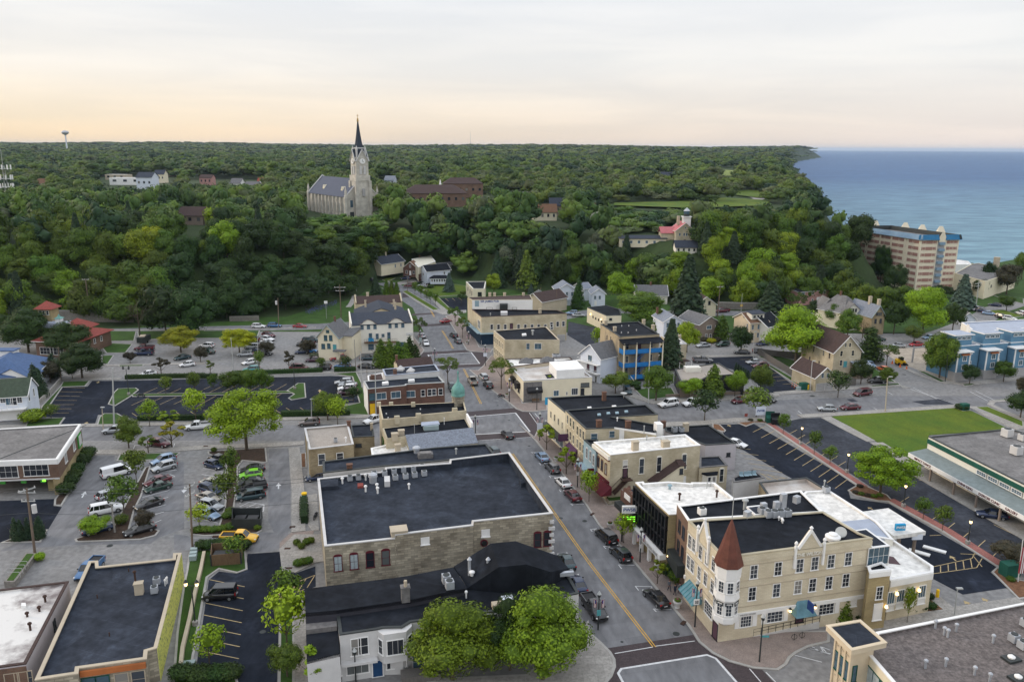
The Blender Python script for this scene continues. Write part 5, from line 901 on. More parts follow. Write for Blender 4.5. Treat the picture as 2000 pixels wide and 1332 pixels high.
for x,y in((843,955),(1013,930)):q=b.hit(fi,*P(20,x,y));b.J0('wall_lamp',MB().K2((q[0]+n.x*.3,q[1]+n.y*.3,q[2]),[(.1,0),(.2,.1),(.14,.4)],8),'sconce');b.J0('lamp_hood',MB().K2((q[0]+n.x*.3,q[1]+n.y*.3,q[2]+.4),[(.24,0),(.05,.25)],8),'darkmetal')
q=b.hit(fi,*P(20,560,941));Y7(b.T,'sign_text',K4('WILSON HOUSE',.3,'gray'),(q[0]+n.x*.22,q[1]+n.y*.22,3.6),b.ang(fi))
a2,u2,n2,l2=b.frame(si);q=a2+u2*(l2-2.6);Y7(b.T,'sign_text',K4('WILSON HOUSE',.3,'gray'),(q.x+n2.x*.22,q.y+n2.y*.22,3.6),b.ang(si))
tc_=(J1(b.xy[0])+J1(b.xy[2]))/2;tc_=J1((tc_.x-.1,tc_.y-.45));tx,ty=tc_;r8=1.52;ro=pi/8
b.J0('turret',MB().K2((tx,ty,0),[(.4,2.3),(r8*.85,3.0),(r8*1.05,3.2),(r8*1.05,3.9),(r8*.97,4.0),(r8*.97,6.1),(r8*1.06,6.3),(r8*1.0,7.0),(r8*.97,7.1),(r8*.97,9.0),(r8*1.02,9.1),(r8*1.08,10.8),(r8*1.0,11.0)],8,ro),'white')
b.J0('turret_roof',MB().K2((tx,ty,10.9),[(r8*1.18,-.2),(r8*1.16,0),(.85,3.1),(.42,4.6),(.04,5.7)],8,ro),'copper');b.J0('finial',MB().cyl((tx,ty),.05,16.3,20,6),'galv')
for i_ in range(8):
 an=ro+pi/8+i_*pi/4;nx_,ny_=cos(an),sin(an)
 if ny_>.5 or nx_>.95:continue
 ap=r8*.97*cos(pi/8)+.02
 for z_,hh in((5.05,1.7),(8.05,1.6)):f_,g_=J5(.82,hh,'wg');Y7(b.T,'window',f_,(tx+nx_*ap,ty+ny_*ap,z_),an+pi/2,('pane',g_))
 for z_ in(6.0,):
  cxs=(tx+nx_*(ap+.08),ty+ny_*(ap+.08));b.J0('scrollwork',MB().box((cxs[0],cxs[1],z_+.02),(1.0,.05,.1),an+pi/2).box((cxs[0]-ny_*.4,cxs[1]+nx_*.4,z_-.2),(.14,.05,.4),an+pi/2).box((cxs[0]+ny_*.4,cxs[1]-nx_*.4,z_-.2),(.14,.05,.4),an+pi/2),'darkmetal')
b.row(0,[.55],1.3,1.3,2.4,'dn','door');b.wbox('door_surround',0,.15,-.1,0,2.9,.02,'white')
for x,y in((558,320),(895,215)):g=K9(b,20,x,y,11.5);b.J0('turbine_vent',MB().box((g[0],g[1],g[2]+.5),(.9,.7,1.0),.6),'metal')
for x,y in((660,300),(700,318),(745,318),(785,315),(828,312)):ac(b,20,x,y,1.1,z=11.5)
for x,y,h_ in((668,272,1.2),(757,262,1.2),(800,255,2.2)):g=K9(b,20,x,y,11.5);b.J0('exhaust_duct',MB().box((g[0],g[1],g[2]+h_/2),(.8,.6,h_),.3),'metal')
Y5(b,'skylight_frame',20,[(612,298),(740,280),(672,228),(553,240)],11.5,.3,'white');Y5(b,'skylight_glass',20,[(618,290),(725,276),(668,236),(566,247)],11.82,.03,'roofblue')
g=K9(b,20,1143,470,11.5);b.J0('roof_fan',MB().K2((g[0],g[1],g[2]),[(.8,0),(.85,.3),(.95,.35),(.95,.55),(.6,.7),(.55,.9),(.2,1)],16),'white');g=K9(b,20,1198,450,11.5);b.J0('satellite_dish',MB().K1((g[0],g[1],g[2]+.6),(g[0]-.1,g[1]-.2,g[2]+.8),.7,14),'galv')
for x,y in((775,335),(800,355),(795,345)):Y6(b,20,x,y,.3,.1,'white',z=11.5)
a,u,n,l_=HT.frame(fi);r0=a+u*3.0;ang=HT.ang(fi)
rb=B('access_ramp','pale concrete access ramp with a long railing in front of the hotel door','ramp',(a+u*7+n*1.5));p0,p1=[J1(q)for q in gk(20,(600,1140),(1050,1075))];ru=(p1-p0).normalized();rn=J1((-ru.y,ru.x))
rb.J0('slab',MB().K0(cct(p0,p1,p1+rn*1.9,p0+rn*1.9),0,[.2,.9,.9,.2]),'graylight')
for o_ in(.05,1.8):
 mb=MB();nn_=9;L2=(p1-p0).length
 for t in range(nn_+1):q=p0+ru*L2*t/nn_+rn*o_;z_=.2+.7*t/nn_;mb.K1((*q,z_),(*q,z_+1.0),.035,5)
 for dz in(.98,.55):mb.K1((*(p0+rn*o_),.2+dz),(*(p1+rn*o_),.9+dz),.03,4)
 rb.J0('railing',mb,'darkmetal')
b=J6('stone_stair_tower','square tan stone stair tower with white cap against the hotel',20,[(1395,690),(1542,672),(1478,620),(1382,650)],'yellowstone','roofblack','white',h=8.4,par=.25,cat='tower');b.wbox('white_band',0,0,-.01,7.6,8.3,.15,'white');b.win(0,20,1462,833,1.0,1.9,'wg');b.win(0,20,1450,962,1.3,2.5,'dw','door');q=b.hit(0,*P(20,1503,928));b.J0('wall_lamp',MB().K2((q[0],q[1]-.3,q[2]),[(.12,0),(.22,.1),(.14,.4)],8),'sconce')
b=J6('sun_room','white glazed upper room with dark roof at the right end of the hotel',20,[(1416,520),(1535,505),(1375,388),(1265,405)],'white','roofblue',None,h=10.6,base=5.0,par=.08,cat='annex');b.win(0,20,1455,580,3.2,2.6,'wgrid')
b=J6('arched_annex','low cream brick annex with white roof and four arched windows',20,[(1540,745),(1832,690),(1832,650),(1560,470),(1380,385),(1290,400),(1440,560)],'wilsonbrick','roofwhite','white',h=6.0,par=.45,cat='annex')
b.wbox('white_band',0,0,-.01,5.0,5.9,.12,'white')
for x,y in((1541,870),(1606,855),(1680,840),(1753,825)):b.win(0,20,x,y,1.25,2.0,'wm');b.win(0,20,x-6,y+60,1.25,1.1,'p','panel')
for x,y in((1577,840),(1728,816)):q=b.hit(0,*P(20,x,y));b.J0('wall_lamp',MB().K2((q[0],q[1]-.3,q[2]),[(.12,0),(.22,.1),(.14,.4)],8),'sconce')
Y5(b,'roof_stain',20,[(1520,630),(1610,640),(1560,585),(1510,575)],b.rz,.015,'stain')
b=J6('rear_white_roof','white flat roofed rear block reaching from the hotel to the drive-through',20,[(1080,285),(1330,430),(1560,468),(1450,345),(1345,275),(1115,128),(960,138),(935,160)],'whitewarm','roofwhite','white',h=6.6,par=.3,cat='building');ac(b,20,1097,148,1.1);Y6(b,20,1083,130,1.5,.1)
Y5(b,'metal_roof',20,[(1200,345),(1400,325),(1555,465),(1420,470)],b.rz,.12,'metalroof')
b=B('drive_canopy','white drive-through canopy carrying a blue sign box','canopy',G(P(20,1560,360),4.6));q=[J2(G(P(20,x,y),4.8)[:2])for x,y in((1560,442),(1782,412),(1525,252),(1348,276))];b.J0('roof',MB().K0(ccw(q),4.2,4.8,True),'roofwhite')
for t in(.3,.8):c_=J1(q[0]).lerp(J1(q[1]),t);b.J0('column',MB().cyl((c_.x,c_.y+1),.25,0,4.2,10),'brownsiding')
c_=G(P(20,1605,390),5.4);b.J0('sign_box',MB().box((c_[0],c_[1],5.6),(1.5,.4,1.0),.1),'brightblue');put2=K4('PWSB',.55,'white');o_=J4('sign_text',put2,b.T,(c_[0]-b.T.location.x,c_[1]-.24-b.T.location.y,5.6),.1)
c_=G(P(20,1725,438),4.3);b.J0('lane_sign',MB().box((c_[0],c_[1],4.0),(1.6,.2,.8),.1),'whitecool');b.J0('island',MB().box((*gk(20,(1735,560))[0],.1),(.9,3,.2),.9).box((*gk(20,(1840,540))[0],.12),(.8,3.2,.24),.9),'white')
b=J6('gravel_roof_building','pale building with a wide gravel roof and many small vents, bottom right',22,[(960,1290),(2400,1290),(2400,360),(690,700),(590,860)],'cream','gravel','white',h=9.0,par=.4,cat='building')
for x,y in((1210,665),(1288,725),(1320,745),(1395,695),(1722,795),(1122,1020),(1302,1005),(1558,1080),(1692,1140)):Y6(b,22,x,y,.75,.12,'metal')
for x,y in((1905,790),(1985,850),(2010,655)):ac(b,22,x,y,1.0)
for x,y in((1885,945),(1945,1120)):g=K9(b,22,x,y);b.J0('roof_hatch',MB().box((g[0],g[1],g[2]+.1),(1.6,1.2,.3),.3),'darkmetal');b.J0('vent',MB().K2((g[0],g[1],g[2]+.2),[(.35,0),(.38,.2),(.1,.4)],10),'white')
b.row(4,[.25,.6],6.6,2.6,2.6,'grn');b.row(4,[.25,.6],3.2,2.6,2.2,'grn')
b=J6('corner_tower','beige panelled corner tower with a dark overhanging flat roof',22,[(470,862),(782,792),(548,590),(245,640)],'beige','roofblue','beige',h=10.8,base=10.2,par=.08,cat='tower');T_=b
q=[J1(p)for p in Z0(b.xy,.8)];b.J0('shaft',MB().sides([J2(p)for p in q],0,10.2),'beige');b.W=[(J2(q[i]),J2(q[(i+1)%4]))for i in range(4)]
b.row(3,[.2,.5,.8],7.3,.95,2.2,'gr');b.row(3,[.2,.5,.8],3.4,.95,2.0,'gr');b.row(0,[.2],7.2,.6,2.0,'gr')
for z_ in(9.1,5.6,1.8):b.wbox('panel_band',3,0,-.01,z_-.08,z_+.08,.07,'tan')
for t in(.02,.34,.66,.98):a,u,n,l_=b.frame(3);qq=a+u*l_*t;b.J0('pilaster',MB().box((qq.x,qq.y,5.1),(.25,.3,10.1),b.ang(3)),'beige')
b=J6('strip_mall','long low shopping row with green fascia, metal canopy and worn flat roof',21,[(1378,308),(2300,770),(2900,520),(1900,256)][0:4],'whitewarm','roofgray','darkmetal',h=6.4,par=.25,cat='shopping row')
a,u,n,l_=b.frame(0);A_=J1(G(P(21,1300,436),3.5)[:2]);B_=J1(G(P(21,2000,785),3.5)[:2]);du=(B_-A_).normalized();dep=abs((A_-a).dot(n))
b.wbox('green_fascia',0,0,-.01,5.1,5.95,.18,'green');L_=l_
b.J0('canopy_roof',MB().slab([(*(a),4.0),(*(a+n*dep),3.45),(*(a+n*dep+u*L_),3.45),(*(a+u*L_),4.0)],.12),'canopygray')
b.J0('canopy_fascia',MB().K0(cct(a+n*dep,a+n*(dep+.12),a+n*(dep+.12)+u*L_,a+n*dep+u*L_),2.6,3.4,True),'white')
for x,y in((1310,525),(1455,595),(1605,682),(1765,765),(1945,850)):
 t=(J1(G(P(21,x,y),0)[:2])-a).dot(u);q=a+u*t+n*(dep-.2);b.J0('column',MB().box((q.x,q.y,1.4),(.3,.3,2.8),b.ang(0)),'brownsiding')
for x,y,tx_ in((1380,470,'IMPACT DANCE'),(1680,620,'CHINA KING'),(1855,705,'EXERCISE CLINIC'),(2010,783,'GALLERY')):
 t=(J1(G(P(21,x,y),3.1)[:2])-a).dot(u);q=a+u*t+n*(dep+.15);Y7(b.T,'sign_text',K4(tx_,.62,'maroon'),(q.x,q.y,3.0),b.ang(0))
for t in range(14):q=a+u*(2+t*3.6)+n*.02;f_,g_=J5(2.8,1.6,'d3');Y7(b.T,'window',f_,(q.x,q.y,1.2),b.ang(0),('pane',g_))
for t in range(9):q=a+u*(14+t*2.6)+n*.16;f_,g_=J5(2.2,.8,'wgrid');Y7(b.T,'window',f_,(q.x,q.y,4.6),b.ang(0),('pane',g_))
b.J0('walkway',MB().K0(cct(a+n*.1,a+n*(dep+1),a+n*(dep+1)+u*L_,a+n*.1+u*L_),0,.14),'walk')
for x,y,s_ in((1885,310,1.8),(1945,425,1.8),(1985,335,1.4)):ac(b,21,x,y,s_,m='graylight')
# apartment with blue porches
b=J6('porch_apartments','four storey sooty cream brick flats with bright blue back porches',8,[(625,572),(950,552),(780,450),(470,470)],'dirtybrick','roofblack','darkmetal',h=12.0,par=.3,cat='flats')
a,u,n,l_=b.frame(0);L_=l_;PD=2.6
levels=(1.0,4.3,7.9)
for z_ in levels:
 b.J0('porch_floor',MB().K0(cct(a,a+n*PD,a+n*PD+u*L_,a+u*L_),z_-.2,z_,True),'blueporch')
 b.J0('porch_panel',MB().K0(cct(a+n*PD,a+n*(PD+.1),a+n*(PD+.1)+u*L_,a+n*PD+u*L_),z_,z_+1.05,True).K0(cct(a,a+n*PD,a+n*PD+u*.1,a+u*.1),z_,z_+1.05),'blueporch')
 for t in(.2,.5,.8):f_,g_=J5(1.0,2.0,'c'if t!=.5 else'dn');q=a+u*L_*t;Y7(b.T,'window',f_,(q.x,q.y,z_+1.4),b.ang(0),('pane',g_))
for t in(.02,.33,.66,.98):q=a+u*L_*t+n*(PD+.15);b.J0('porch_post',MB().box((q.x,q.y,5.3),(.28,.28,10.6),b.ang(0)),'cream')
b.J0('porch_roof',MB().slab([(*(a-u*.2),11.3),(*(a-u*.2+n*(PD+.5)),10.5),(*(a+u*(L_+.2)+n*(PD+.5)),10.5),(*(a+u*(L_+.2)),11.3)],.15),'roofblack')
for z_,s in((4.3,1),(7.9,1)):
 mb=MB()
 for o_ in(.5,1.5):mb.K1((*(a+u*L_*.36+n*o_),z_-3.2),(*(a+u*L_*.62+n*o_),z_),.09,4);mb.K1((*(a+u*L_*.36+n*o_),z_-2.3),(*(a+u*L_*.62+n*o_),z_+.9),.05,4)
 b.J0('porch_stair',mb,'blueporch')
mb=MB()
for o_ in(.08,.2):mb.K1((*(a+u*L_*o_+n*PD),1.9),(*(a+u*L_*o_+n*(PD+3.5)),.9),.07,4);mb.K1((*(a+u*L_*o_+n*PD),.9),(*(a+u*L_*o_+n*(PD+3.5)),0),.07,4)
b.J0('front_steps',mb,'cream');
for x,y in((525,580),(554,592),(585,705),(545,690),(580,820)):b.win(3,8,x,y,.8,1.6,'t')
for x,y in((585,530),(820,470),(897,515),(512,478)):K3(b,8,x,y,1.2,.8,'tan')
for x,y in((640,545),(695,545),(762,525),(700,490),(642,490)):Y6(b,8,x,y,.4,.12,'graylight',cap=False)
b=J6('white_roof_house','small cream block with white roof beside the blue porch flats',8,[(1090,637),(1172,630),(1070,562),(960,565)],'creambrick','roofwhite','graylight',h=7.2,par=.2,cat='house');b.win(0,8,1110,682,.9,1.9,'g');K3(b,8,1112,590,1,.7,'tan');b.wbox('porch_roof',0,0,-.01,2.6,2.85,2.0,'shinglebrown')
for t in(.1,2.0,3.9):a,u,n,l_=b.frame(0);q=a+u*t+n*1.9;b.J0('post',MB().box((q.x,q.y,1.3),(.15,.15,2.6)),'white')
b=J6('modern_clinic','low dark fascia building with flat tan roof and one large roof unit',8,[(1120,935),(1290,925),(1345,893),(1480,885),(1530,880),(1640,920),(1430,785),(1075,835)],'darkwall','rooftan','darkmetal',h=4.2,par=.2,cat='clinic')
g=K9(b,8,1215,852);b.J0('air_conditioner',MB().box((g[0],g[1],g[2]+.6),(4,2.2,1.2),.1),'whitewarm');b.wbox('lilac_wall',0,0,-.01,0,2.8,-.0 or.06,'brownsiding')
b=J6('pale_block','long plain pale block with dark roof and two glowing wall lamps',8,[(518,402),(640,398),(625,350),(520,318),(362,335)],'cream','roofblack','darkmetal',h=5.4,par=.2,cat='building');b.win(0,8,552,432,1,.9,'d')
for x,y in((478,433),(393,390)):q=b.hit(4,*P(8,x,y));b.J0('wall_lamp',MB().box((q[0]-.2,q[1]-.1,q[2]),(.35,.35,.45)),'sconce')
for x,y in((480,450),(455,435),(432,425),(410,412)):b.win(4,8,x,y,.7,.8,'d')
b=J6('small_flat_house','small cream flat roofed building at the foot of the wooded hill',7,[(1015,350),(1108,350),(1120,290),(958,292)],'cream','roofblack','whitewarm',h=5.6,par=.3,cat='building');b.win(0,7,1070,395,1.6,1.8,'d3');b.row(3,[.3,.6,.85],3.4,.9,1.6,'d')
# houses
def H(name,label,k,fl,fr,dep,he,hr,wall,roof,z0=0,axis='x',ws=(),top=True,trim='white',hip=0,chim=None,win=(),**kw):
 b=J7(name,label,fl,fr,dep,he,hr,wall,roof,z0,axis,trim,k=k,top=top,hip=hip,**kw)
 for i,fr_,z,w,h,st in ws:b.row(i,fr_,z,w,h,st)
 for w_ in win:b.win(*w_)
 if chim:Y4(b,*chim)
 return b
H('cream_duplex','cream clapboard double house with blue grey roof, left of the hill street houses',7,(268,150),(455,122),9,5.6,8.4,'cream','shingledark',2,axis='x',chim=(.5,1.6,0,'tan'),ws=[(0,[.6,.85],3.8,.8,1.6,'g')])
b=J7('cream_gable_house','cream gabled house with dark roof facing the hill street',(202,132),(330,140),8,5.4,7.8,'cream','shingledark',2,'y',k=7);b.row(0,[.2,.4,.62,.82],4.2,.8,1.4,'g');b.row(0,[.25,.7],1.5,1.7,1.5,'w2');b.row(0,[.92],1.2,.9,2.0,'dn','door')
b=J7('red_brick_house','red brick gabled house with cream roofed rear, beside the cream duplex',(447,178),(562,182),5,4.4,7.2,'redbrick','shinglerust',1.5,'y',k=7,trim='whitewarm');b.row(0,[.25,.75],2.4,1,1.5,'w');b.row(0,[.5],2.0,.9,2.0,'dw','door');b.row(0,[.5],5.2,.8,1.3,'w')
b=J6('cream_roof_house','cream walled house with a pale cream metal roof above red brick',7,[(570,176),(710,128),(672,82),(515,108)],'cream','creamroof','white',h=6.4,par=.05,z0=1.5,cat='house');b.wbox('brick_base',0,0,-.01,0,3.2,.08,'redbrick');b.row(0,[.25,.75],4.9,1.4,1.2,'w2');b.row(0,[.15],1.8,1.4,1.6,'w2');K3(b,7,580,92,.9,.7)
H('white_porch_house','white house with black roof and a glazed front porch',7,(640,208),(828,192),7,5.4,7.6,'whitecool','roofblack',1,ws=[(0,[.75],3.9,.9,1.3,'w'),(3,[.5],3.6,.9,1.3,'w')]);b=[o for o in THINGS if o.name=='white_porch_house'][0]
w0=J1(G(P(7,668,312),1)[:2]);b2=J7('glazed_porch','low white sun porch with many windows before the white house',w0,w0+J1((8.3,.4)),3.5,2.6,3.6,'whitecool','roofblack',1,'x',hip=1.5);b2.row(0,[.1,.23,.36,.5,.63,.76,.9],1.6,.75,1.3,'w');
H('garage_shed','long grey roofed shed behind the white porch house',7,(735,160),(840,150),4,2.8,3.6,'gray','shinglegray',2,axis='x')
H('tan_gable_garage','tan gabled building with brown roof behind the pub',7,(1440,430),(1575,455),14,5.0,7.6,'tan','shinglebrown',axis='y')
H('tiny_white_house','tiny white gabled shed with one window by the parked white car',3,(165,1225),(252,1225),6,2.8,4.2,'whitecool','shinglegray',axis='y',ws=[(0,[.6],1.6,.8,1.1,'g')])
b=J7('white_tall_house','tall narrow white house with grey roof and arched porch, near the pale block',(335,1180),(485,1178),9,6.2,8.6,'whitecool','shinglelight',0,'y',k=3,trim='white');b.row(0,[.52,.78],4.6,.9,1.6,'g');b.row(0,[.78],1.7,.9,1.6,'g');b.row(0,[.5],1.2,1,2.0,'dw','door');b.wbox('porch',0,3,5,2.3,2.6,.8,'whitecool')
H('white_corner_house','white two storey house with grey hip gable right of the cedar tree',3,(600,1205),(700,1205),8,5.2,7.0,'whitecool','shinglelight',axis='y',ws=[(0,[.25,.6],3.6,.9,1.5,'g'),(0,[.3],1.4,.9,1.8,'dw')])
H('white_back_house','white house with blue grey roof half hidden between two white houses',3,(540,1170),(600,1165),8,5.0,6.8,'whitecool','shinglelight',0)
H('brown_roof_cottage','white cottage with a wide brown roof under the wooded hill',8,(760,232),(1015,235),9,3.6,6.8,'whitewarm','shinglegray',axis='x',chim=(.5,1.2),win=((0,8,790,240,.9,1.1,'d'),))
H('white_gable_block','white two storey house with pale roof and three front windows',8,(985,450),(1140,445),10,6.2,8.2,'whitecool','shinglelight',axis='y',chim=(.7,1.2,-3),win=((0,8,1015,480,.9,1.6,'g'),(0,8,1057,478,.9,1.6,'g'),(0,8,1103,478,.9,1.6,'g')))
H('brown_house','taupe house with grey gable roof and white trimmed windows',8,(1275,472),(1440,455),11,5.6,7.8,'brownsiding','shinglegray',axis='y',win=((0,8,1352,497,1.9,1.3,'w2'),(0,8,1412,495,1.1,1.2,'w'),(0,8,1328,568,.8,1.5,'w'),(0,8,1362,568,.8,1.5,'w')))
H('beige_barn_house','cream gabled house with dark brown roof and verandah on the hill road',8,(1245,310),(1410,308),8,4.6,7.4,'cream','shinglebrown',axis='y',win=((0,8,1355,300,.9,1.5,'d'),),chim=(.9,1,-2,'white'))
b=J7('peach_house','peach brick house with rust roof and a wide blue roofed dormer',(400,425),(605,410),9,6.6,8.8,'beige','shinglerust',k=28,axis='x',trim='whitewarm')
for x,y in((425,480),(493,475),(555,472),(485,572),(547,568)):b.win(0,28,x,y,.8,1.6,'g')
b.win(0,28,412,590,.9,2.2,'dn','door');b.win(3,28,325,350,.5,.9,'d');b.win(3,28,362,465,.6,1.4,'g');a,u,n,l_=b.frame(0);c_=a+u*l_*.5-n*2.3;b.J0('dormer',MB().box((c_.x,c_.y,8.2),(l_*.72,2.8,1.8),b.ang(0)),'whitewarm');b.J0('dormer_roof',MB().slab([(*(c_-u*l_*.42+n*1.9),9.2),(*(c_+u*l_*.42+n*1.9),9.2),(*(c_+u*l_*.42-n*1.8),9.7),(*(c_-u*l_*.42-n*1.8),9.7)],.15),'shingledark')
for t in(.3,.5,.7):f_,g_=J5(.75,.8,'d');q=a+u*l_*t-n*.88;Y7(b.T,'window',f_,(q.x,q.y,8.2),b.ang(0),('pane',g_))
H('white_green_house','pale green white house with dark roof just right of the peach house',28,(600,470),(760,430),9,5.6,8.6,'whitewarm','roofblack',axis='x',win=((0,28,622,572,1.6,1.5,'w3'),))
b=J7('yellow_brick_house','large cream brick house with steep dark maroon roof behind the garage',(1388,770),(1710,755),16,7.0,11.2,'creambrick','shinglebrown',k=28,axis='y');HB=b
for x,y in((1522,690),(1574,688)):b.win(0,28,x,y,.8,1.2,'c')
for x,y in((1472,790),(1607,785)):b.win(0,28,x,y,.9,1.6,'c')
b.win(0,28,1467,900,.9,1.7,'c');b.win(0,28,1517,915,1.1,1.8,'dt','shutter');b.row(3,[.2,.4,.7,.88],5.4,.8,1.7,'t');b.row(3,[.3,.6],2.0,.8,1.7,'t')
p0=J1(b.xy[1]);a,u,n,l_=b.frame(0);q=p0+u*0-u*2.8;b.J0('side_porch',MB().K0(cct(q,q+n*3.2,q+u*4.6+n*3.2,q+u*4.6),0,3.0),'brownsiding');b.J0('porch_roof',MB().slab([(*(q-u*.3),4.2),(*(q-u*.3+n*3.6),3.2),(*(q+u*4.9+n*3.6),3.2),(*(q+u*4.9),4.2)],.12),'metalroof')
b=J7('double_garage','cream brick double garage with maroon roof and two grey doors',(1170,1068),(1398,1050),10,3.9,6.3,'creambrick','shinglebrown',k=28,axis='y');b.row(0,[.3,.73],1.1,2.6,2.1,'garage','garage_door');b.win(0,28,1250,1050,.8,1.3,'g');b.win(0,28,1313,1048,.8,1.3,'g')
H('pink_house','flat roofed dusty pink house below the dark wood',9,(235,200),(475,180),7,5.4,5.8,'pinkwall','roofblack',trim='graylight',axis='x',over=.15,win=((0,9,270,208,1.6,1.3,'w2'),(0,9,343,206,1.1,1.3,'w'),(0,9,430,198,1,1.2,'w'),(0,9,340,258,.9,1.1,'w'),(0,9,383,255,1.6,2.0,'dw')))
b=J7('tan_roof_house','grand house with wide tan roof and white gable wings',(385,320),(580,355),12,6.0,10.6,'cream','roofgray',k=9,axis='x',hip=3);Y4(b,.45,1.4)
for c_,w_ in(((462,312),5),((645,350),7)):
 q=J1(G(P(9,*c_),6.2)[:2]);g2=q+J1((0,-.6));b.J0('gable_wing',MB().add([(q.x-w_/2,g2.y,0),(q.x+w_/2,g2.y,0),(q.x+w_/2,g2.y,6.0),(q.x,g2.y,9.2),(q.x-w_/2,g2.y,6.0)],[(0,1,2,3,4)]).add([(q.x-w_/2,g2.y,0),(q.x+w_/2,g2.y,0),(q.x+w_/2,g2.y,6.0),(q.x-w_/2,g2.y,6.0),(q.x-w_/2,g2.y+7,0),(q.x+w_/2,g2.y+7,0),(q.x+w_/2,g2.y+7,6.0),(q.x-w_/2,g2.y+7,6.0)],[(1,5,6,2),(4,0,3,7)]),'whitewarm')
 b.J0('wing_roof',MB().slab([(q.x-w_/2-.5,g2.y-.5,5.7),(q.x,g2.y-.5,9.3),(q.x,g2.y+7,9.3),(q.x-w_/2-.5,g2.y+7,5.7)],.15).slab([(q.x+w_/2+.5,g2.y-.5,5.7),(q.x,g2.y-.5,9.3),(q.x,g2.y+7,9.3),(q.x+w_/2+.5,g2.y+7,5.7)],.15),'roofgray')
 for dx in(-.9,0,.9):f_,g_=J5(.6,1.2,'d');Y7(b.T,'window',f_,(q.x+dx,g2.y-.02,6.9),0,('pane',g_))
 f_,g_=J5(1.3,1.7,'d');Y7(b.T,'window',f_,(q.x,g2.y-.02,4.0),0,('pane',g_))
b=J7('gray_green_gable_house','stone house with mauve grey roof and a sage green gable',(798,382),(895,378),13,6.4,9.8,'tanbrick','shinglelight',k=9,axis='y',trim='graygreen');b.row(0,[.35,.5,.65],7.0,.7,1.1,'d');b.row(0,[.3,.7],4.6,.8,1.6,'d');Y4(b,.4,2.2,0,'tan',.9);Y4(b,.15,1.8,1,'tan',.9)
H('distant_bungalow','low brown roofed bungalow hidden behind the mauve roofed house',9,(810,275),(960,290),6,2.8,4.6,'gray','shinglegray',axis='x')
H('gray_cottage','small grey roofed cottage left of the parked white pickup',9,(1480,395),(1590,400),8,2.8,4.8,'whitecool','shinglegray',axis='y')
tw0=J1(gk(9,(1420,880))[0]);tw1=J1(gk(9,(1956,838))[0]);tu=(tw1-tw0).normalized();tn=J1((tu.y,-tu.x));tl=9.6
for i_ in range(3):
 o_=tw0+tu*(i_*tl*.97);qq=[o_+tu*.8-tn*2.2,o_+tu*tl*.95-tn*2.2,o_+tu*tl*.95-tn*11,o_+tu*.8-tn*11]
 b=Y2('townhouse',('blue and white townhouse at the left end of the new terrace','blue and white townhouse in the middle of the new terrace','blue and white townhouse at the right edge of the photo')[i_],qq,9.0,'bluewall','metalroof','white',cat='townhouse',group='new blue townhouses',par=.2)
 L_=tl*.9
 f0=o_+tu*.1;b.J0('bay',MB().K0(cct(f0-tn*2.2,f0,f0+tu*4.2,f0+tu*4.2-tn*2.2),2.4,7.8),'bluewall');b.J0('bay_base',MB().K0(cct(f0-tn*2.4,f0+tn*.1,f0+tu*4.3+tn*.1,f0+tu*4.3-tn*2.4),0,2.4),'gray');b.J0('bay_cap',MB().K0(cct(f0-tu*.4-tn*2.4,f0-tu*.4+tn*.6,f0+tu*4.7+tn*.6,f0+tu*4.7-tn*2.4),7.8,8.1),'white')
 for t in(.15,4.05):q=f0+tu*t+tn*.06;b.J0('corner_board',MB().box((q.x,q.y,5.1),(.4,.16,5.4),atan2(tu.y,tu.x)),'white')
 b.J0('copper_hood',MB().K0(cct(f0+tu*1.2,f0+tu*1.2+tn*.6,f0+tu*3.6+tn*.6,f0+tu*3.6),7.1,7.4),'terracotta')
 for z_ in(3.8,6.1):q=f0+tu*2.4+tn*.04;f_,g_=J5(1.3,1.5,'w2');Y7(b.T,'window',f_,(q.x,q.y,z_),atan2(tu.y,tu.x),('pane',g_))
 q=f0+tu*6.6-tn*2.2;f_,g_=J5(1.0,2.2,'dw');Y7(b.T,'door',f_,(q.x,q.y,1.3),atan2(tu.y,tu.x),('door_panel',g_))
 for z_ in(4.2,7.0):q=f0+tu*6.4-tn*2.18;f_,g_=J5(.9,.9,'w');Y7(b.T,'window',f_,(q.x,q.y,z_),atan2(tu.y,tu.x),('pane',g_))
 b.J0('stone_base',MB().K0(cct(f0+tu*4.3-tn*2.1,f0+tu*4.3-tn*2.3,f0+tu*tl-tn*2.3,f0+tu*tl-tn*2.1),0,2.4),'gray')
 c_=o_+tu*3.8-tn*4.8;b.J0('roof_room',MB().box((c_.x,c_.y,10.4),(5.6,4.6,2.8),atan2(tu.y,tu.x)),'bluewall');b.J0('roof_room_cap',MB().box((c_.x,c_.y,11.9),(6.4,5.4,.25),atan2(tu.y,tu.x)),'white');b.J0('roof_room_roof',MB().box((c_.x,c_.y,12.05),(6,5,.08),atan2(tu.y,tu.x)),'metalroof')
 for t in(-1.6,0,1.6):q=c_+tu*t+tn*2.32;f_,g_=J5(1.3,.8,'w2');Y7(b.T,'window',f_,(q.x,q.y,11.0),atan2(tu.y,tu.x),('pane',g_))
b=J6('rear_townhouse_block','white rear terrace block with grey roof behind the blue townhouses',9,[(1590,500),(2200,455),(2100,400),(1480,430)],'whitewarm','metalroof','white',h=9.6,par=.3,cat='townhouse');b.row(0,[.07,.22,.37,.5],7.4,1.6,1.0,'w2');b.win(3,9,1530,480,2.2,2.6,'dw','garage_door')
b=J6('white_end_wall','unfinished white block wall at the end of the new terrace',9,[(1235,590),(1400,570),(1390,540),(1238,552)],'white','dirt',None,h=4.6,par=.3,cat='building')
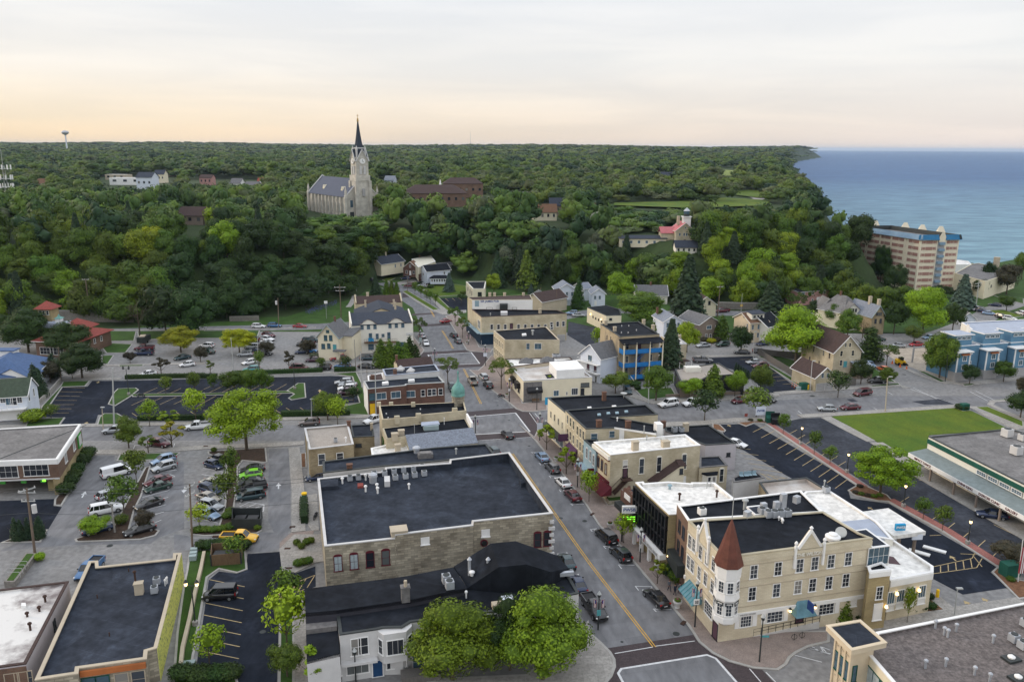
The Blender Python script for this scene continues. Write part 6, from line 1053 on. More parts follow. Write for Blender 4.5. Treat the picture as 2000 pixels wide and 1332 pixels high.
b=B('steel_portal','bare grey steel portal frame standing on the building site','steel frame',gk(9,(1160,735))[0]);p0,p1=gk(9,(1102,735),(1215,725));b.J0('frame',MB().box((p0[0],p0[1],2.2),(.4,.4,4.4)).box((p1[0],p1[1],2.2),(.4,.4,4.4)).K1((*p0,4.4),(*p1,4.4),.25,4),'gray')
# lakeside tower block and neighbours
fl=J1(G(P(25,1060,212),22.5)[:2]);fr=J1(G(P(25,1395,208),22.5)[:2]);bl=J1(G(P(25,492,128),22.5)[:2]);wv=bl-fl
q=[fl,fr,fr+wv,bl];b=Y2('apartment_tower','eight storey cream and brick red apartment block with blue mansard by the lake',q,22.6,'aptcream','roofgray',None,cat='apartment tower',par=.2,z0=0)
nf=8;fh=2.75
def mans(bb,i,t0,t1,m):
 a,u,n,l_=bb.frame(i);t1=l_+t1 if t1<=0 else t1
 bb.J0('mansard',MB().add([(*(a+u*t0+n*.9),22.2),(*(a+u*t1+n*.9),22.2),(*(a+u*t1-n*.2),24.4),(*(a+u*t0-n*.2),24.4),(*(a+u*t0-n*.5),22.2),(*(a+u*t1-n*.5),22.2)],[(0,1,2,3),(0,3,4),(1,5,2),(3,2,5,4),(0,4,5,1)]),m)
l0=b.frame(0)[3];l3=b.frame(3)[3]
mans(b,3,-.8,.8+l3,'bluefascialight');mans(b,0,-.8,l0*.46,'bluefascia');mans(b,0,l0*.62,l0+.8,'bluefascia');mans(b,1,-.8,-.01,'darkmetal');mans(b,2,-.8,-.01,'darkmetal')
for f_i in range(nf):
 z_=.9+f_i*fh
 for s,e_ in((.04,.42),(.68,.96)):b.wbox('spandrel',0,l0*s,l0*e_,z_+.35,z_+1.75,.08,'aptred')
 b.row(0,(.10,.36,.80,.90),z_+1.05,1.5,1.3,'a')
 b.wbox('balcony',0,l0*.47,l0*.61,z_-.1,z_+1.0,1.1,'bluefascialight')
 for s,e_ in((.02,.19),(.235,.40),(.43,.57),(.60,.77),(.84,.98)):b.wbox('spandrel',3,l3*s,l3*e_,z_+.35,z_+1.75,.08,'aptred')
 b.row(3,(.09,.205,.32,.48,.7,.80,.90),z_+1.05,.9,1.2,'a')
b.wbox('recess',0,l0*.45,l0*.63,0,22.4,.02,'gray');
for t in(.2,.42,.59,.8):a,u,n,l_=b.frame(3);qv=a+u*l_*t+n*.1;b.J0('pilaster',MB().box((qv.x,qv.y,11.2),(.5,.35,22.3),b.ang(3)),'aptcream')
for x,y in((665,98),(923,115),(1070,135),(1230,150)):g=G(P(25,x,y),22.8);b.J0('roof_pylon',MB().add([(g[0]-2,g[1]-1,22.5),(g[0]+2,g[1]-1,22.5),(g[0]+.8,g[1],25.6),(g[0]-.8,g[1],25.6),(g[0]-2,g[1]+1,22.5),(g[0]+2,g[1]+1,22.5)],[(0,1,2,3),(4,3,2,5),(0,3,4),(1,5,2)]),'aptcream')
a,u,n,l_=b.frame(0);q=a+u*l_*.54+n*.6;b.J0('entry_pylon',MB().add([(*(q-u*1.5),21.3),(*(q+u*1.5),21.3),(*(q+u*1.5),23.6),(*(q+u*.6),25.4),(*(q-u*.6),25.4),(*(q-u*1.5),23.6)],[(0,1,2,3,4,5)]),'aptcream')
b=J6('lakeside_plant','low cream industrial building with one round chimney beside the lake',25,[(1355,505),(1620,575),(1890,490),(1560,418),(1500,425)],'cream','roofgray','cream',h=7.5,par=.3,z0=0,cat='building');g=K9(b,25,1707,470);b.J0('chimney',MB().cyl((g[0],g[1]),1.3,g[2],g[2]+5.5,14),'tan');b.row(0,[.2,.55],4.5,1.2,1.2,'d');b.row(1,[.2,.5],4.5,1.2,1.2,'d')
b=J6('lakeside_wing','lower cream wing in front of the lakeside plant',25,[(1345,560),(1500,620),(1600,570),(1440,525)],'cream','roofgray','cream',h=4.5,par=.2,cat='building')
b=J6('white_beach_building','long flat white building at the water edge beyond the apartment tower',25,[(1350,430),(1500,430),(1470,400),(1360,385)],'white','roofwhite','white',h=4,par=.2,cat='building')
for i_,(pts,h_)in enumerate(([[(60,185),(220,205),(300,150),(70,120)],6],[[(220,150),(450,140),(440,105),(225,90)],9],[[(380,200),(480,205),(480,135),(400,140)],6])):
 J6('waterworks',('low white waterworks hall left of the apartment tower','taller white waterworks hall behind the low one','small white waterworks hall touching the apartment tower')[i_],25,pts,'white','roofwhite','white',h=h_,par=.3,cat='building',group='white waterworks halls')
cz=20.0
cb=J1(G((706,425),cz)[:2])
ca_=radians(35);fx=J1((sin(ca_),-cos(ca_)));sx=J1((fx.y*-1,fx.x))
if sx.x<0:sx=-sx
b=B('church','pale stone church on the hill with slate roof and tall clock spire','church',cb,z0=cz);b.T.scale=(1,1,.86)
tw=4.1
def cpt(f,s):return cb+fx*f+sx*s
def cpr(ps):return ccw([J2(cpt(*p))for p in ps])
b.J0('tower',MB().K0(cpr([(-tw,-tw),(tw,-tw),(tw,tw),(-tw,tw)]),cz-3,cz+28).K0(cpr([(-tw*.92,-tw*.92),(tw*.92,-tw*.92),(tw*.92,tw*.92),(-tw*.92,tw*.92)]),cz+28,cz+40),'churchstone')
b.J0('tower_band',MB().K0(cpr([(-tw-.3,-tw-.3),(tw+.3,-tw-.3),(tw+.3,tw+.3),(-tw-.3,tw+.3)]),cz+24.5,cz+28.2,True),'churchstone')
for s1 in(-1,1):
 for s2 in(-1,1):c_=cpt(s1*tw,s2*tw);b.J0('buttress',MB().box((c_.x,c_.y,cz+11),(1.7,1.7,27),ca_),'churchstone')
w4=tw*.98
for(a1,a2),nn_ in((((w4,-w4),(w4,w4)),(1,0)),(((-w4,-w4),(-w4,w4)),(-1,0)),(((-w4,w4),(w4,w4)),(0,1)),(((-w4,-w4),(w4,-w4)),(0,-1))):
 p,q=cpt(*a1),cpt(*a2);m_=(p+q)/2;nd=fx*nn_[0]+sx*nn_[1];inn=-nd*w4
 b.J0('clock_gable',MB().add([(*p,cz+37.0),(*q,cz+37.0),(*m_,cz+44.5),(*(m_+inn),cz+44.5)],[(0,1,2),(0,2,3),(1,3,2)]),'churchstone')
 b.J0('gable_roof',MB().add([(*(p+nd*.2),cz+37.4),(*(m_+nd*.2),cz+45),(*(m_+inn),cz+45),(*(p+inn*1),cz+37.4),(*(q+nd*.2),cz+37.4),(*(q+inn),cz+37.4)],[(0,1,2,3),(4,1,2,5)]),'shingledark')
 mb=MB().K1((*(p+nd*.3),cz+37.2),(*(m_+nd*.3),cz+45),.3,4).K1((*(q+nd*.3),cz+37.2),(*(m_+nd*.3),cz+45),.3,4);b.J0('gable_trim',mb,'graylight')
 fc=m_+nd*.06-nd*(w4-tw*.92)*0;b.J0('clock_face',MB().K1((*fc,cz+37.3),(*(fc+nd*.25),cz+37.3),1.75,20),'white');b.J0('clock_hand',MB().K1((*(fc+nd*.3),cz+37.3),(*(fc+nd*.3),cz+38.5),.1,4).K1((*(fc+nd*.3),cz+37.3),(*(fc+nd*.3+(q-p).normalized()*.8),cz+36.8),.12,4),'darkmetal')
 for o_ in(-1.2,1.2):c_=m_+(q-p).normalized()*o_-nd*(w4-tw*.92-.02);b.J0('belfry_louvre',MB().box((c_.x,c_.y,cz+31.5),(1.2,1.2,5.5),ca_),'graylight')
 c_=m_-nd*.0;b.J0('tower_window',MB().box((c_.x,c_.y,cz+17),(1.6,1.6,5.0),ca_),'gray')
b.J0('spire',MB().K2((cb.x,cb.y,cz),[(3.3,37),(3.0,43),(2.9,46),(2.1,49),(1.25,55),(.35,63)],8,ca_),'shingledark')
b.J0('spire_band',MB().K2((cb.x,cb.y,cz),[(3.1,45.4),(3.1,46.2)],8,ca_),'graylight')
for s1 in(-1,1):
 for s2 in(-1,1):c_=cpt(s1*2.6,s2*2.6);b.J0('pinnacle',MB().K2((c_.x,c_.y,cz+40),[(.6,0),(.6,4.5),(.75,4.7),(.05,7.5)],6),'graylight')
b.J0('cross',MB().K2((cb.x,cb.y,cz+63),[(.35,-.3),(.7,.3),(.3,.9),(.6,1.4),(.15,2)],8).box((cb.x,cb.y,cz+66),(.22,.22,3),0).box((cb.x,cb.y,cz+66.6),(1.3,.22,.22),0),'gold')
nw,nl=9.5,58
f0=1.5;ev,rg=14.5,25.5
nave=[(f0,-nw),(f0,nw),(f0-nl,nw),(f0-nl,-nw)]
b.J0('nave',MB().sides([J2(cpt(*p))for p in nave],cz-6,cz+ev).add([(*cpt(f0,-nw),cz+ev),(*cpt(f0,nw),cz+ev),(*cpt(f0,0),cz+rg)],[(0,1,2)]).add([(*cpt(f0-nl,-nw),cz+ev),(*cpt(f0-nl,nw),cz+ev),(*cpt(f0-nl,0),cz+rg)],[(0,1,2)]),'churchstone')
rf=b.J0('roof',MB().slab([(*cpt(f0-.5,-nw-.8),cz+ev-.6),(*cpt(f0-.5,0),cz+rg+.2),(*cpt(f0-nl,0),cz+rg+.2),(*cpt(f0-nl,-nw-.8),cz+ev-.6)],.2).slab([(*cpt(f0-.5,nw+.8),cz+ev-.6),(*cpt(f0-.5,0),cz+rg+.2),(*cpt(f0-nl,0),cz+rg+.2),(*cpt(f0-nl,nw+.8),cz+ev-.6)],.2),'slate')
for f_ in(f0,f0-nl):
 for s_ in(-1,1):
  b.J0('raking_coping',MB().K1((*cpt(f_,s_*(nw+.6)),cz+ev-.2),(*cpt(f_,0),cz+rg+.9),.45,4),'graylight');c_=cpt(f_,s_*(nw+.3));b.J0('corner_pinnacle',MB().K2((c_.x,c_.y,cz-5),[(1.1,0),(1.1,20),(.7,20.3),(.7,22.5),(.05,26)],6),'churchstone')
for t in(12,40):c_=cpt(f0-t,-nw*.62);b.J0('dormer',MB().add([(*(c_-fx*1.3-sx*1.2),cz+17.6),(*(c_+fx*1.3-sx*1.2),cz+17.6),(*(c_-sx*1.2),cz+20.4),(*(c_+sx*2.2),cz+20.4),(*(c_-fx*1.3+sx*.6),cz+18.6),(*(c_+fx*1.3+sx*.6),cz+18.6)],[(0,1,2),(0,2,3,4),(1,5,3,2)]),'cream',parent=rf)
for t in range(10):c_=cpt(f0-4-t*5.5,-nw-.05);b.J0('lancet_window',MB().box((c_.x,c_.y,cz+6.2),(.3,1.5,6.4),atan2(sx.y,sx.x)),'glassblue');c_=cpt(f0-1.3-t*5.5,-nw-.4);b.J0('buttress',MB().box((c_.x,c_.y,cz+4),(1.6,.9,19),atan2(sx.y,sx.x)),'churchstone')
for s_ in(-1,1):c_=cpt(f0,s_*(nw-3));b.J0('front_window',MB().box((c_.x,c_.y,cz+9.5),(1.6,.35,4.6),atan2(sx.y,sx.x)),'glassblue');b.J0('front_door',MB().box((c_.x,c_.y,cz+2),(2.4,.4,4.2),atan2(sx.y,sx.x)),'darkmetal');b.J0('steps',MB().box((*(c_+fx*1.6),cz+.1),(5,3,1),atan2(sx.y,sx.x)),'walk')
# school, lighthouse, other things on the bluff
def Y3(name,label,p,z0,w,d,h,wall,roof,ang=0,cat='building',roofh=0,hip=1,group=None,wins=0,wst='d',axis='x',trim=None):
 c=GT(p);z0=float(TH(c[0],c[1]))if z0>10 else z0;c=c if z0>10 else G(p,z0+h*.5);u=J1((cos(ang),sin(ang)));n=J1((-u.y,u.x));fl=J1(c[:2])-u*w/2
 if roofh:b=J7(name,label,fl,fl+u*w,d,h,h+roofh,wall,roof,z0,axis,trim,hip=hip,cat=cat,over=.5,group=group)
 else:
  q=[fl,fl+u*w,fl+u*w+n*d,fl+n*d];b=Y2(name,label,q,h,wall,roof,None,z0=z0,cat=cat,par=.3,group=group)
 if wins:b.row(0,[(i+.5)/wins for i in range(wins)],h*.6,w/wins*.35,min(2,h*.35),wst)
 return b
Y3('school','long brown roofed brick school half hidden by trees right of the church',(850,405),19,42,24,9,'brownbrick','shinglebrown',.12,'school',5,8,wins=9)
b=Y3('school_wing','rear school wing with brown hip roof and small white cupola',(905,388),20,30,18,11,'brownbrick','shinglebrown',.1,'school',4,6,wins=6);c_=J1(G((860,362),33)[:2]);b.J0('cupola',MB().K2((c_.x,c_.y,30),[(1.6,-4),(1.6,2),(.9,3),(.3,7)],8),'white')
Y3('flat_school_block','flat roofed red brick school block with long windows, left of the brown gable',(1012,402),18,14,12,9,'brownbrick','roofgray',.0,'school',wins=3,wst='w2')
b=Y3('hill_house','brown roofed cream house with timber gable left of the hill cottage',(1065,432),17,13,9,5,'cream','shinglerust',.1,'house',4,0,wins=4);Y3('dark_hill_house','dark grey roofed house with two chimneys behind the brown roofed one',(1090,423),18,10,8,6.5,'brownsiding','shingledark',0,'house',4,0,wins=3)
b=Y3('hill_cottage','cream hilltop house with blue grey gable roof and a side porch',(1167,437),17,9,10,5.5,'whitewarm','shingledark',.1,'house',4,0,wins=3,axis='y',trim='white');Y4(b,.8,1)
Y3('motel','low cream flat building with dark roof below the lighthouse',(1255,486),15,21,8,4,'cream','shingledark',0,'building',1.0,0,wins=6,wst='w2')
Y3('tudor_house','white and black gabled house just below the lighthouse',(1340,500),14,9,6,3.2,'whitewarm','shingledark',0,'house',2.4,0,wins=4)
lh=J1(GT((1332,470))[:2]);ll=J1((-6.4,0));b=J7('lighthouse','cream lighthouse keepers house with pink roof, chimney and short white tower',lh+J1((-3,0)),lh+J1((5.6,.6)),9.5,6.4,9.8,'creambrick','pinkroof',18,'y',cat='lighthouse',trim='white')
b.row(0,[.22,.45,.58,.82],4.6,.8,1.4,'g');b.row(0,[.5],7.6,.7,.8,'g');b.row(0,[.5],1.3,1,2,'dn','door');w_=lh+J1((-9,2.5));b.J0('west_wing',MB().K0(cct(w_,w_+J1((6.3,.2)),w_+J1((6,6.5)),w_+J1((0,6.3))),17,23),'creambrick');b.J0('wing_roof',MB().slab([(w_.x-.4,w_.y-.4,23),(w_.x+6.6,w_.y-.3,23),(w_.x+6.6,w_.y+3.2,25.6),(w_.x-.4,w_.y+3.2,25.6)],.2).slab([(w_.x-.4,w_.y+6.8,23),(w_.x+6.6,w_.y+6.7,23),(w_.x+6.6,w_.y+3.2,25.6),(w_.x-.4,w_.y+3.2,25.6)],.2),'pinkroof')
c_=lh+J1((2.2,3.5));b.J0('light_tower',MB().box((c_.x,c_.y,27.5),(3.4,3.4,5.4)),'white');b.J0('gallery',MB().box((c_.x,c_.y,30.3),(4.2,4.2,.3)),'white');b.J0('lantern',MB().K2((c_.x,c_.y,30.4),[(1.4,0),(1.4,1.2)],10),'darkmetal');b.J0('lantern_glass',MB().K2((c_.x,c_.y,31.6),[(1.3,0),(1.3,1.2)],10),'glassblue');b.J0('lantern_roof',MB().K2((c_.x,c_.y,32.8),[(1.6,0),(.8,.8),(.1,1.5)],10),'metal');b.J0('chimney',MB().box((c_.x-3.4,c_.y+1,28.5),(1.2,1.2,4)),'tan')
b=Y3('park_pavilion','dark roofed park pavilion among trees far behind the hill cottage',(1294,352),26,36,18,4,'brownsiding','shingledark',0,'pavilion',5,6)
b=Y3('white_turret_house','slim white Victorian turret with black pointed roof among the trees',(1563,490),4,4,4,13,'whitecool','shingledark',0,'house',0);c_=J1((sum(p[0]for p in b.xy)/4,sum(p[1]for p in b.xy)/4));b.J0('turret_roof',MB().K2((c_.x,c_.y,17),[(3.3,0),(.1,5.5)],4,.785),'shingledark');b.row(0,[.3,.7],10.5,.9,2,'d')
for i_,(p,z,w,d,h,wl,rf_,rh,lb)in enumerate([((372,440),12,14,12,5,'brownsiding','shinglebrown',4,'brown gabled house deep in the hillside trees on the left'),((398,472),8,14,9,4,'tan','shinglegray',2.5,'low grey roofed house lowest among the left hillside trees'),((84,372),21,9,8,6,'tan','shinglerust',3.5,'small tan roofed house in the woods right of the cell mast'),((168,368),21,12,9,4,'white','shinglegray',3,'white gabled bungalow left of the white town buildings'),((245,362),22,30,14,7,'white','roofwhite',0,'long white flat roofed building in the far town centre'),((283,372),21,14,12,11,'whitecool','shingledark',4,'pale blue grey apartment house in the far town centre'),((225,352),22,26,12,6,'tan','roofwhite',0,'low tan building behind the long white one'),((312,358),22,10,10,9,'cream','shingledark',4,'cream gabled house at the right end of the far town centre'),((320,345),23,20,12,7,'brownsiding','roofgray',0,'brown block topmost in the far town centre'),((402,362),22,12,10,7,'pinkwall','shinglebrown',3,'dark red house between the far town and the church'),((460,372),21,10,8,6,'white','shinglegray',4,'white gabled house left of the church woods'),((490,374),21,11,8,5,'graylight','shinglegray',3,'grey roofed house nearest the church on its left'),((512,366),22,8,8,6,'white','redtile',3,'little red roofed house far behind the church nave'),((588,368),21,10,8,5,'brightblue','metalroof',2,'bright blue roofed house peeping behind the church'),((760,362),23,10,9,5,'whitecool','shinglelight',4,'white gabled house in the wood right of the church tower'),((30,405),18,16,12,6,'graylight','shinglegray',3,'grey roofed building behind the cell mast')]):
 Y3('far_house',lb,p,z,w,d,h,wl,rf_,random.uniform(-.3,.3),'house',rh,0,wins=3)
for i_ in range(9):p=(732+i_*8.5+random.uniform(-2,2),289+random.uniform(-2.5,2));Y3('suburb_house','tiny pale house in the far suburb just right of the spire',p,40,16,10,5,'white','shinglelight',.2,'house',4,0,group='pale houses of the far suburb')
wt=ray(130,283);D=2600;c_=EYE+wt*(D/wt[1]*1.0);wx,wy=float(c_[0]),float(c_[1]);wz=float(TH(wx,wy));sc=D/F
b=B('water_tower','pale bulb water tower on a slim stem at the left horizon','water tower',(wx,wy),z0=wz);zt=60+(284.6-258)*sc*1.02
b.J0('stem',MB().K2((wx,wy,0),[(5,wz),(2.4,wz+6),(2.0,zt-14),(4,zt-11)],12),'whitecool');b.J0('tank',MB().K2((wx,wy,0),[(3,zt-13),(9,zt-9.5),(11.3,zt-5),(9,zt-1.5),(4,zt),(.5,zt+.5)],20),'metal',True);b.J0('antennas',MB().box((wx-3,wy,zt+1.2),(.6,.6,2)).box((wx+2,wy,zt+1.2),(.6,.6,2)),'graylight')
for px,lb in((183,'left of the two dark farm silos on the left horizon'),(187,'right of the two dark farm silos on the left horizon')):
 d=ray(px,282);c_=EYE+d*(3400/d[1]);tag(J4('silo',MB().K2((0,0,-6),[(4,0),(4,26),(2.5,29),(.3,30)],12).mesh('silo','darkwall'),None,(float(c_[0]),float(c_[1]),float(TH(c_[0],c_[1])))),lb,'silo','farm silos on the horizon')
d=ray(919,288);c_=EYE+d*(5200/d[1]);mb=MB().K1((0,0,-20),(0,0,125),1.6,4,.8);tag(J4('radio_mast',mb.mesh('radio_mast','galv'),None,(float(c_[0]),float(c_[1]),40)),'thin radio mast on the horizon right of the spire','mast')
mg=J1(G((22,440),12)[:2]);b=B('cell_mast','lattice cell mast crowded with white panel antennas at the left edge','cell mast',mg,z0=10);mx_,my_=mg
mb=MB()
for i_ in range(3):
 an=i_*2.094+.4;mb.K1((mx_+2*cos(an),my_+2*sin(an),10),(mx_+.7*cos(an),my_+.7*sin(an),48),.14,4)
 for k_ in range(19):
  z_=10+2*k_;r0_=2-1.3*k_/19;r1_=2-1.3*(k_+1)/19;a2=an+2.094;mb.K1((mx_+r0_*cos(an),my_+r0_*sin(an),z_),(mx_+r1_*cos(a2),my_+r1_*sin(a2),z_+2),.07,3)
mb.K1((mx_,my_,47),(mx_,my_,58),.12,4);b.J0('lattice',mb,'galv')
for z_ in(47,41,36,31):
 b.J0('platform',MB().K2((mx_,my_,z_-1),[(4,0),(4,.2)],12),'galv')
 for k_ in range(9):an=k_*.698+z_;b.J0('panel_antenna',MB().box((mx_+4.2*cos(an),my_+4.2*sin(an),z_),(.6,.4,2.8),an),'white')
sheetz=lambda nm,pts,m,dz=1.4:J8(nm,MB().add([(q[0],q[1],float(TH(q[0],q[1]))+dz)for q in pts],[J2(range(len(pts)))]),m)
def K6(nm,k,pts,w,m):
 ps=[J1(GT(P(k,*p))[:2])for p in pts];Lp,Rp=K7(ps,w);n=len(ps);J8(nm,MB().add([(*p,max(float(TH(*p)),float(TH(*Rp[i])))+.5)for i,p in enumerate(Lp)]+[(*p,max(float(TH(*p)),float(TH(*Lp[i])))+.5)for i,p in enumerate(Rp)],[(i,n+i,n+i+1,i+1)for i in range(n-1)]),m)
sheetz('park_lawn',[GT(P(3,*p))for p in((760,560),(1350,580),(1900,560),(1950,520),(1600,500),(1240,530),(770,540))],'lawn')
sheetz('park_lawn',[GT(P(3,*p))for p in((1555,335),(1640,335),(1700,290),(1570,282))],'field');sheetz('park_lawn',[GT(P(3,*p))for p in((1560,460),(1880,500),(1850,440),(1600,430))],'lawn',1.0)
K6('park_road',3,[(1600,330),(1650,310),(1640,285),(1680,290)],12,'walk');K6('park_road',3,[(1380,552),(1600,540),(1780,520),(1860,500),(1800,480),(1690,458)],9,'walk')
# walls, fences, hedges
def K8(name,label,k,pts,h,t,m,cat,z0=0,cap=None):
 ps=[J1(q)for q in gp(*PL(k,*pts),z=z0)];c=sum(ps,J1((0,0)))/len(ps);b=B(name,label,cat,c,z0=z0);mb=MB()
 for p,q in zip(ps,ps[1:]):Lp,Rp=K7([p,q],t);mb.K0(ccw([J2(x)for x in(Lp[0],Lp[1],Rp[1],Rp[0])]),z0-.5,z0+h)
 b.J0('wall'if'wall'in name else'panel',mb,m)
 if cap:
  mb=MB()
  for p,q in zip(ps,ps[1:]):Lp,Rp=K7([p,q],t+.12);mb.K0(ccw([J2(x)for x in(Lp[0],Lp[1],Rp[1],Rp[0])]),z0+h,z0+h+.12)
  b.J0('cap',mb,cap)
 return b
K8('retaining_wall','long stained concrete retaining wall under the left hillside',5,[(-100,400),(0,398),(330,398),(800,400),(1160,402)],4.2,.5,'concrete','wall',cap='kerb')
K8('retaining_wall','low concrete retaining wall tapering behind the parked white SUV',6,[(270,500),(400,498),(495,494)],1.8,.5,'concrete','wall')
K8('retaining_wall','painted concrete retaining wall under the wood on the right road',8,[(1420,348),(1600,352),(1745,352)],2.6,.5,'concrete','wall',cap='kerb')
K8('garden_wall','curving tan stone wall beside the yellow mural building',13,[(270,200),(245,330),(190,560),(140,800),(80,1050),(60,1230),(80,1275)],.7,.45,'tan','wall')
K8('board_fence','long weathered grey board fence beside the right car park',28,[(485,800),(640,900),(950,1090),(1165,1215)],1.9,.12,'woodgray','fence')
K8('board_fence','grey board fence between the garage and the tree lined lane',28,[(1395,1185),(1500,1175),(1640,1165)],1.9,.12,'woodgray','fence')
K8('board_fence','grey board fence across the back of the garden, beyond the big tree',28,[(485,800),(700,830),(1000,850),(1080,870)],1.9,.12,'woodgray','fence')
K8('low_wall','low pale wall behind the blue hall, along the grass bank',26,[(390,1080),(490,990),(610,850)],1.2,.3,'walk','wall')
K8('low_wall','low brown retaining wall before the dark fascia clinic',8,[(1000,1065),(1300,1050),(1600,1040),(1750,1035)],.7,.4,'brownsiding','wall')
def Y0(label,k,base,h,m,bins):
 q=[J1(p)for p in gk(k,*base)];b=B('bin_enclosure',label,'enclosure',sum(q,J1((0,0)))/4);mb=MB()
 for i in range(4):
  p,r_=q[i],q[(i+1)%4];Lp,Rp=K7([p,r_],.1);mb.K0(ccw([J2(x)for x in(Lp[0],Lp[1],Rp[1],Rp[0])]),0,h)
 b.J0('board_wall',mb,m)
 for i in range(4):b.J0('post',MB().box((q[i].x,q[i].y,h/2+.05),(.2,.2,h+.1)),'darkmetal')
 for j,(t,cl)in enumerate(bins):
  c_=q[0].lerp(q[1],t).lerp(q[3].lerp(q[2],t),.5);dd=B('dumpster','%s dumpster inside the %s'%(cl[0],label.split(' ')[0]+' board enclosure, '+('left'if j==0 else'right')),'dumpster',c_)
  dd.J0('bin',MB().box((c_.x,c_.y,.6),(1.6,1.3,1.2),.1),'darkmetal');dd.J0('lid',MB().box((c_.x,c_.y,1.26),(1.7,1.4,.1),.1),'blackframe')
Y0('black board enclosure with dumpsters beside the dark minivan',11,[(590,1100),(870,1100),(880,985),(590,985)],1.9,'darkmetal',[(.28,('black',)),(.72,('black',))])
Y0('brown board enclosure with dumpsters behind the yellow pickup',13,[(335,305),(600,285),(610,180),(345,200)],1.9,'wood',[(.28,('dark',)),(.7,('dark',))])
for k,x,y,m_,lb in((21,347,218,'green','dark green dumpster standing open at the top of the car park'),(21,382,228,'blackframe','black dumpster right of the green one at the car park'),(20,590,150,'green','green dumpster in the yard behind the hotel')):
 c_=gk(k,(x,y))[0];dd=B('dumpster',lb,'dumpster',c_);dd.J0('bin',MB().K0(ccw([(c_[0]-1,c_[1]-.7),(c_[0]+1,c_[1]-.7),(c_[0]+1,c_[1]+.7),(c_[0]-1,c_[1]+.7)]),.1,[1.3,1.3,1.7,1.7]),m_);dd.J0('lid',MB().box((c_[0],c_[1]+.6,2.0),(2,.1,1.0)),m_)
for k,x,y,s,lb in((13,180,185,1,'upper pale green utility cabinet on the grass by the alley'),(13,175,220,1,'middle pale green utility cabinet on the grass by the alley'),(13,170,250,1,'lower utility cabinet on the grass by the alley'),(22,1865,200,2.3,'large dark green utility cabinet in the bottom right bed'),(28,1025,1215,2,'pale green utility cabinet by the double garage'),(28,965,1222,1,'small green utility box left of the pale cabinet'),(13,140,1230,1.3,'pale green utility lid by the rounded hedge'),(9,1500,1100,1.8,'dark green utility cabinet at the corner of the big lawn')):
 c_=gk(k,(x,y))[0];b=B('utility_box',lb,'utility box',c_);b.J0('cabinet',MB().box((c_[0],c_[1],.45*s),(1.0*s,.7*s,.9*s),.2),'green'if s>1.7 else'graygreen');b.J0('base',MB().box((c_[0],c_[1],.06),(1.3*s,1.0*s,.12),.2),'walk')
def Z4(name,c1,c2,trans=.0):
 m=bpy.data.materials.new(name);m.use_nodes=True;n=m.node_tree.nodes;l=m.node_tree.links;b=n['Principled BSDF'];b.inputs['Roughness'].default_value=.7;b.inputs['Specular IOR Level'].default_value=.25
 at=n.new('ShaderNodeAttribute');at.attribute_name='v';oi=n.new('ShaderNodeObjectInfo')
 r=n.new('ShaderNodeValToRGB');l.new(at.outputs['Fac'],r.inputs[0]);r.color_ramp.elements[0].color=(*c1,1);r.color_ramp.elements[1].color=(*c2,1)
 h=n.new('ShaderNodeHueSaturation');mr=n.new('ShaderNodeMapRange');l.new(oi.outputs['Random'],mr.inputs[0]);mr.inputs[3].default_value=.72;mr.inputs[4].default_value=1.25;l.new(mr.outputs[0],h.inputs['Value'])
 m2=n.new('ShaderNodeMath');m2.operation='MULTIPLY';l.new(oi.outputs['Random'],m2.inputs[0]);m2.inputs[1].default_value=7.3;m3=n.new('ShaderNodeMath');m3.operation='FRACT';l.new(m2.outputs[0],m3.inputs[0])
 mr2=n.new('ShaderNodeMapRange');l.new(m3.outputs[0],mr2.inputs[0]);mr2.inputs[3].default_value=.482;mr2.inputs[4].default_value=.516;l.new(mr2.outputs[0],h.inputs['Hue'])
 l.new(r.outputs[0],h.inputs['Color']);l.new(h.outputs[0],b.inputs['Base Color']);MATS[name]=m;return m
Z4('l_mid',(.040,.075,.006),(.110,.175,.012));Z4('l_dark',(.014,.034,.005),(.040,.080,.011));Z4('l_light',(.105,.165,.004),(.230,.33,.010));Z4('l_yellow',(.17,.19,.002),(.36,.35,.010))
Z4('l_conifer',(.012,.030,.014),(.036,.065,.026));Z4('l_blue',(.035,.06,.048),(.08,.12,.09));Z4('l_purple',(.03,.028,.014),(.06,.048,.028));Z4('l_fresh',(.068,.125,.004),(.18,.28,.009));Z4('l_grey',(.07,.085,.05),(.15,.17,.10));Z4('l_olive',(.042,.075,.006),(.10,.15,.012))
Z4('flower',(.30,.04,.12),(.55,.20,.35));Z4('bluebell',(.06,.09,.03),(.12,.12,.40))
def icos(c,r,n=1,jit=.12):
 bm=bmesh.new();bmesh.ops.create_icosphere(bm,subdivisions=n,radius=1);v=np.array([p.co[:]for p in bm.verts]);f=[[q.index for q in p.verts]for p in bm.faces];bm.free()
 v=v*(1+RNG.normal(0,jit,(len(v),1)))*np.array(r)+np.array(c);return v,np.array(f)
def Z1(P_,N_,size,asp=.7):
 n=len(P_);N_=N_/np.maximum(1e-6,np.linalg.norm(N_,axis=1,keepdims=True));a=np.cross(N_,RNG.normal(size=(n,3)));a/=np.maximum(1e-6,np.linalg.norm(a,axis=1,keepdims=True));b=np.cross(N_,a)
 s=size*RNG.uniform(.55,1.3,(n,1));a=a*s;b=b*s*asp;V=np.stack([P_-a,P_-b*.8,P_+a,P_+b*.9],1).reshape(-1,3);return V
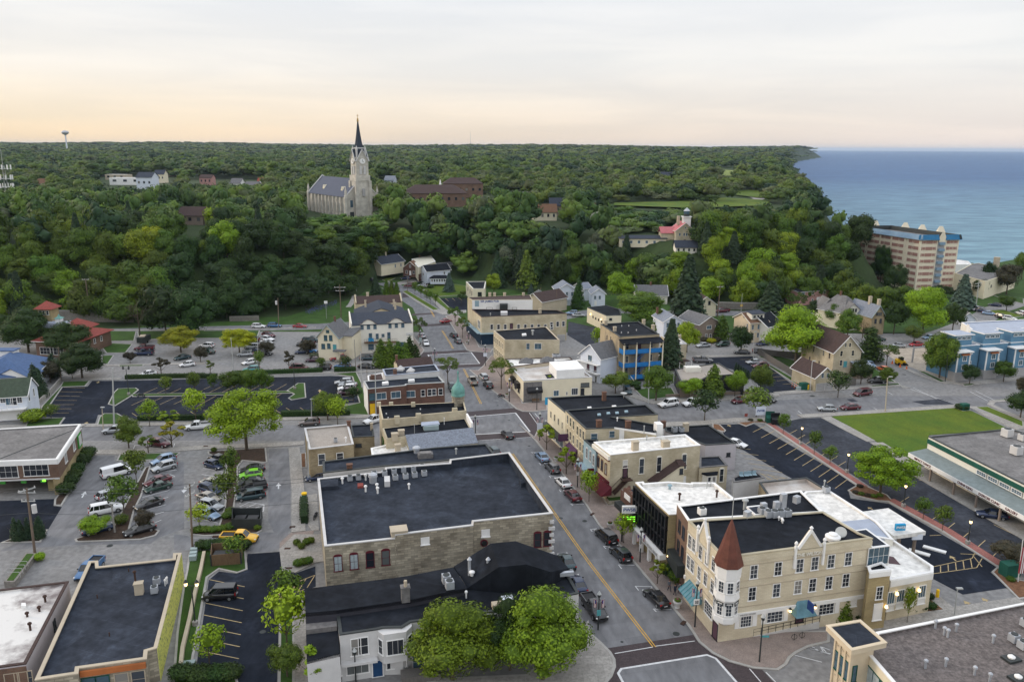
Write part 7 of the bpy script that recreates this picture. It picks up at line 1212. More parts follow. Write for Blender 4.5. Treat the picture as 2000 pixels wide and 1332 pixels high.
def X6(name,m,quads,cores,vq):
 """quads: (4n,3) verts; cores: list of (v,f)"""
 n=len(quads)//4;V=[quads];off=len(quads);fs=(np.arange(n*4).reshape(-1,4)).tolist();vals=[vq]
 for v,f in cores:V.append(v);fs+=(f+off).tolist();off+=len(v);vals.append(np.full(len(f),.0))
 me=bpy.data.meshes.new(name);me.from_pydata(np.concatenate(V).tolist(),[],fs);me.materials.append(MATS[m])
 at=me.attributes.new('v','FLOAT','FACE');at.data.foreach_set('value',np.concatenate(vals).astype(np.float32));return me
def Z3(k,flat_=.8,base=.28,spread=.3,r=(.17,.27)):
 L_=[((0,0,base+.34),(.33,.33,.30))]
 for i in range(k):
  th=RNG.uniform(0,2*pi);ph=acos(RNG.uniform(-.55,1));R_=RNG.uniform(.72,1.17)*spread;rr=RNG.uniform(*r)
  L_.append(((R_*sin(ph)*cos(th),R_*sin(ph)*sin(th),base+.36+R_*cos(ph)*flat_*1.1),(rr,rr,rr*.85)))
 return L_
def Z2(L_,n,size,core=.74,jit=.35,name='crown',m='l_mid',gaps=0):
 w=np.array([l[1][0]**2 for l in L_]);w/=w.sum();ix=RNG.choice(len(L_),n,p=w);u=RNG.normal(size=(n,3));u[:,2]+=.15;u/=np.linalg.norm(u,axis=1,keepdims=True)
 C_=np.array([l[0]for l in L_])[ix];R_=np.array([l[1]for l in L_])[ix];rad=RNG.uniform(.82,1.10,(n,1));P_=C_+u*R_*rad
 inside=np.zeros(n,bool)
 for c,r in L_:inside|=(((P_-np.array(c))/np.array(r))**2).sum(1)<.6
 P_,u,rad2=P_[~inside],u[~inside],rad[~inside];lob=ix[~inside]
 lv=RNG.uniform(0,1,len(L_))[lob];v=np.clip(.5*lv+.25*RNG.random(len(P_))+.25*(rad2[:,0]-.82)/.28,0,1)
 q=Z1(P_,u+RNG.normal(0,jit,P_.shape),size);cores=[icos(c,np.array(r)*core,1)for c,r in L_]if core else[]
 return X6(name,m,q,cores,v)
def trunkmesh(h=.45,r=.022,limbs=5,top=.62):
 mb=MB();mb.K1((0,0,-.02),(0,0,h),r,7,r*.7)
 for i in range(limbs):a=i*2*pi/limbs+.5;mb.K1((0,0,h*.85),(.2*cos(a),.2*sin(a),top),r*.6,5,r*.15)
 mb.K1((0,0,h),(0,0,top+.15),r*.7,5,r*.2);return mb.mesh('trunk','bark')
def Jb(n,m,w=.22,layers=12,name='crown',droop=.03):
 P_=[];N_=[]
 for i in range(n):
  t=RNG.random()**.8;z=.06+.93*t;k=floor(t*layers)/layers;rr=w*(1-.93*(.6*k+.4*t));a=RNG.uniform(0,2*pi);q=RNG.uniform(.6,1.06);star=1+.16*sin(a*7+k*40)
  P_.append((rr*q*star*cos(a),rr*q*star*sin(a),z-q*droop));N_.append((cos(a),sin(a),.7))
 P_=np.array(P_);N_=np.array(N_);q=Z1(P_,N_+RNG.normal(0,.35,P_.shape),.022+w*.05)
 bm=MB().K2((0,0,0),[(w*.75,.08),(w*.5,.4),(.01,.94)],10);return X6(name,m,q,[(np.array(bm.v),np.array([[0,1,2]]))]if False else[],RNG.random(len(P_)))
PROTO={}
TR=trunkmesh();TRT=trunkmesh(.3,.014,4,.6);TRC=MB().K1((0,0,-.02),(0,0,.9),.016,6,.004).mesh('trunk','bark')
def Jc(k,me,tr):PROTO.setdefault(k,[]).append((me,tr))
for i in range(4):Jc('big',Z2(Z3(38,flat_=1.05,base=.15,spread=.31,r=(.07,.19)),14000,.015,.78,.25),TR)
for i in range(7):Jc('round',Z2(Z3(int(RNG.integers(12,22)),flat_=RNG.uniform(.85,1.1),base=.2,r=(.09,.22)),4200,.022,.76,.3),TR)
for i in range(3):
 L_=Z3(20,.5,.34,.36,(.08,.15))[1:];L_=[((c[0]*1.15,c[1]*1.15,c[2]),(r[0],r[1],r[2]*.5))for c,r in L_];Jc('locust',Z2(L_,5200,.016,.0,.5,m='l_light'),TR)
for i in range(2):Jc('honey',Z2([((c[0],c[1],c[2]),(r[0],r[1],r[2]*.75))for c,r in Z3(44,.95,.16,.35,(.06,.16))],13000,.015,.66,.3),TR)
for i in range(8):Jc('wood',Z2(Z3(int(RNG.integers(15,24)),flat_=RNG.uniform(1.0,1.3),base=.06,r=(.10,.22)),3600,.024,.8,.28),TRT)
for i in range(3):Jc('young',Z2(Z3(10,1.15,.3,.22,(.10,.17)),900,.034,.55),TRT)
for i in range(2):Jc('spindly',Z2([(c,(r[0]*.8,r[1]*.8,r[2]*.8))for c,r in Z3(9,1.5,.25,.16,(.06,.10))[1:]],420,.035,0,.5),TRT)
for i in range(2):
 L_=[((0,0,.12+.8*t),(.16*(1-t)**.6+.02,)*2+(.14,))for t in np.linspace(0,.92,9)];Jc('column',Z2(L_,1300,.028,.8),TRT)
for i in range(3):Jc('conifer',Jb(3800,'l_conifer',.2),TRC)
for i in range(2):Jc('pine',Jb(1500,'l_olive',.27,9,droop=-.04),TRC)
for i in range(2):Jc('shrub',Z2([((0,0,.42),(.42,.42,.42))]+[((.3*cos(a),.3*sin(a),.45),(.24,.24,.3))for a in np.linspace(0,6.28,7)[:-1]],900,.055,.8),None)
PROTO['shrub']=[(m_,None)for m_,t_ in PROTO['shrub']]
def bare():
 mb=MB();mb.K1((0,0,-.02),(0,0,.35),.02,5,.014)
 def br(p,d,l,r,lv):
  q=p+d*l;mb.K1(p,q,r,3,r*.6)
  if lv:
   for _ in range(3):br(q,(d+J1(RNG.normal(0,.42,3))).normalized(),l*.72,r*.6,lv-1)
 for i in range(5):a=i*1.257;br(J1((0,0,.3)),J1((.5*cos(a),.5*sin(a),1)).normalized(),.2,.011,3)
 return mb.mesh('crown','bark')
barem=bare()
Jc('bare',barem,TRC)
MV={}
def X7(me,m):
 k=(me.name,m)
 if k not in MV:c=me.copy();c.materials.clear();c.materials.append(MATS[m]);MV[k]=c
 return MV[k]
TREES=[]
ORD=['leftmost','second from the left','third from the left','fourth from the left','fifth from the left','sixth from the left','seventh from the left','eighth from the left','ninth from the left','tenth from the left']
def Y8(kind,x,y,z,h,w,m=None,label=None,name=None,group=None,sc=None):
 """h metres tall, w metres wide"""
 me,tr=random.choice(PROTO[kind])
 if m:me=X7(me,m)
 wn_={'conifer':.42,'pine':.54,'column':.34,'young':.72,'spindly':.45,'shrub':1.05,'locust':1.05,'honey':1.0,'bare':.7}.get(kind,.98)
 nm=name or{'conifer':'spruce_tree','pine':'pine_tree','column':'cedar_tree','young':'young_tree','spindly':'young_tree','shrub':'shrub','locust':'locust_tree','bare':'bare_tree'}.get(kind,'leafy_tree')
 T=J3(nm,label or'',{'shrub':'shrub'}.get(kind,'tree'),(x,y,z),random.uniform(0,6.28),group);s=w/wn_;T.scale=(s,s,h)
 J4('crown',me,T)
 if tr:J4('trunk',tr,T)
 T['_k']=kind;T['_m']=m or'l_mid';TREES.append(T);return T
def tp(kind,k,x,y,h,w,m,label,z=0,group=None):g=G(P(k,x,y),z);return Y8(kind,g[0],g[1],z,h,w,m,label,group=group)
tp('honey',0,482,880,13,16,'l_light','largest bright green tree, spreading over the left cross street')
tp('big',16,950,965,9.3,12.5,'l_fresh','big bright green tree at the bottom, left of its darker neighbour');tp('big',16,1500,960,10.8,13,'l_fresh','big dense green tree on the bottom street corner')
tp('big',16,1300,900,9,7.5,'l_dark','darker tree squeezed between the two big bottom trees')
tp('honey',21,1060,690,9.5,11.5,'l_light','wide bright green locust tree in the middle of the right car park')
tp('honey',5,1570,660,8,12,'l_yellow','flat topped yellow green tree over the upper car park, left one');tp('honey',6,345,755,8.5,10.5,'l_yellow','yellow green tree over the middle of the upper car park')
tp('big',5,250,660,13.5,16,'l_dark','huge olive dark tree before the town hall');tp('big',5,600,685,10,14,'l_dark','broad dark tree right before the red tile roofs');tp('big',5,715,880,9.5,13,'l_dark','broad dark maple on the corner above the dark car park')
tp('wood',5,1440,500,19,19,'l_dark','tall drooping dark tree over the upper road, left one');tp('wood',5,1700,520,17,18,'l_dark','tall drooping dark tree over the upper road, right one');tp('bare',5,1215,520,14,9,None,'bare grey tree between the retaining wall and the dark trees')
tp('round',5,40,520,8,8,'l_dark','dark rounded tree at the left edge near the flag pole');tp('column',5,320,1060,9,4.2,'l_conifer','tallest pair of clipped cedars beside the white house');tp('column',5,355,1055,8,3.6,'l_conifer','cedar column between white house and low pale wall');tp('column',5,465,880,7,4,'l_conifer','slim cedar behind the purple shrub')
tp('round',5,440,920,6,6.5,'l_purple','dark purple leaved shrub tree beside the blue roofed hall');tp('round',5,630,890,4.5,4.5,'l_dark','small dark tree left of the broad maple');tp('young',5,445,1235,3.4,4,'l_olive','small olive tree on the corner of the dark car park');tp('shrub',5,290,1260,3.4,6,'l_light','bright green shrub against the white house corner')
for x,y,h,lb in((1440,1025,5.0,'first'),(1690,1015,6.0,'second')):tp('young',5,x,y,h,3.4,'l_mid',lb+' small tree from the left on the car park grass divider')
tp('young',6,145,1045,5,2.6,'l_mid','third small tree from the left on the car park divider');tp('young',6,5,1040,5,3,'l_mid','small tree on the divider left of the olive group')
tp('round',6,310,1060,7,7.5,'l_olive','olive tree just behind the largest bright tree, left one');tp('round',6,430,1065,7,7,'l_olive','olive tree just behind the largest bright tree, middle one');tp('round',6,520,1065,7.5,6,'l_olive','olive tree just behind the largest bright tree, right one')
tp('young',5,1300,1300,6,4.6,'l_light','small light tree before the hedge left of the white pickup');tp('spindly',5,1480,1330,5,5,'l_light','thin light sapling at the kerb, right of the light tree');tp('young',5,1700,1250,7.4,5.8,'l_light','light green tree above the white pickup')
tp('round',10,1290,280,6.6,6.6,'l_olive','round olive street tree by the cross street, left');tp('spindly',10,1720,275,5.6,5.5,'l_yellow','star shaped yellow green sapling on the cross street');tp('spindly',10,1485,330,4,4,'l_olive','thin sapling beside the parked maroon SUV')
tp('young',10,1370,640,7,4.2,'l_mid','upper bright tree in the first planting strip');tp('young',10,1245,950,7.2,5.4,'l_mid','larger dark green tree in the first planting strip');tp('round',10,965,1160,3.6,4.8,'l_light','small spreading tree at the end of the first planting strip');tp('round',10,1450,1110,3.8,3.8,'l_purple','small purple brown tree hiding the last dark car');tp('shrub',10,1215,1040,2,2.6,'l_mid','low green shrub in the first planting strip')
tp('young',11,585,640,7,3.6,'l_mid','upper tree in the second planting strip');tp('young',11,540,900,7,5,'l_mid','lower larger tree in the second planting strip');tp('spindly',11,590,620,4,2.5,'l_light','thin pale sapling between the two strip trees');tp('young',11,255,1080,4,4,'l_light','small tree right of the leaning utility pole')
for i_,(x,y,s)in enumerate(((250,1120,2),(320,1120,1.8),(400,1120,2),(480,1110,1.8),(560,1090,2),(530,980,2),(560,930,1.8),(840,1100,1.4),(400,320,1.3),(210,1130,1.5))):tp('shrub',11,x,y,1.2,s,'l_mid',ORD[i_]+' low shrub around the black enclosure',group='low shrubs in the second planting strip')
for i_,(x,y)in enumerate(((1275,1300-0),(1230,1265),(1325,1260),(1370,1245))):tp('shrub',11,x,y-10,1.3,1.3,'l_mid','clipped round shrub on the terrace by the big brick block',group='clipped shrubs on the terrace')
for i_,(x,y)in enumerate(((1105,300),(1150,290),(1198,280))):tp('shrub',13,x,y,1.4,1.6,'l_mid','round shrub beside the striped bay',group='round shrubs by the striped bay')
for i_,(x,y)in enumerate(((250,150),(315,150),(380,140),(430,140),(625,150))):tp('shrub',13,x,y,1.9,2.4,'l_dark','round dark shrub in the row behind the brown enclosure',group='dark round shrubs by the brown enclosure')
tp('young',13,545,250,4,4,'l_mid','small tree leaning over the brown enclosure');tp('young',13,320,1215,6,4,'l_light','bright small tree at the bottom of the dark car park');tp('young',13,1010,1050,8.5,6,'l_light','bright tall street tree beside the grey tavern roof');tp('young',13,1000,730,6.5,4.6,'l_mid','green tree above the bright one beside the tavern');tp('round',13,1010,1290,4.8,4.6,'l_mid','lower rounded tree on the grass strip');tp('spindly',13,1270,1400,6,4,'l_light','thin tree before the grey tavern wall')
for i_ in range(7):tp('shrub',13,60+i_*75,1310-abs(i_-3)*6,2,3,'l_dark',ORD[i_]+' dark hedge shrub at the bottom of the dark car park',group='hedge shrubs at the bottom edge')
for i_,(x,y)in enumerate(((660,740),(735,610),(770,540),(830,450),(855,400),(885,370),(700,660))):tp('shrub',10,x,y,2.6,3.4,'l_dark',ORD[i_]+' dark shrub in the row along the brick bank wall',group='dark shrubs along the bank')
for i_,(x,y)in enumerate(((165,1205),(215,1205),(290,1200),(390,1190),(410,1180))):tp('column',10,x,y,4-.3*(i_%2),1.7,'l_conifer',ORD[i_]+' small pointed cedar in the bed by the bank drive',group='small cedars by the bank drive')
tp('shrub',12,385,170,1.6,1.6,'l_light','small bright shrub at the planter corner')
for i_,(k,x,y,h,lb)in enumerate(((17,655,885,6,'bright sapling by the corner, before the cream end shop'),(17,825,1095,5.6,'bright sapling beside the stone urn, before the purple awning'),(19,275,318,6,'bright sapling before the maroon awning'),(19,540,632,5.4,'bright sapling below the lit bank sign'))):tp('spindly'if i_<2 else'young',k,x,y,h,4 if i_<2 else 3.6,'l_light',lb)
tp('spindly',19,798,945,4,2.6,'l_light','thin caged sapling beside the walking people')
tp('locust',7,1245,1170,8.5,7.5,'l_mid','street locust before the low corner gift shop');tp('locust',7,580,760,7.5,5.5,'l_mid','street locust beside the white inn');tp('locust',7,810,1130,8.2,6.5,'l_mid','street locust left of the road above the green dome');tp('locust',7,930,755,7.5,5,'l_mid','nearer street locust before the navy shopfront');tp('locust',7,870,650,7,5.5,'l_mid','farther street locust before the navy shopfront')
tp('spindly',17,705,415,6,4,'l_light','thin sapling before the cream gift shop side wall')
for i_,x in enumerate((270,340,410,470)):tp('column',7,x,985,8.5-i_*.4,5,'l_mid',('leftmost','second','third','fourth')[i_]+' tall cedar of the clump before the white inn');
tp('column',7,505,975,8.8,4.5,'l_dark','rightmost and darkest cedar before the white inn');tp('column',7,550,960,6,3.5,'l_dark','lowest cedar at the right end of the inn clump')
tp('conifer',7,225,410,9,5.5,None,'dark spruce on the hill street bend, left');tp('column',7,315,412,7.5,3.4,'l_mid','leafy column right of the street spruce');tp('column',7,355,412,7,3.4,'l_mid','second leafy column right of the street spruce');tp('column',7,395,412,6.5,3,'l_mid','third leafy column right of the street spruce')
for i_,(x,y)in enumerate(((543,400),(592,425),(640,460),(668,475),(710,490))):tp('young',7,x,y,5.6,3,'l_mid',('farthest','second farthest','middle','second nearest','nearest')[i_]+' small tree in the row beside the sloping sidewalk')
tp('conifer',7,822,378,8.5,5.5,'l_blue','blue grey spruce on the lawn right of the white porch house');tp('round',7,1185,400,9,8.5,'l_light','bright yellow green tree behind the pub');tp('shrub',7,670,345,2,3.6,'l_dark','dark bush beside the parked silver SUV');tp('shrub',7,610,325,1.5,2,'l_mid','small bush at the porch house drive');tp('shrub',7,935,395,1.8,3,'l_olive','olive bush at the lawn edge before the pub');tp('young',7,920,470,4,4,'l_dark','small dark tree beside the small car park')
tp('pine',7,1450,370,17,11,'l_olive','tall tan and green larch behind the pub');tp('conifer',7,1485,395,4.5,3,'l_blue','small blue spruce beside the tan gabled building');tp('column',6,1165,700,7,3.5,'l_dark','dark clipped cedar between cream house and white inn');tp('young',6,1030,765,5.5,4,'l_mid','small tree before the cream house');tp('young',6,1260,725,6,6,'l_dark','dark small tree before the white inn left corner')
tp('round',6,865,755,4.6,5.4,'l_purple','bronze leaved tree between parked pickups');tp('round',6,560,760,4.6,5.4,'l_purple','bronze leaved tree in the middle car park island');tp('round',5,1740,740,4.4,5,'l_purple','bronze leaved tree by the left car park island');tp('round',5,1130,750,3.4,4,'l_purple','bronze tree by the dark pickup');tp('spindly',6,725,880,6,4,'l_purple','thin bronze sapling on the lower street');tp('spindly',5,1400,860,5.4,5,'l_purple','thin bronze sapling beside the white sedan');tp('young',6,498,880,6,3,'l_mid','narrow green tree before the teal SUV');tp('spindly',6,123,900,4,3,'l_mid','tiny sapling on the lower street');tp('young',6,970,880,4,2.8,'l_mid','small green tree before the black SUV');tp('young',6,1155,885,4.5,4,'l_dark','small dark tree before the blue SUV')
tp('round',6,1020,1255,7.4,7.4,'l_mid','round green tree by the sidewalk above the tan brick block');tp('young',6,1095,1290,6.4,5,'l_light','bright narrow tree beside the round one');tp('young',6,1215,1120,4,4,'l_dark','small dark tree beside the parked purple van')
for i_,x in enumerate((520,900)):tp('shrub',6,500 if i_==0 else 915,775,1.6,3,'l_grey','pale flowering shrub on the %s car park island'%('middle'if i_==0 else'right'))
tp('big',8,790,480,12.5,19,'l_mid','big domed green tree behind the blue porch flats');tp('round',8,640,300,13,13,'l_light','light green tree between white houses and domed tree');tp('conifer',8,1170,440,24,14,'l_conifer','tall dark spruce right of the brown roofed cottage');tp('column',8,290,345,12.5,5,'l_dark','tall dark cedar between the two white houses');tp('column',8,270,345,9,4,'l_dark','shorter dark cedar beside the tall white house')
tp('conifer',8,1035,830,14.5,8,'l_conifer','dark spruce touching the blue porches');tp('conifer',8,950,555,8.5,7,'l_mid','green conifer behind the blue porch flats');tp('round',8,1170,700,10,9,'l_light','bright tree behind the dark spruce by the flats');tp('young',8,440,680,7,4.4,'l_light','bright tree at the lane left of the flats');tp('round',8,590,1035,6,8,'l_mid','bushy green tree at the foot of the blue porch stairs');tp('round',8,920,1095,9.4,9.6,'l_mid','large tree on the lawn before the blue porch flats')
tp('round',8,1190,1070,5.6,6.4,'l_light','first street tree before the dark fascia clinic');tp('column',8,1385,1060,8.8,5.4,'l_mid','tall oval street tree before the dark fascia clinic');tp('round',8,1560,1060,7,6.2,'l_light','third street tree before the dark fascia clinic');tp('round',8,1765,1040,8.2,7,'l_mid','street tree at the right end of the clinic');tp('young',8,1315,1255,7.4,7,'l_dark','dark round kerb tree before the white pickup');tp('young',8,1735,1225,7.2,7.2,'l_mid','dark kerb tree near the blue bank sign')
tp('round',8,1610,715,8.5,8.5,'l_dark','dark street tree over the dark parked sedan');tp('column',8,1452,600,8.5,5.6,'l_mid','oval tree before the taupe house');tp('shrub',8,1313,620,2.2,2.6,'l_purple','round purple shrub left of the taupe house door');tp('shrub',8,1420,620,2.2,2.4,'l_purple','round purple shrub right of the taupe house door');tp('shrub',8,1365,622,1.8,4,'l_yellow','yellow green shrub between two purple ones');tp('shrub',8,740,970,1.6,4,'l_dark','dark clipped shrub by the porch stair');tp('shrub',8,770,1005,1.6,2,'l_dark','small clipped shrub at the lawn corner')
tp('big',28,930,900,16,21,'l_light','very large bright green tree left of the maroon roof');tp('conifer',28,630,330,13,12,'l_conifer','dark cone tree above the peach house');tp('locust',28,950,340,9,9,'l_olive','thin spreading tree before the pink house');tp('round',28,1150,400,7.4,7.5,'l_dark','dark tree left of the tan roofed house');tp('round',28,1370,470,8,8.5,'l_olive','olive tree before the tan roofed house');tp('round',28,1540,620,9.5,9.5,'l_mid','bright tree behind the steep maroon roof');tp('column',28,1800,880,10.5,7.5,'l_dark','dark oval tree right of the maroon roofed house');tp('round',28,1700,1150,6.6,7,'l_dark','dark tree before the side porch');tp('young',28,1430,1310,6.8,6.4,'l_dark','dark kerb tree beside the silver hatchback');tp('bare',28,1720,610,7,6,None,'bare grey tree before the mauve roofed house');tp('shrub',28,1810,570,3,5,'l_dark','dark shrub before the mauve roofed house')
tp('round',9,960,520,11,9.5,'l_dark','dark street tree left of the tall yellow green one');tp('big',9,1180,520,17,15,'l_light','tall yellow green tree before the apartment tower');tp('conifer',9,1480,330,14,10,'l_blue','large blue grey spruce right of the apartment tower');tp('round',9,1410,500,11,8.5,'l_dark','dark tree below the blue grey spruce');tp('round',9,1115,585,6,6.5,'l_mid','small round tree beside the red parked car');tp('big',9,1310,855,13,11,'l_mid','large street tree before the new blue townhouses');tp('round',9,1540,905,5.6,5.6,'l_dark','small dark tree before the left townhouse');tp('round',9,1800,885,6,6,'l_mid','small dark tree before the right townhouse');tp('locust',9,905,765,7,6.5,'l_olive','thin olive tree beside the orange hatchback');tp('round',9,915,905,4.6,5,'l_olive','small olive tree before the orange hatchback')
tp('big',25,705,600,19,11,'l_dark','tall umbrella shaped tree before the apartment tower');tp('round',25,820,700,15,12,'l_dark','dark tree right of the umbrella shaped one');tp('round',25,1800,690,13,14,'l_purple','dark purple tree near the lake at the right');tp('round',25,1640,630,12,9,'l_dark','dark green tree left of the dark purple one');tp('round',25,1560,710,8,8,'l_dark','dark tree beside the tall lamp post at the right');tp('round',25,1800,830,6,7.5,'l_mid','round tree on the lake road island');tp('round',25,1930,560,14,9,'l_olive','olive tree at the right edge near the lake');tp('round',25,1240,720,6,10,'l_dark','low dark tree at the foot of the apartment tower')
tp('round',9,1930,1160,6.5,7.5,'l_dark','dark tree at the right edge beside the big lawn');tp('round',9,1945,990,5,4,'l_purple','small purple tree at the right edge')
for i_,(x,y,h,lb)in enumerate(((430,295,5,'first'),(632,428,5.2,'second'),(735,490,3.8,'third'),(1340,850,4.2,'fourth'),(1465,925,4.6,'fifth'))):tp('young',21,x,y,h,3,'l_mid',lb+' small tree from the top along the red brick walk')
for i_,(x,y)in enumerate(((900,680),(940,690),(980,700),(1020,705),(930,640),(1060,700),(220,208),(280,210))):tp('shrub',21,x,y,.8,1.3,'l_mid'if i_%2 else'l_purple',ORD[i_]+' low plant in the mulch beds of the right car park',group='low plants in the mulch beds')
for i_,(x,y,s)in enumerate(((805,545,1.4),(910,527,2),(1000,518,1.8),(1080,505,2),(1168,495,1.8),(490,575,2),(1165,415,1.2))):tp('shrub',22,x,y,1.3,s,'l_dark','rounded dark shrub at the foot of the arched annex'if x>700 else'rounded dark shrub by the hotel wall',group='shrubs by the arched annex'if x>700 else None)
tp('column',22,380,600,4.6,2.6,'l_mid','narrow green column against the hotel front');tp('young',22,960,625,5.4,1.7,'l_light','slim sapling before the arched annex');tp('shrub',22,1880,250,.9,1.4,'l_mid','small green plant before the large utility cabinet');tp('round',22,1900,130,4,7,'l_purple','purple leaved shrub behind the large utility cabinet')
tp('shrub',19,950,930,2.4,2.8,'l_mid','bright clipped shrub left of the hotel');tp('shrub',19,890,880,2.6,2.8,'l_dark','dark clipped shrub behind the bright one by the hotel');tp('shrub',9,1480,1095,1.6,3.4,'l_dark','dark shrub clump at the lawn corner')
for i_ in range(6):tp('column',28,225+i_*28,1000+i_*18,2.6,1.2,'l_conifer','small cedar in the row behind the clinic',group='row of small cedars by the clinic')
def Z9(k,p0,p1,h,w,label,n=None):
 a,b_=[J1(q)for q in gk(k,p0,p1)];L_=(b_-a).length;u=(b_-a).normalized();nn_=J1((-u.y,u.x));cnt=int(L_*90);t=RNG.random(cnt);s=RNG.uniform(-1,1,cnt);z=RNG.uniform(0,h,cnt);top=RNG.random(cnt)<.5
 s=np.where(top,s,np.sign(s));z=np.where(top,h,z);P_=np.column_stack([a.x+u.x*L_*t+nn_.x*s*w/2,a.y+u.y*L_*t+nn_.y*s*w/2,z]);N_=np.column_stack([nn_.x*s*.6,nn_.y*s*.6,np.where(top,1,.3)]);P_+=RNG.normal(0,.06,P_.shape)
 q=Z1(P_,N_+RNG.normal(0,.3,P_.shape),.13);mb=MB().K0(cct(a+nn_*w*.42,a-nn_*w*.42,b_-nn_*w*.42,b_+nn_*w*.42),0,h*.93);c0=(np.array(mb.v),np.array([[0,1,5],[0,5,4],[1,2,6],[1,6,5],[2,3,7],[2,7,6],[3,0,4],[3,4,7],[4,5,6],[4,6,7]]))
 c=(a+b_)/2;q=q-np.array([c.x,c.y,0]);c0=(c0[0]-np.array([c.x,c.y,0]),c0[1]);o=J4('hedge',X6('hedge','l_dark',q,[c0],RNG.random(cnt)),None,(c.x,c.y,0));tag(o,label,'hedge')
Z9(5,(1090,888),(1776,872),1.1,1.3,'long clipped hedge between lower street and dark car park, left length');Z9(6,(0,935),(175,930),1.1,1.3,'short clipped hedge piece beside the tiny sapling');Z9(6,(310,915),(980,888),1.2,1.4,'long clipped hedge below the teal SUV');Z9(6,(1070,885),(1235,880),1.2,1.8,'short thick hedge below the black sedan')
Z9(6,(665,1225),(1190,1215),1.3,1.4,'clipped hedge above the grey SUV');Z9(5,(1200,1248),(1776,1240),1.2,1.2,'clipped hedge above the white pickup');Z9(11,(1300,840),(1305,1040),1.5,1.3,'narrow hedge by the beer garden')
boxes=[]
clear=[((585,385),(740,440)),((785,380),(1045,436)),((1042,412),(1112,462)),((1145,420),(1195,470)),((1228,455),(1300,512)),((1290,445),(1366,520)),((700,518),(900,560)),((1190,396),(1520,424)),((1398,328),(1445,362)),((1400,376),(1500,395)),((185,345),(350,412)),((1270,345),(1320,368)),((360,350),(520,385)),((65,360),(100,392)),((732,352),(790,380)),((345,425),(420,500)),((1570,430),(1680,480)),((1660,500),(1870,600)),((0,430),(50,500)),((345,425),(420,475))]
def free(x,y):
 z=float(TH(x,y));px,py=proj((x,y,z+.5))
 for(x0,y0),(x1,y1)in clear:
  if x0<px<x1 and y0<py<y1:return False
 ax_=float(np.interp(y,[p[1]for p in main_axis],[p[0]for p in main_axis]))
 if y<366 and abs(x-ax_)<9 and y>340:return False
 return True
pts=[];rr=RNG
def X9(y0,y1,sp,xl=.70,bl=True):
 out=[];y=y0
 while y<y1:
  s=sp(y)if callable(sp)else sp;x=-(y*xl+30)
  while x<y*xl+30:
   xx=x+rr.uniform(-.45,.45)*s;yy=y+rr.uniform(-.45,.45)*s
   if yy>np.interp(xx,BX,BY)-1.5 and xx<np.interp(yy,CY,CX)-6 and free(xx,yy):out.append((xx,yy))
   x+=s
  y+=s*.87
 return out
near=X9(262,470,8.8)
def screenw(p):return 1/(p[1]+1)
near.sort(key=lambda p:p[1])
def dist2(p):return p[1]
indiv=[];stuffp=[]
cells={}
for p in near:
 px,py=proj((p[0],p[1],float(TH(*p))+9));key=(int(px//16),int(py//12))
 if-40<px<2040 and key not in cells and len(indiv)<215:cells[key]=1;indiv.append((p,px,py))
 else:stuffp.append(p)
LM=[((700,400),'the church'),((180,560),'the leaning left pole'),((80,412),'the white siren pole'),((25,400),'the cell mast'),((372,438),'the brown hillside house'),((620,540),'the upper road'),((800,520),'the hill street houses'),((910,400),'the school'),((1075,425),'the brown roofed hill house'),((1167,435),'the hilltop cottage'),((1330,445),'the lighthouse'),((1262,480),'the low cream motel'),((1000,560),'the pub'),((1130,580),'the white tall house'),((1270,570),'the brown roofed cottage'),((1385,600),'the verandah house'),((1560,490),'the white turret'),((1590,580),'the pink house'),((1770,520),'the apartment tower'),((400,470),'the low hillside house')]
def nearlm(px,py):
 d,q,nm=min((hypot((px-a[0]),(py-a[1])*1.5),a,n_)for a,n_ in LM);dx,dy=px-q[0],py-q[1]
 if abs(dx)>abs(dy)*1.3:s='left of 'if dx<0 else'right of '
 else:s='above 'if dy<0 else'below '
 if d>120:s='far '+s
 return s+nm
COLN={'l_mid':'mid green','l_dark':'dark green','l_light':'light green','l_yellow':'yellow green','l_olive':'olive green','l_grey':'silvery green','l_conifer':'very dark','l_blue':'blue grey'}
lab={}
def lo(p):x,y=proj((*p,float(TH(*p))+9));return(580<x<752 and 395<y<475)or(1185<x<1540 and y<424)
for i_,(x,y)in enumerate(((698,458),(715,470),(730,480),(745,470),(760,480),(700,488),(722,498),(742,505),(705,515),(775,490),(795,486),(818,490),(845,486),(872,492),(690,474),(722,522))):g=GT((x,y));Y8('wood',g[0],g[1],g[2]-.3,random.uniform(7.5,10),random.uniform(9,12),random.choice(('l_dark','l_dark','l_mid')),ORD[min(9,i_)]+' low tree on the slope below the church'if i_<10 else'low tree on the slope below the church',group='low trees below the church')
for i_,(x,y)in enumerate(((1570,560),(1600,578),(1628,592),(1655,598),(1640,560),(1600,540),(1572,525),(1628,530),(1652,520),(1610,500),(1580,492),(1640,488),(1685,604),(1725,612),(1765,612),(1590,452),(1560,460))):g=GT((x,y));Y8('wood',g[0],g[1],g[2]-.3,random.uniform(11,15),random.uniform(10,13),random.choice(('l_dark','l_mid')),ORD[min(9,i_)]+' tree in the wood left of the apartment tower'if i_<10 else'tree in the wood around the apartment tower',group='trees by the apartment tower')
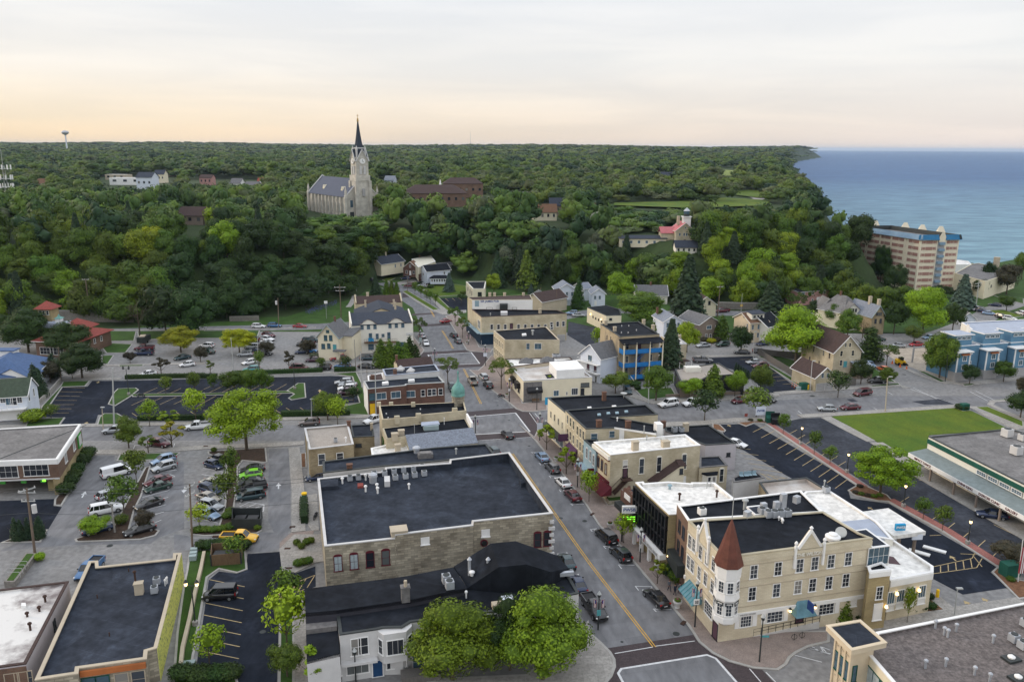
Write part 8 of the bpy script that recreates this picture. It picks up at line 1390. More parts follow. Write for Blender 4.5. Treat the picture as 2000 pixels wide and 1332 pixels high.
for p,px,py in indiv:
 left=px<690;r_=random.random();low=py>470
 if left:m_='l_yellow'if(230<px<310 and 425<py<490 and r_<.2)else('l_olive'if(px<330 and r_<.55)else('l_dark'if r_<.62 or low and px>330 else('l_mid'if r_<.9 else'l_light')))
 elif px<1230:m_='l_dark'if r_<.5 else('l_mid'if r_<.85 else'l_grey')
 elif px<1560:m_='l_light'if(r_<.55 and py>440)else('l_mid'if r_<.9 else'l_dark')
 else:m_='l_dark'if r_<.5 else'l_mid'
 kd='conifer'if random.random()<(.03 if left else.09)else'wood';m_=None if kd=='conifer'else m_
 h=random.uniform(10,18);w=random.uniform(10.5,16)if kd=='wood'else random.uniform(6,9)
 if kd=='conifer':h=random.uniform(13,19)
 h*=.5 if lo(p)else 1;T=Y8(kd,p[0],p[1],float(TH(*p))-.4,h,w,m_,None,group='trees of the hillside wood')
 lab.setdefault(('tall spruce'if kd=='conifer'else COLN[m_]+(' tall tree'if h>14.8 else' tree'),nearlm(px,py)),[]).append((px,T))
for(a_,b_),L_ in lab.items():
 L_.sort(key=lambda t:t[0])
 for i_,(px,T)in enumerate(L_):
  if len(L_)==1:T['label']='%s in the wood %s'%(a_,b_)
  elif i_==len(L_)-1:T['label']='rightmost %s in wood %s'%(a_,b_)
  else:T['label']='%s %s in wood %s'%(ORD[min(i_,9)].replace(' from the left',' from left'),a_,b_)
def temp(nq,size,k=9,core=.85):
 L_=Z3(k,RNG.uniform(.7,1),r=(.16,.27));w=np.array([l[1][0]**2 for l in L_]);w/=w.sum();ix=RNG.choice(len(L_),nq,p=w);u=RNG.normal(size=(nq,3));u[:,2]=np.abs(u[:,2])*.9+.1*u[:,2];u/=np.linalg.norm(u,axis=1,keepdims=True)
 P_=np.array([l[0]for l in L_])[ix]+u*np.array([l[1]for l in L_])[ix]*RNG.uniform(.9,1.08,(nq,1));Q=Z1(P_,u+RNG.normal(0,.2,P_.shape),size);V=[Q];Fq=np.arange(nq*4).reshape(-1,4);off=nq*4;tri=[]
 for c,r in L_[:7]:v,f=icos(c,np.array(r)*core,1);V.append(v);tri.append(f+off);off+=len(v)
 return np.concatenate(V),Fq,np.concatenate(tri)
def Ja(name,pts,temps,hmul,wmul,label,zoff=-1.0):
 VV=[];LV_=[];LT=[];cols=[];off=0;tot=[]
 for(x,y)in pts:
  V,Fq,Ft=temps[int(RNG.integers(len(temps)))];a=RNG.uniform(0,6.28);w=wmul*RNG.uniform(.75,1.3);h=hmul*RNG.uniform(.55,1.35);c,s=cos(a),sin(a)
  z=float(TH(x,y))+zoff;X=np.column_stack([(V[:,0]*c-V[:,1]*s)*w+x,(V[:,0]*s+V[:,1]*c)*w+y,V[:,2]*h+z]);VV.append(X)
  LV_.append((Fq+off).ravel());LT.append(np.full(len(Fq),4));LV_.append((Ft+off).ravel());LT.append(np.full(len(Ft),3));off+=len(V);cb_=RNG.random();cols.append(np.concatenate([np.clip(cb_+RNG.uniform(-.06,.06,len(Fq)),0,1),np.full(len(Ft),cb_)]));tot.append(RNG.random())
 V=np.concatenate(VV).astype(np.float32);lv=np.concatenate(LV_).astype(np.int32);lt=np.concatenate(LT).astype(np.int32);me=bpy.data.meshes.new(name);me.vertices.add(len(V));me.vertices.foreach_set('co',V.ravel());me.loops.add(len(lv));me.loops.foreach_set('vertex_index',lv)
 me.polygons.add(len(lt));ls=np.concatenate([[0],np.cumsum(lt)[:-1]]).astype(np.int32);me.polygons.foreach_set('loop_start',ls);me.update(calc_edges=True);me.materials.append(MATS['l_woods']);at=me.attributes.new('v','FLOAT','FACE');at.data.foreach_set('value',np.concatenate(cols).astype(np.float32))
 o=J4(name,me);o['label']=label;o['category']='wood';o['kind']='stuff';return o
m=Z4('l_woods',(.018,.045,.022),(.07,.13,.03));r=[n for n in m.node_tree.nodes if n.type=='VALTORGB'][0].color_ramp
for p_,c_ in((.14,(.03,.065,.016)),(.3,(.065,.115,.016)),(.42,(.13,.19,.022)),(.55,(.045,.09,.018)),(.68,(.10,.14,.035)),(.78,(.10,.115,.055)),(.88,(.14,.20,.02))):e=r.elements.new(p_);e.color=(*c_,1)
T1=[temp(230,.055)for _ in range(7)];T2=[temp(90,.085,6)for _ in range(6)];T3=[temp(26,.15,4)for _ in range(5)]
Ja('low_wood',[p for p in stuffp if lo(p)],T1,6,12,'low growth on the slopes before church and park')
Ja('hill_wood',[p for p in stuffp if not lo(p)],T1,15,13,'dense mass of trees filling the hillside wood')
tw_=X9(470,900,12.5);scr=[];tw2=[]
for p in tw_:
 q=proj((*p,float(TH(*p))));(scr if 1185<q[0]<1540 and 400<q[1]<462 else tw2).append(p)
Ja('scrub',scr,T1,3,11,'low scrub below the bluff top park')
Ja('town_wood',tw2,T1,11.5,14,'broad belt of trees covering the plateau behind the church')
Ja('plain_wood',X9(900,2100,lambda y:17+(y-900)*.010),T2,15,23,'distant woods stretching across the plain')
Ja('far_wood',X9(2100,7200,lambda y:30+(y-2100)*.012,.68),T3,17,50,'farthest band of woods on the horizon')
P_=[]
for _ in range(500):a=RNG.uniform(0,1);b_=RNG.normal(0,.5);g=G(P(6,850+a*240,430-a*80+b_*22),.3);P_.append((g[0],g[1],max(0,float(TH(g[0],g[1])))+.4))
o=J4('flower_bank',X6('flowers','bluebell',Z1(np.array(P_),RNG.normal(0,.5,(500,3))+np.array([0,-.4,1]),.2),[],RNG.random(500)));o['label']='drift of small blue flowers on the grassy bank';o['category']='flowers';o['kind']='stuff'
# vehicles
def paintm(name,c,metal=.2,rough=.28):
 m=mat('paint_'+name,c,rough=rough,var=.03,scale=.5,spec=.5,metal=metal);m.node_tree.nodes['Principled BSDF'].inputs['Coat Weight'].default_value=.5;return m
PC={'white':(.74,.74,.74),'black':(.010,.010,.013),'silver':(.40,.42,.44),'grey':(.13,.13,.14),'darkgrey':(.05,.055,.065),'navy':(.012,.025,.07),'blue':(.05,.14,.30),'lightblue':(.24,.34,.48),'red':(.30,.012,.02),'maroon':(.10,.010,.018),'teal':(.05,.26,.27),'green':(.015,.05,.035),'lime':(.22,.62,.03),'yellow':(.80,.44,.01),'orange':(.75,.13,.01),'beige':(.45,.42,.36),'tan':(.33,.30,.25),'bronze':(.16,.13,.12),'darkteal':(.02,.05,.06),'brightblue':(.01,.16,.42),'purple':(.05,.012,.03),'cream':(.66,.62,.52)}
for k_,v_ in PC.items():paintm(k_,v_,.0 if k_ in('white','black','cream','yellow','red','lime')else.35)
mat('tyre',(.012,.012,.012),rough=.9);mat('rim',(.35,.36,.37),rough=.4,metal=.6);mat('headlight',(.7,.7,.68),rough=.15);mat('taillight',(.35,.01,.01),rough=.2);mat('plastic',(.02,.02,.022),rough=.6);mat('plate',(.6,.6,.62))
def loft(secs):
 """secs: (x, zb, zt, hw, hwt) cross sections -> closed smooth-ish shell"""
 vs=[];prof=lambda zb,zt,hw,ht:[(-hw*.86,zb),(-hw*.98,zb+.12*(zt-zb)+.03),(-hw,zb+.5*(zt-zb)),(-(hw*.35+ht*.65),zt-.10*(zt-zb)),(-ht*.88,zt),(0,zt+.02),(ht*.88,zt),((hw*.35+ht*.65),zt-.10*(zt-zb)),(hw,zb+.5*(zt-zb)),(hw*.98,zb+.12*(zt-zb)+.03),(hw*.86,zb)]
 n=11
 for x,zb,zt,hw,ht in secs:vs+=[(x,y,z)for y,z in prof(zb,zt,hw,ht)]
 fs=[(k*n+i,k*n+(i+1)%n,(k+1)*n+(i+1)%n,(k+1)*n+i)for k in range(len(secs)-1)for i in range(n)];fs+=[J2(range(n-1,-1,-1)),J2((len(secs)-1)*n+i for i in range(n))];return MB().add(vs,fs)
def X8(kind):
 L_,W_,H_={'sedan':(4.75,1.82,1.45),'suv':(4.65,1.86,1.70),'bigsuv':(5.3,2.0,1.88),'hatch':(4.25,1.76,1.52),'pickup':(5.7,1.98,1.88),'van':(5.6,2.0,2.1),'minivan':(5.0,1.95,1.75),'wagon':(4.7,1.8,1.55),'smallvan':(4.5,1.82,1.95)}[kind]
 h=L_/2;w=W_/2;wr=.34 if kind in('sedan','hatch','wagon','minivan','smallvan')else.40;g=.2 if wr<.35 else.28;belt={'sedan':.93,'suv':1.06,'bigsuv':1.15,'hatch':.95,'pickup':1.16,'van':1.15,'minivan':1.0,'wagon':.93,'smallvan':1.08}[kind]
 hood=belt-.08;rear=belt+.03
 secs=[(-h,g+.18,rear-.18,w*.80,w*.78),(-h+.12,g+.04,rear-.03,w*.93,w*.9),(-h+.7,g,rear+.02,w,w*.93),(0,g-.02,belt+.02,w,w*.93),(h*.42,g-.02,belt,w,w*.93),(h*.52,g-.02,hood+.03,w*.99,w*.9),(h-.45,g,hood-.12,w*.95,w*.83),(h-.12,g+.05,hood-.22,w*.88,w*.78),(h,g+.15,hood-.36,w*.74,w*.66)]
 if kind=='van':secs[5]=(h*.62,g,belt+.02,w*.99,w*.9);secs[6]=(h-.4,g,belt-.08,w*.95,w*.85)
 body=loft(secs)
 cab={'sedan':(-h*.80,-h*.42,h*.12,h*.46),'suv':(-h*.97,-h*.78,h*.08,h*.44),'bigsuv':(-h*.97,-h*.82,h*.12,h*.44),'hatch':(-h*.95,-h*.62,h*.10,h*.50),'pickup':(-h*.16,-h*.12,h*.28,h*.52),'van':(-h*.98,-h*.94,h*.42,h*.66),'minivan':(-h*.97,-h*.84,h*.22,h*.60),'wagon':(-h*.95,-h*.75,h*.10,h*.46),'smallvan':(-h*.98,-h*.90,h*.30,h*.62)}[kind]
 x0,x1,x2,x3=cab;b0=belt-.03;zt=H_-.05;hw0=w*.92;hw1=w*.72 if kind not in('van','smallvan')else w*.84
 def ring(x,y,z):return[(x,-y,z),(x,y,z)]
 vs=ring(x0,hw0*.94,b0)+ring(x1,hw1*.95,zt)+ring((x1+x2)/2,hw1*1.02,zt+.02)+ring(x2,hw1*.96,zt)+ring(x3,hw0*.92,b0)+ring((x1+x2)/2,hw0,b0)
 glass=MB().add(vs,[(0,1,3,2),(6,7,9,8),(0,2,4,10),(10,4,6,8),(1,11,5,3),(11,9,7,5),(2,3,5,4),(4,5,7,6)])
 rf=MB().add([(x1-.04,-hw1*.97,zt-.02),(x1-.04,hw1*.97,zt-.02),((x1+x2)/2,hw1*1.04,zt),(x2+.04,hw1*.98,zt-.02),(x2+.04,-hw1*.98,zt-.02),((x1+x2)/2,-hw1*1.04,zt),(x1+.05,-hw1*.85,zt+.05),(x1+.05,hw1*.85,zt+.05),((x1+x2)/2,hw1*.9,zt+.075),(x2-.05,hw1*.85,zt+.045),(x2-.05,-hw1*.85,zt+.045),((x1+x2)/2,-hw1*.9,zt+.075)],[(0,1,7,6),(1,2,8,7),(2,3,9,8),(3,4,10,9),(4,5,11,10),(5,0,6,11),(6,7,8,9,10,11)])
 for s in(-1,1):
  rf.K1((x0,s*hw0*.93,b0),(x1,s*hw1*.95,zt),.05,4);rf.K1((x3,s*hw0*.91,b0),(x2,s*hw1*.96,zt),.045,4)
  xm=(x1+x2)/2-.05;rf.K1((xm,s*(hw0+.0),b0),(xm,s*hw1*1.02,zt),.045,4)
  if kind in('suv','bigsuv','minivan','wagon','van'):xm2=x1*.72+x2*.28-.3;rf.K1((xm2-.1,s*hw0*.98,b0),(xm2,s*hw1*1.0,zt),.06,4)
 if kind=='van':
  for s in(-1,1):rf.add([(x0+.02,s*hw0*.98,b0),(x0+1.9,s*(hw0+.01),b0),(x0+1.9,s*(hw1+.03),zt),(x1,s*(hw1*.99),zt)],[(0,1,2,3)])
 parts=[('body',body,None,True),('windows',glass,'glassblack',False),('roof_panel',rf,None,False)]
 if kind=='pickup':bx0,bx1=-h+.12,-h*.2;parts.append(('bed',MB().box(((bx0+bx1)/2,0,belt+.05),(bx1-bx0,w*1.62,.05)),'plastic',False));parts.append(('bed_side',MB().box(((bx0+bx1)/2,w*.88,belt+.1),(bx1-bx0+.1,.12,.24)).box(((bx0+bx1)/2,-w*.88,belt+.1),(bx1-bx0+.1,.12,.24)).box((bx0,0,belt+.1),(.12,w*1.8,.24)),None,False))
 parts.append(('bumper',MB().box((h-.03,0,g+.2),(.16,w*1.5,.22)).box((-h+.02,0,g+.22),(.16,w*1.6,.2)),'plastic',False))
 parts.append(('grille',MB().box((h-.06,0,hood-.42),(.12,w*.9,.16)),'plastic',False));parts.append(('number_plate',MB().box((-h-.02,0,rear-.42),(.06,.5,.14)),'plate',False))
 me=[]
 for nm,mb,m_,sm in parts:
  q=mb.mesh(nm,m_ or'paint_white')
  if sm:
   for p in q.polygons:p.use_smooth=True
  me.append((nm,q,m_ is None))
 lt=[]
 for s in(-1,1):
  lt.append(('headlight',MB().box((0,0,0),(.22,.38,.14),s*-.35).mesh('headlight','headlight'),(h-.16,s*w*.68,hood-.30)));lt.append(('taillight',MB().box((0,0,0),(.14,.30,.2 if kind in('sedan','hatch')else.4),s*.2).mesh('taillight','taillight'),(-h+.07,s*w*.76,rear-.16)))
  lt.append(('mirror',MB().box((0,0,0),(.14,.2,.14)).mesh('mirror','plastic'),(x3-.35,s*(w+.06),belt+.08)))
 ty=MB().K1((0,-.11,0),(0,.11,0),wr,16).mesh('tyre','tyre');ri=MB().K1((0,-.12,0),(0,.12,0),wr*.62,10).mesh('rim','rim')
 wh=[(sx_*h*.63+(.05 if sx_>0 else 0),s*(w-.10),wr)for sx_ in(-1,1)for s in(-1,1)];return me,lt,ty,ri,wh
CPR={};CARS=[]
def car(k,cx,cy,nx_,ny_,kind,col,label,name=None,cat=None,z=0,group=None):
 if kind not in CPR:CPR[kind]=X8(kind)
 me,lt,ty,ri,wh=CPR[kind];a=G(P(k,cx,cy),z+.75);b_=G(P(k,nx_,ny_),z+.75);rz=atan2(b_[1]-a[1],b_[0]-a[0])
 T=J3(name or{'pickup':'pickup_truck','van':'passenger_van','minivan':'minivan','smallvan':'small_van'}.get(kind,'parked_car'),label,cat or{'pickup':'pickup truck','van':'van','smallvan':'van','minivan':'minivan'}.get(kind,'car'),(a[0],a[1],z+.03),rz,group)
 for nm,q,pt in me:
  o=J4(nm,q,T)
  if pt:o.material_slots[0].link='OBJECT';o.material_slots[0].material=MATS['paint_'+col]
 for nm,q,loc in lt:J4(nm,q,T,loc)
 for w_ in wh:t=J4('wheel',ty,T,w_);J4('rim',ri,t)
 CARS.append(T);return T
cars=[(5,1245,662,1165,662,'pickup','navy','dark navy pickup in front of the maroon one in the upper car park'),(5,1250,618,1165,620,'pickup','maroon','maroon pickup between a navy pickup and a trailer'),(5,1280,838,1205,848,'sedan','white','white sedan alone on the lower street by the thin bronze sapling'),(5,1622,757,1555,765,'hatch','white','white hatchback on the lower street under the yellow green tree'),(5,1580,697,1500,710,'sedan','darkteal','dark sedan under the left yellow green tree'),(6,92,683,30,680,'suv','white','white SUV between the two yellow green trees, rear one'),(6,108,725,60,712,'sedan','green','dark green sedan in front of the white SUV between the yellow green trees'),(6,490,535,550,535,'suv','white','white SUV on the upper road, first of three parked'),(6,612,530,660,530,'suv','blue','blue SUV on the upper road, middle of three parked'),(6,808,533,860,533,'sedan','red','red car on the upper road, rightmost of three parked'),(6,440,640,400,640,'suv','black','black SUV just right of the second yellow green tree crown'),(6,435,690,400,690,'suv','silver','silver SUV half hidden by the second yellow green tree'),(6,425,722,370,728,'sedan','navy','navy sedan behind the silver SUV under the second yellow green tree'),(6,388,748,330,750,'suv','silver','silver grey SUV nearest in its row under the second yellow green tree'),(6,568,603,620,610,'suv','maroon','maroon SUV farthest in the middle car park row'),(6,560,633,610,640,'suv','white','white SUV second farthest in the middle car park row'),(6,552,655,600,665,'sedan','white','white sedan third in the middle car park row'),(6,560,682,615,690,'suv','silver','silver SUV fourth in the middle row, beside the bronze tree'),(6,540,738,590,742,'suv','black','black SUV nearest in the middle car park row'),(6,895,640,930,640,'pickup','darkteal','dark teal pickup farthest by the cream house'),(6,850,668,790,672,'pickup','black','black pickup by the cream house, tail outwards'),(6,880,722,930,722,'suv','brightblue','bright blue car half hidden by the bronze tree'),(6,820,728,790,730,'hatch','navy','small navy car left of the bright blue one'),(6,418,808,365,818,'hatch','white','white hatchback above the teal SUV on the lower street'),(6,433,865,372,868,'suv','teal','teal SUV parked on the lower street'),(6,803,850,870,850,'minivan','maroon','maroon minivan on the lower street before the hedge'),(6,982,850,925,850,'suv','black','black SUV right of the maroon minivan'),(6,1130,840,1070,838,'suv','blue','blue SUV right of the black one on the lower street'),(6,1316,840,1385,842,'sedan','black','black sedan before the cedar clump'),(6,910,790,850,792,'sedan','purple','dark plum sedan before the cream house island'),(6,1095,778,1030,785,'suv','red','red SUV before the cream house steps'),(6,1328,776,1385,775,'sedan','darkteal','dark sedan close under the white inn'),(6,1140,962,1078,965,'suv','silver','silver SUV farthest of the four in the dark car park'),(6,1172,977,1115,978,'sedan','silver','grey silver sedan second of the four in the dark car park'),(6,1165,1008,1092,1012,'suv','white','white SUV third of the four in the dark car park'),(6,1172,1038,1108,1040,'minivan','purple','dark plum minivan nearest of the four in the dark car park'),(6,876,1270,795,1275,'suv','bronze','bronze grey SUV on the cross street above the tan brick block'),(7,193,272,165,265,'sedan','black','black sedan driving up the hill street',2),(7,465,263,435,262,'suv','navy','navy SUV on the drive before the red brick house',1),(7,497,322,470,322,'minivan','maroon','maroon car behind the silver SUV by the porch house',.5),(7,603,322,565,320,'suv','silver','silver SUV beside the white porch house drive',.5),(7,795,608,836,600,'sedan','red','red sedan with lit tail lights turning at the far crossing'),(7,600,728,580,710,'sedan','silver','silver sedan beside the white inn, farther one'),(7,632,787,645,812,'sedan','white','white sedan beside the white inn, nearer one'),(7,858,725,830,705,'suv','darkgrey','dark grey SUV before the navy shopfront'),(7,893,770,870,750,'hatch','grey','grey hatchback before the navy shopfront'),(7,1012,1098,985,1060,'pickup','tan','tan pickup driving up the main street'),(7,1100,1063,1075,1040,'suv','silver','silver SUV parked before the corner gift shop'),(7,1137,1127,1112,1100,'suv','black','black SUV parked behind the silver one by the gift shop'),(7,848,1150,868,1185,'suv','darkteal','dark teal SUV half hidden by the green dome'),(3,290,1262,290,1280,'hatch','white','white hatchback on the lane by the tall white house'),(3,345,1298,320,1296,'hatch','brightblue','bright blue car below the tall white house'),(3,268,1238,250,1238,'sedan','maroon','maroon car behind the white hatchback in the lane'),(8,238,378,200,378,'suv','lightblue','light blue SUV beside the pale block'),(8,290,394,340,393,'sedan','silver','silver sedan beside the pale block'),(8,690,1008,705,1035,'suv','darkteal','dark teal SUV on the lane at the porch stair'),(8,1022,1115,940,1128,'bigsuv','white','long white SUV on the right cross street'),(8,1225,1108,1150,1118,'pickup','white','white pickup behind the dark kerb tree'),(8,1600,1087,1530,1095,'hatch','maroon','maroon hatchback before the clinic trees'),(8,1825,1072,1865,1082,'suv','black','black SUV partly hidden by the kerb tree'),(8,1305,638,1255,642,'sedan','silver','silver sedan before the taupe house'),(8,1462,632,1405,638,'suv','green','dark green SUV right of the silver sedan'),(8,1620,693,1565,690,'sedan','darkgrey','dark sedan under the dark street tree'),(8,1770,687,1830,690,'wagon','grey','grey wagon right of the dark street tree'),(8,1790,624,1740,630,'sedan','navy','navy sedan before the peach house'),(8,1300,762,1370,762,'pickup','grey','grey pickup at the edge of the right car park'),(8,1458,360,1410,362,'pickup','maroon','maroon pickup on the right hillside road'),(8,1720,773,1665,775,'sedan','silver','silver sedan in the car park by the board fence'),(8,1767,802,1710,805,'wagon','maroon','maroon wagon beside the silver sedan by the board fence'),(9,722,965,650,975,'minivan','maroon','maroon minivan before the board fence tree'),(9,452,1083,390,1080,'hatch','silver','silver hatchback at the top kerb of the big lawn'),(9,628,1072,560,1075,'sedan','maroon','maroon sedan right of the silver hatchback'),(9,882,782,840,765,'hatch','orange','orange hatchback on the street by the building site'),(9,778,745,820,765,'sedan','lightblue','pale teal sedan behind the maroon roofed house'),(9,833,872,790,870,'suv','black','black SUV in the drive left of the olive tree'),(9,840,556,800,556,'sedan','green','dark green sedan before the mauve roofed house'),(9,993,602,945,600,'sedan','silver','silver sedan before the building site'),(9,1137,594,1090,596,'sedan','red','red sedan by the small round tree'),(9,1235,540,1195,542,'sedan','lightblue','blue grey car near the white block wall'),(9,1598,325,1550,330,'pickup','silver','silver pickup by the blue grey spruce'),(9,1640,338,1680,345,'suv','navy','navy SUV right of the silver pickup by the spruce'),(9,1692,357,1740,362,'sedan','lightblue','light blue sedan on the lake road'),(9,1738,292,1700,288,'sedan','navy','navy sedan left of the round island tree'),(9,1935,357,1905,348,'suv','white','white SUV at the right edge on the lake road'),(9,1790,384,1820,390,'suv','black','dark SUV below the light blue sedan'),(9,1850,397,1890,402,'suv','white','white car just above the terrace roofs'),(10,1140,98,1100,100,'suv','silver','silver SUV peeking out left of the olive street tree'),(10,1595,230,1690,245,'suv','maroon','maroon SUV on the left cross street'),(10,1630,397,1520,425,'suv','lightblue','light blue SUV first in the right row of the left lot'),(10,1638,465,1530,495,'suv','silver','silver SUV below the light blue one in the left lot'),(10,1572,602,1460,635,'sedan','maroon','maroon sedan above a dark one in the left lot'),(10,1577,662,1460,695,'sedan','green','very dark sedan just below the maroon one in the left lot'),(10,1487,828,1360,868,'sedan','black','black sedan standing alone in the left lot'),(10,1395,1085,1270,1120,'sedan','black','black sedan half under the purple brown tree'),(10,1170,520,1290,490,'van','white','white passenger van with roof rack in the left lot'),(10,1100,735,1190,705,'wagon','silver','silver boxy wagon half under the strip tree'),(10,1060,888,1200,860,'bigsuv','white','white SUV with roof rails below the silver wagon'),(10,975,1078,1120,1040,'sedan','navy','dark navy sedan under the small spreading tree'),(11,430,378,345,350,'hatch','black','black car farthest in the middle row of the left lot'),(11,400,442,500,470,'hatch','navy','navy hatchback second in the middle row'),(11,388,622,460,632,'sedan','beige','cream sedan third in the middle row'),(11,362,692,450,720,'suv','navy','dark blue SUV fourth in the middle row'),(11,345,765,440,790,'sedan','tan','beige sedan fifth in the middle row'),(11,368,842,490,870,'wagon','silver','silver wagon sixth in the middle row'),(11,340,930,465,970,'sedan','lightblue','pale blue sedan nearest in the middle row'),(11,780,482,690,492,'sedan','black','black soft top car beside the lime green one'),(11,766,537,660,550,'hatch','lime','lime green hatchback, the brightest car'),(11,770,612,660,622,'sedan','darkgrey','slate grey sedan below the lime green car'),(11,765,672,650,690,'pickup','black','black pickup below the slate sedan'),(11,765,748,650,765,'minivan','darkteal','dark teal minivan above the striped bay'),(11,650,1175,800,1175,'pickup','yellow','yellow pickup driving in the alley'),(11,1440,560,1400,565,'sedan','navy','dark blue car half hidden behind the tan brick block'),(11,240,60,110,70,'pickup','white','white pickup driving on the left cross street'),(12,858,245,780,320,'pickup','blue','blue pickup parked behind the yellow mural building'),(13,408,540,290,545,'smallvan','black','black van in the dark car park by the stone wall'),(14,765,695,725,705,'pickup','white','white pickup nose showing between buildings on the cross street'),(17,315,738,280,700,'sedan','black','black sedan driving over the near crossing'),(17,615,932,575,890,'sedan','lightblue','slate blue sedan first along the brick sidewalk'),(17,705,1030,660,985,'suv','grey','grey SUV second along the brick sidewalk'),(17,797,1152,755,1110,'sedan','white','white sedan third along the brick sidewalk'),(17,880,1265,835,1220,'sedan','maroon','dark red sedan fourth along the brick sidewalk'),(17,190,888,165,865,'suv','darkteal','dark teal car peeking over the long blue roof'),(19,408,568,350,515,'minivan','black','black minivan before the glass bank'),(19,517,703,460,650,'suv','darkgrey','dark grey SUV behind the black minivan'),(19,790,1035,725,975,'sedan','black','black sedan beside the corner hotel'),(19,105,758,65,690,'sedan','darkteal','dark green car at the left kerb by the humped roof'),(19,190,930,160,875,'sedan','navy','dark car at the left kerb behind the black pickup'),(19,315,1115,370,1190,'pickup','black','black pickup with small flag by the big bottom tree'),(21,125,347,175,360,'sedan','white','white sedan in the right car park by the lilac wall'),(21,1790,808,1710,798,'sedan','navy','navy sedan parked before the shopping row')]
for c_ in cars:car(*c_[:8],z=(c_[8]if len(c_)>8 else 0))
for o in CARS:
 if any(w_ in o['label']for w_ in('driving','turning','tail lights'))and o.name.startswith('parked_car'):o.name='car'
c_=gk(5,(1250,575))[0];b=B('box_trailer','dark green box trailer loaded behind the maroon pickup','trailer',c_);b.J0('box',MB().K0([(c_[0]-1.1,c_[1]-2.5),(c_[0]+1.1,c_[1]-2.5),(c_[0]+1.1,c_[1]+2.5),(c_[0]-1.1,c_[1]+2.5)],.5,2.2,True),'darkmetal');b.J0('load',MB().box((c_[0],c_[1]-.5,2.3),(1.6,2.4,.4),.2),'tan')
for s in(-1,1):b.J0('wheel',MB().K1((c_[0]+s*1.1-.1,c_[1],.35),(c_[0]+s*1.1+.1,c_[1],.35),.35,12),'tyre')
def X5(k,x,y,ang,body,label,nm='motorcycle'):
 c=gk(k,(x,y))[0];T=J3(nm,label,nm,(c[0],c[1],.03),ang)
 for dx in(-.72,.72):w_=J4('wheel',MB().K1((0,-.07,0),(0,.07,0),.32,14).mesh('wheel','tyre'),T,(dx,0,.32));J4('rim',MB().K1((0,-.075,0),(0,.075,0),.2,10).mesh('rim','rim'),w_)
 J4('frame',MB().K1((-.7,0,.35),(.1,0,.5),.06).K1((.1,0,.5),(.5,0,.9),.05).K1((.5,0,.95),(.75,0,.32),.045).box((0,0,.45),(.5,.28,.35)).mesh('frame','darkmetal'),T)
 J4('tank',MB().K2((.2,0,.72),[(.1,0),(.22,.08),(.2,.2),(.05,.26)],10).mesh('tank',body),T);J4('seat',MB().box((-.35,0,.78),(.8,.26,.12)).mesh('seat','plastic'),T);J4('handlebar',MB().K1((.48,-.38,1.02),(.48,.38,1.02),.025).mesh('handlebar','rim'),T);J4('fairing',MB().box((-.72,0,.68),(.45,.2,.08)).box((.74,0,.68),(.4,.16,.06)).mesh('fairing',body),T)
X5(5,1222,1045,3.1,'blackframe','black motorcycle on the grass divider of the dark car park');X5(17,262,430,2.6,'maroon','red and black motorcycle at the kerb by the gift shop');X5(11,1418,985,1.5,'blackframe','black motorcycle in the fenced yard beside the big brick block')
c_=gk(9,(1010,755))[0];b=B('skid_loader','yellow skid loader at the edge of the building site','loader',c_);x_,y_=c_
b.J0('body',MB().box((x_,y_,.9),(2.4,1.4,.8)).box((x_-.9,y_,1.3),(.9,1.3,.7)),'yellow');b.J0('cab',MB().box((x_+.1,y_,1.75),(1.1,1.1,1.1)),'glassblack');b.J0('arm',MB().K1((x_-1,y_-.75,1.8),(x_+1.4,y_-.75,.8),.12,4).K1((x_-1,y_+.75,1.8),(x_+1.4,y_+.75,.8),.12,4),'yellow');b.J0('bucket',MB().K0([(x_+1.3,y_-.9),(x_+2,y_-.9),(x_+2,y_+.9),(x_+1.3,y_+.9)],.1,[.8,.25,.25,.8]),'darkmetal')
for dx in(-.7,.7):
 for s in(-1,1):b.J0('wheel',MB().K1((x_+dx,y_+s*.75,.45),(x_+dx,y_+s*1.0,.45),.45,12),'tyre')
for k,x,y,lb in((9,950,745,'orange traffic cone left of the skid loader'),(9,838,700,'orange traffic cone beside the pale teal sedan'),(9,1060,788,'orange traffic cone at the building site kerb'),(9,1010,772,'orange traffic cone in front of the skid loader')):
 c_=gk(k,(x,y))[0];T=J3('traffic_cone',lb,'cone',(c_[0],c_[1],0),0,'traffic cones at the building site');J4('cone',MB().K2((0,0,.05),[(.28,0),(.06,.9)],10).mesh('cone','orange'),T);J4('base',MB().box((0,0,.03),(.6,.6,.06)).mesh('base','orange'),T)
for i_,(x,y)in enumerate(((888,1180),(915,1195),(935,1175),(942,1215))):c_=gk(28,(x,y))[0];T=J3('bollard',('leftmost','second','third','rightmost')[i_]+' slim orange and white marker post in the right car park corner','marker post',(c_[0],c_[1],0),0,'marker posts in the car park corner');J4('post',MB().cyl((0,0),.08,0,1.0,8).mesh('post','orange'),T);J4('band',MB().cyl((0,0),.085,.45,.7,8).mesh('band','white'),T)
for k,x,y,h,lb in((28,1078,1222,1.5,'stout yellow bollard beside the pale utility cabinet'),(22,1228,395,1.3,'yellow bollard at the corner of the arched annex')):c_=gk(k,(x,y))[0];T=J3('bollard',lb,'bollard',(c_[0],c_[1],0));J4('post',MB().K2((0,0,0),[(.22,0),(.22,h-.1),(.12,h)],10).mesh('post','yellow'),T)
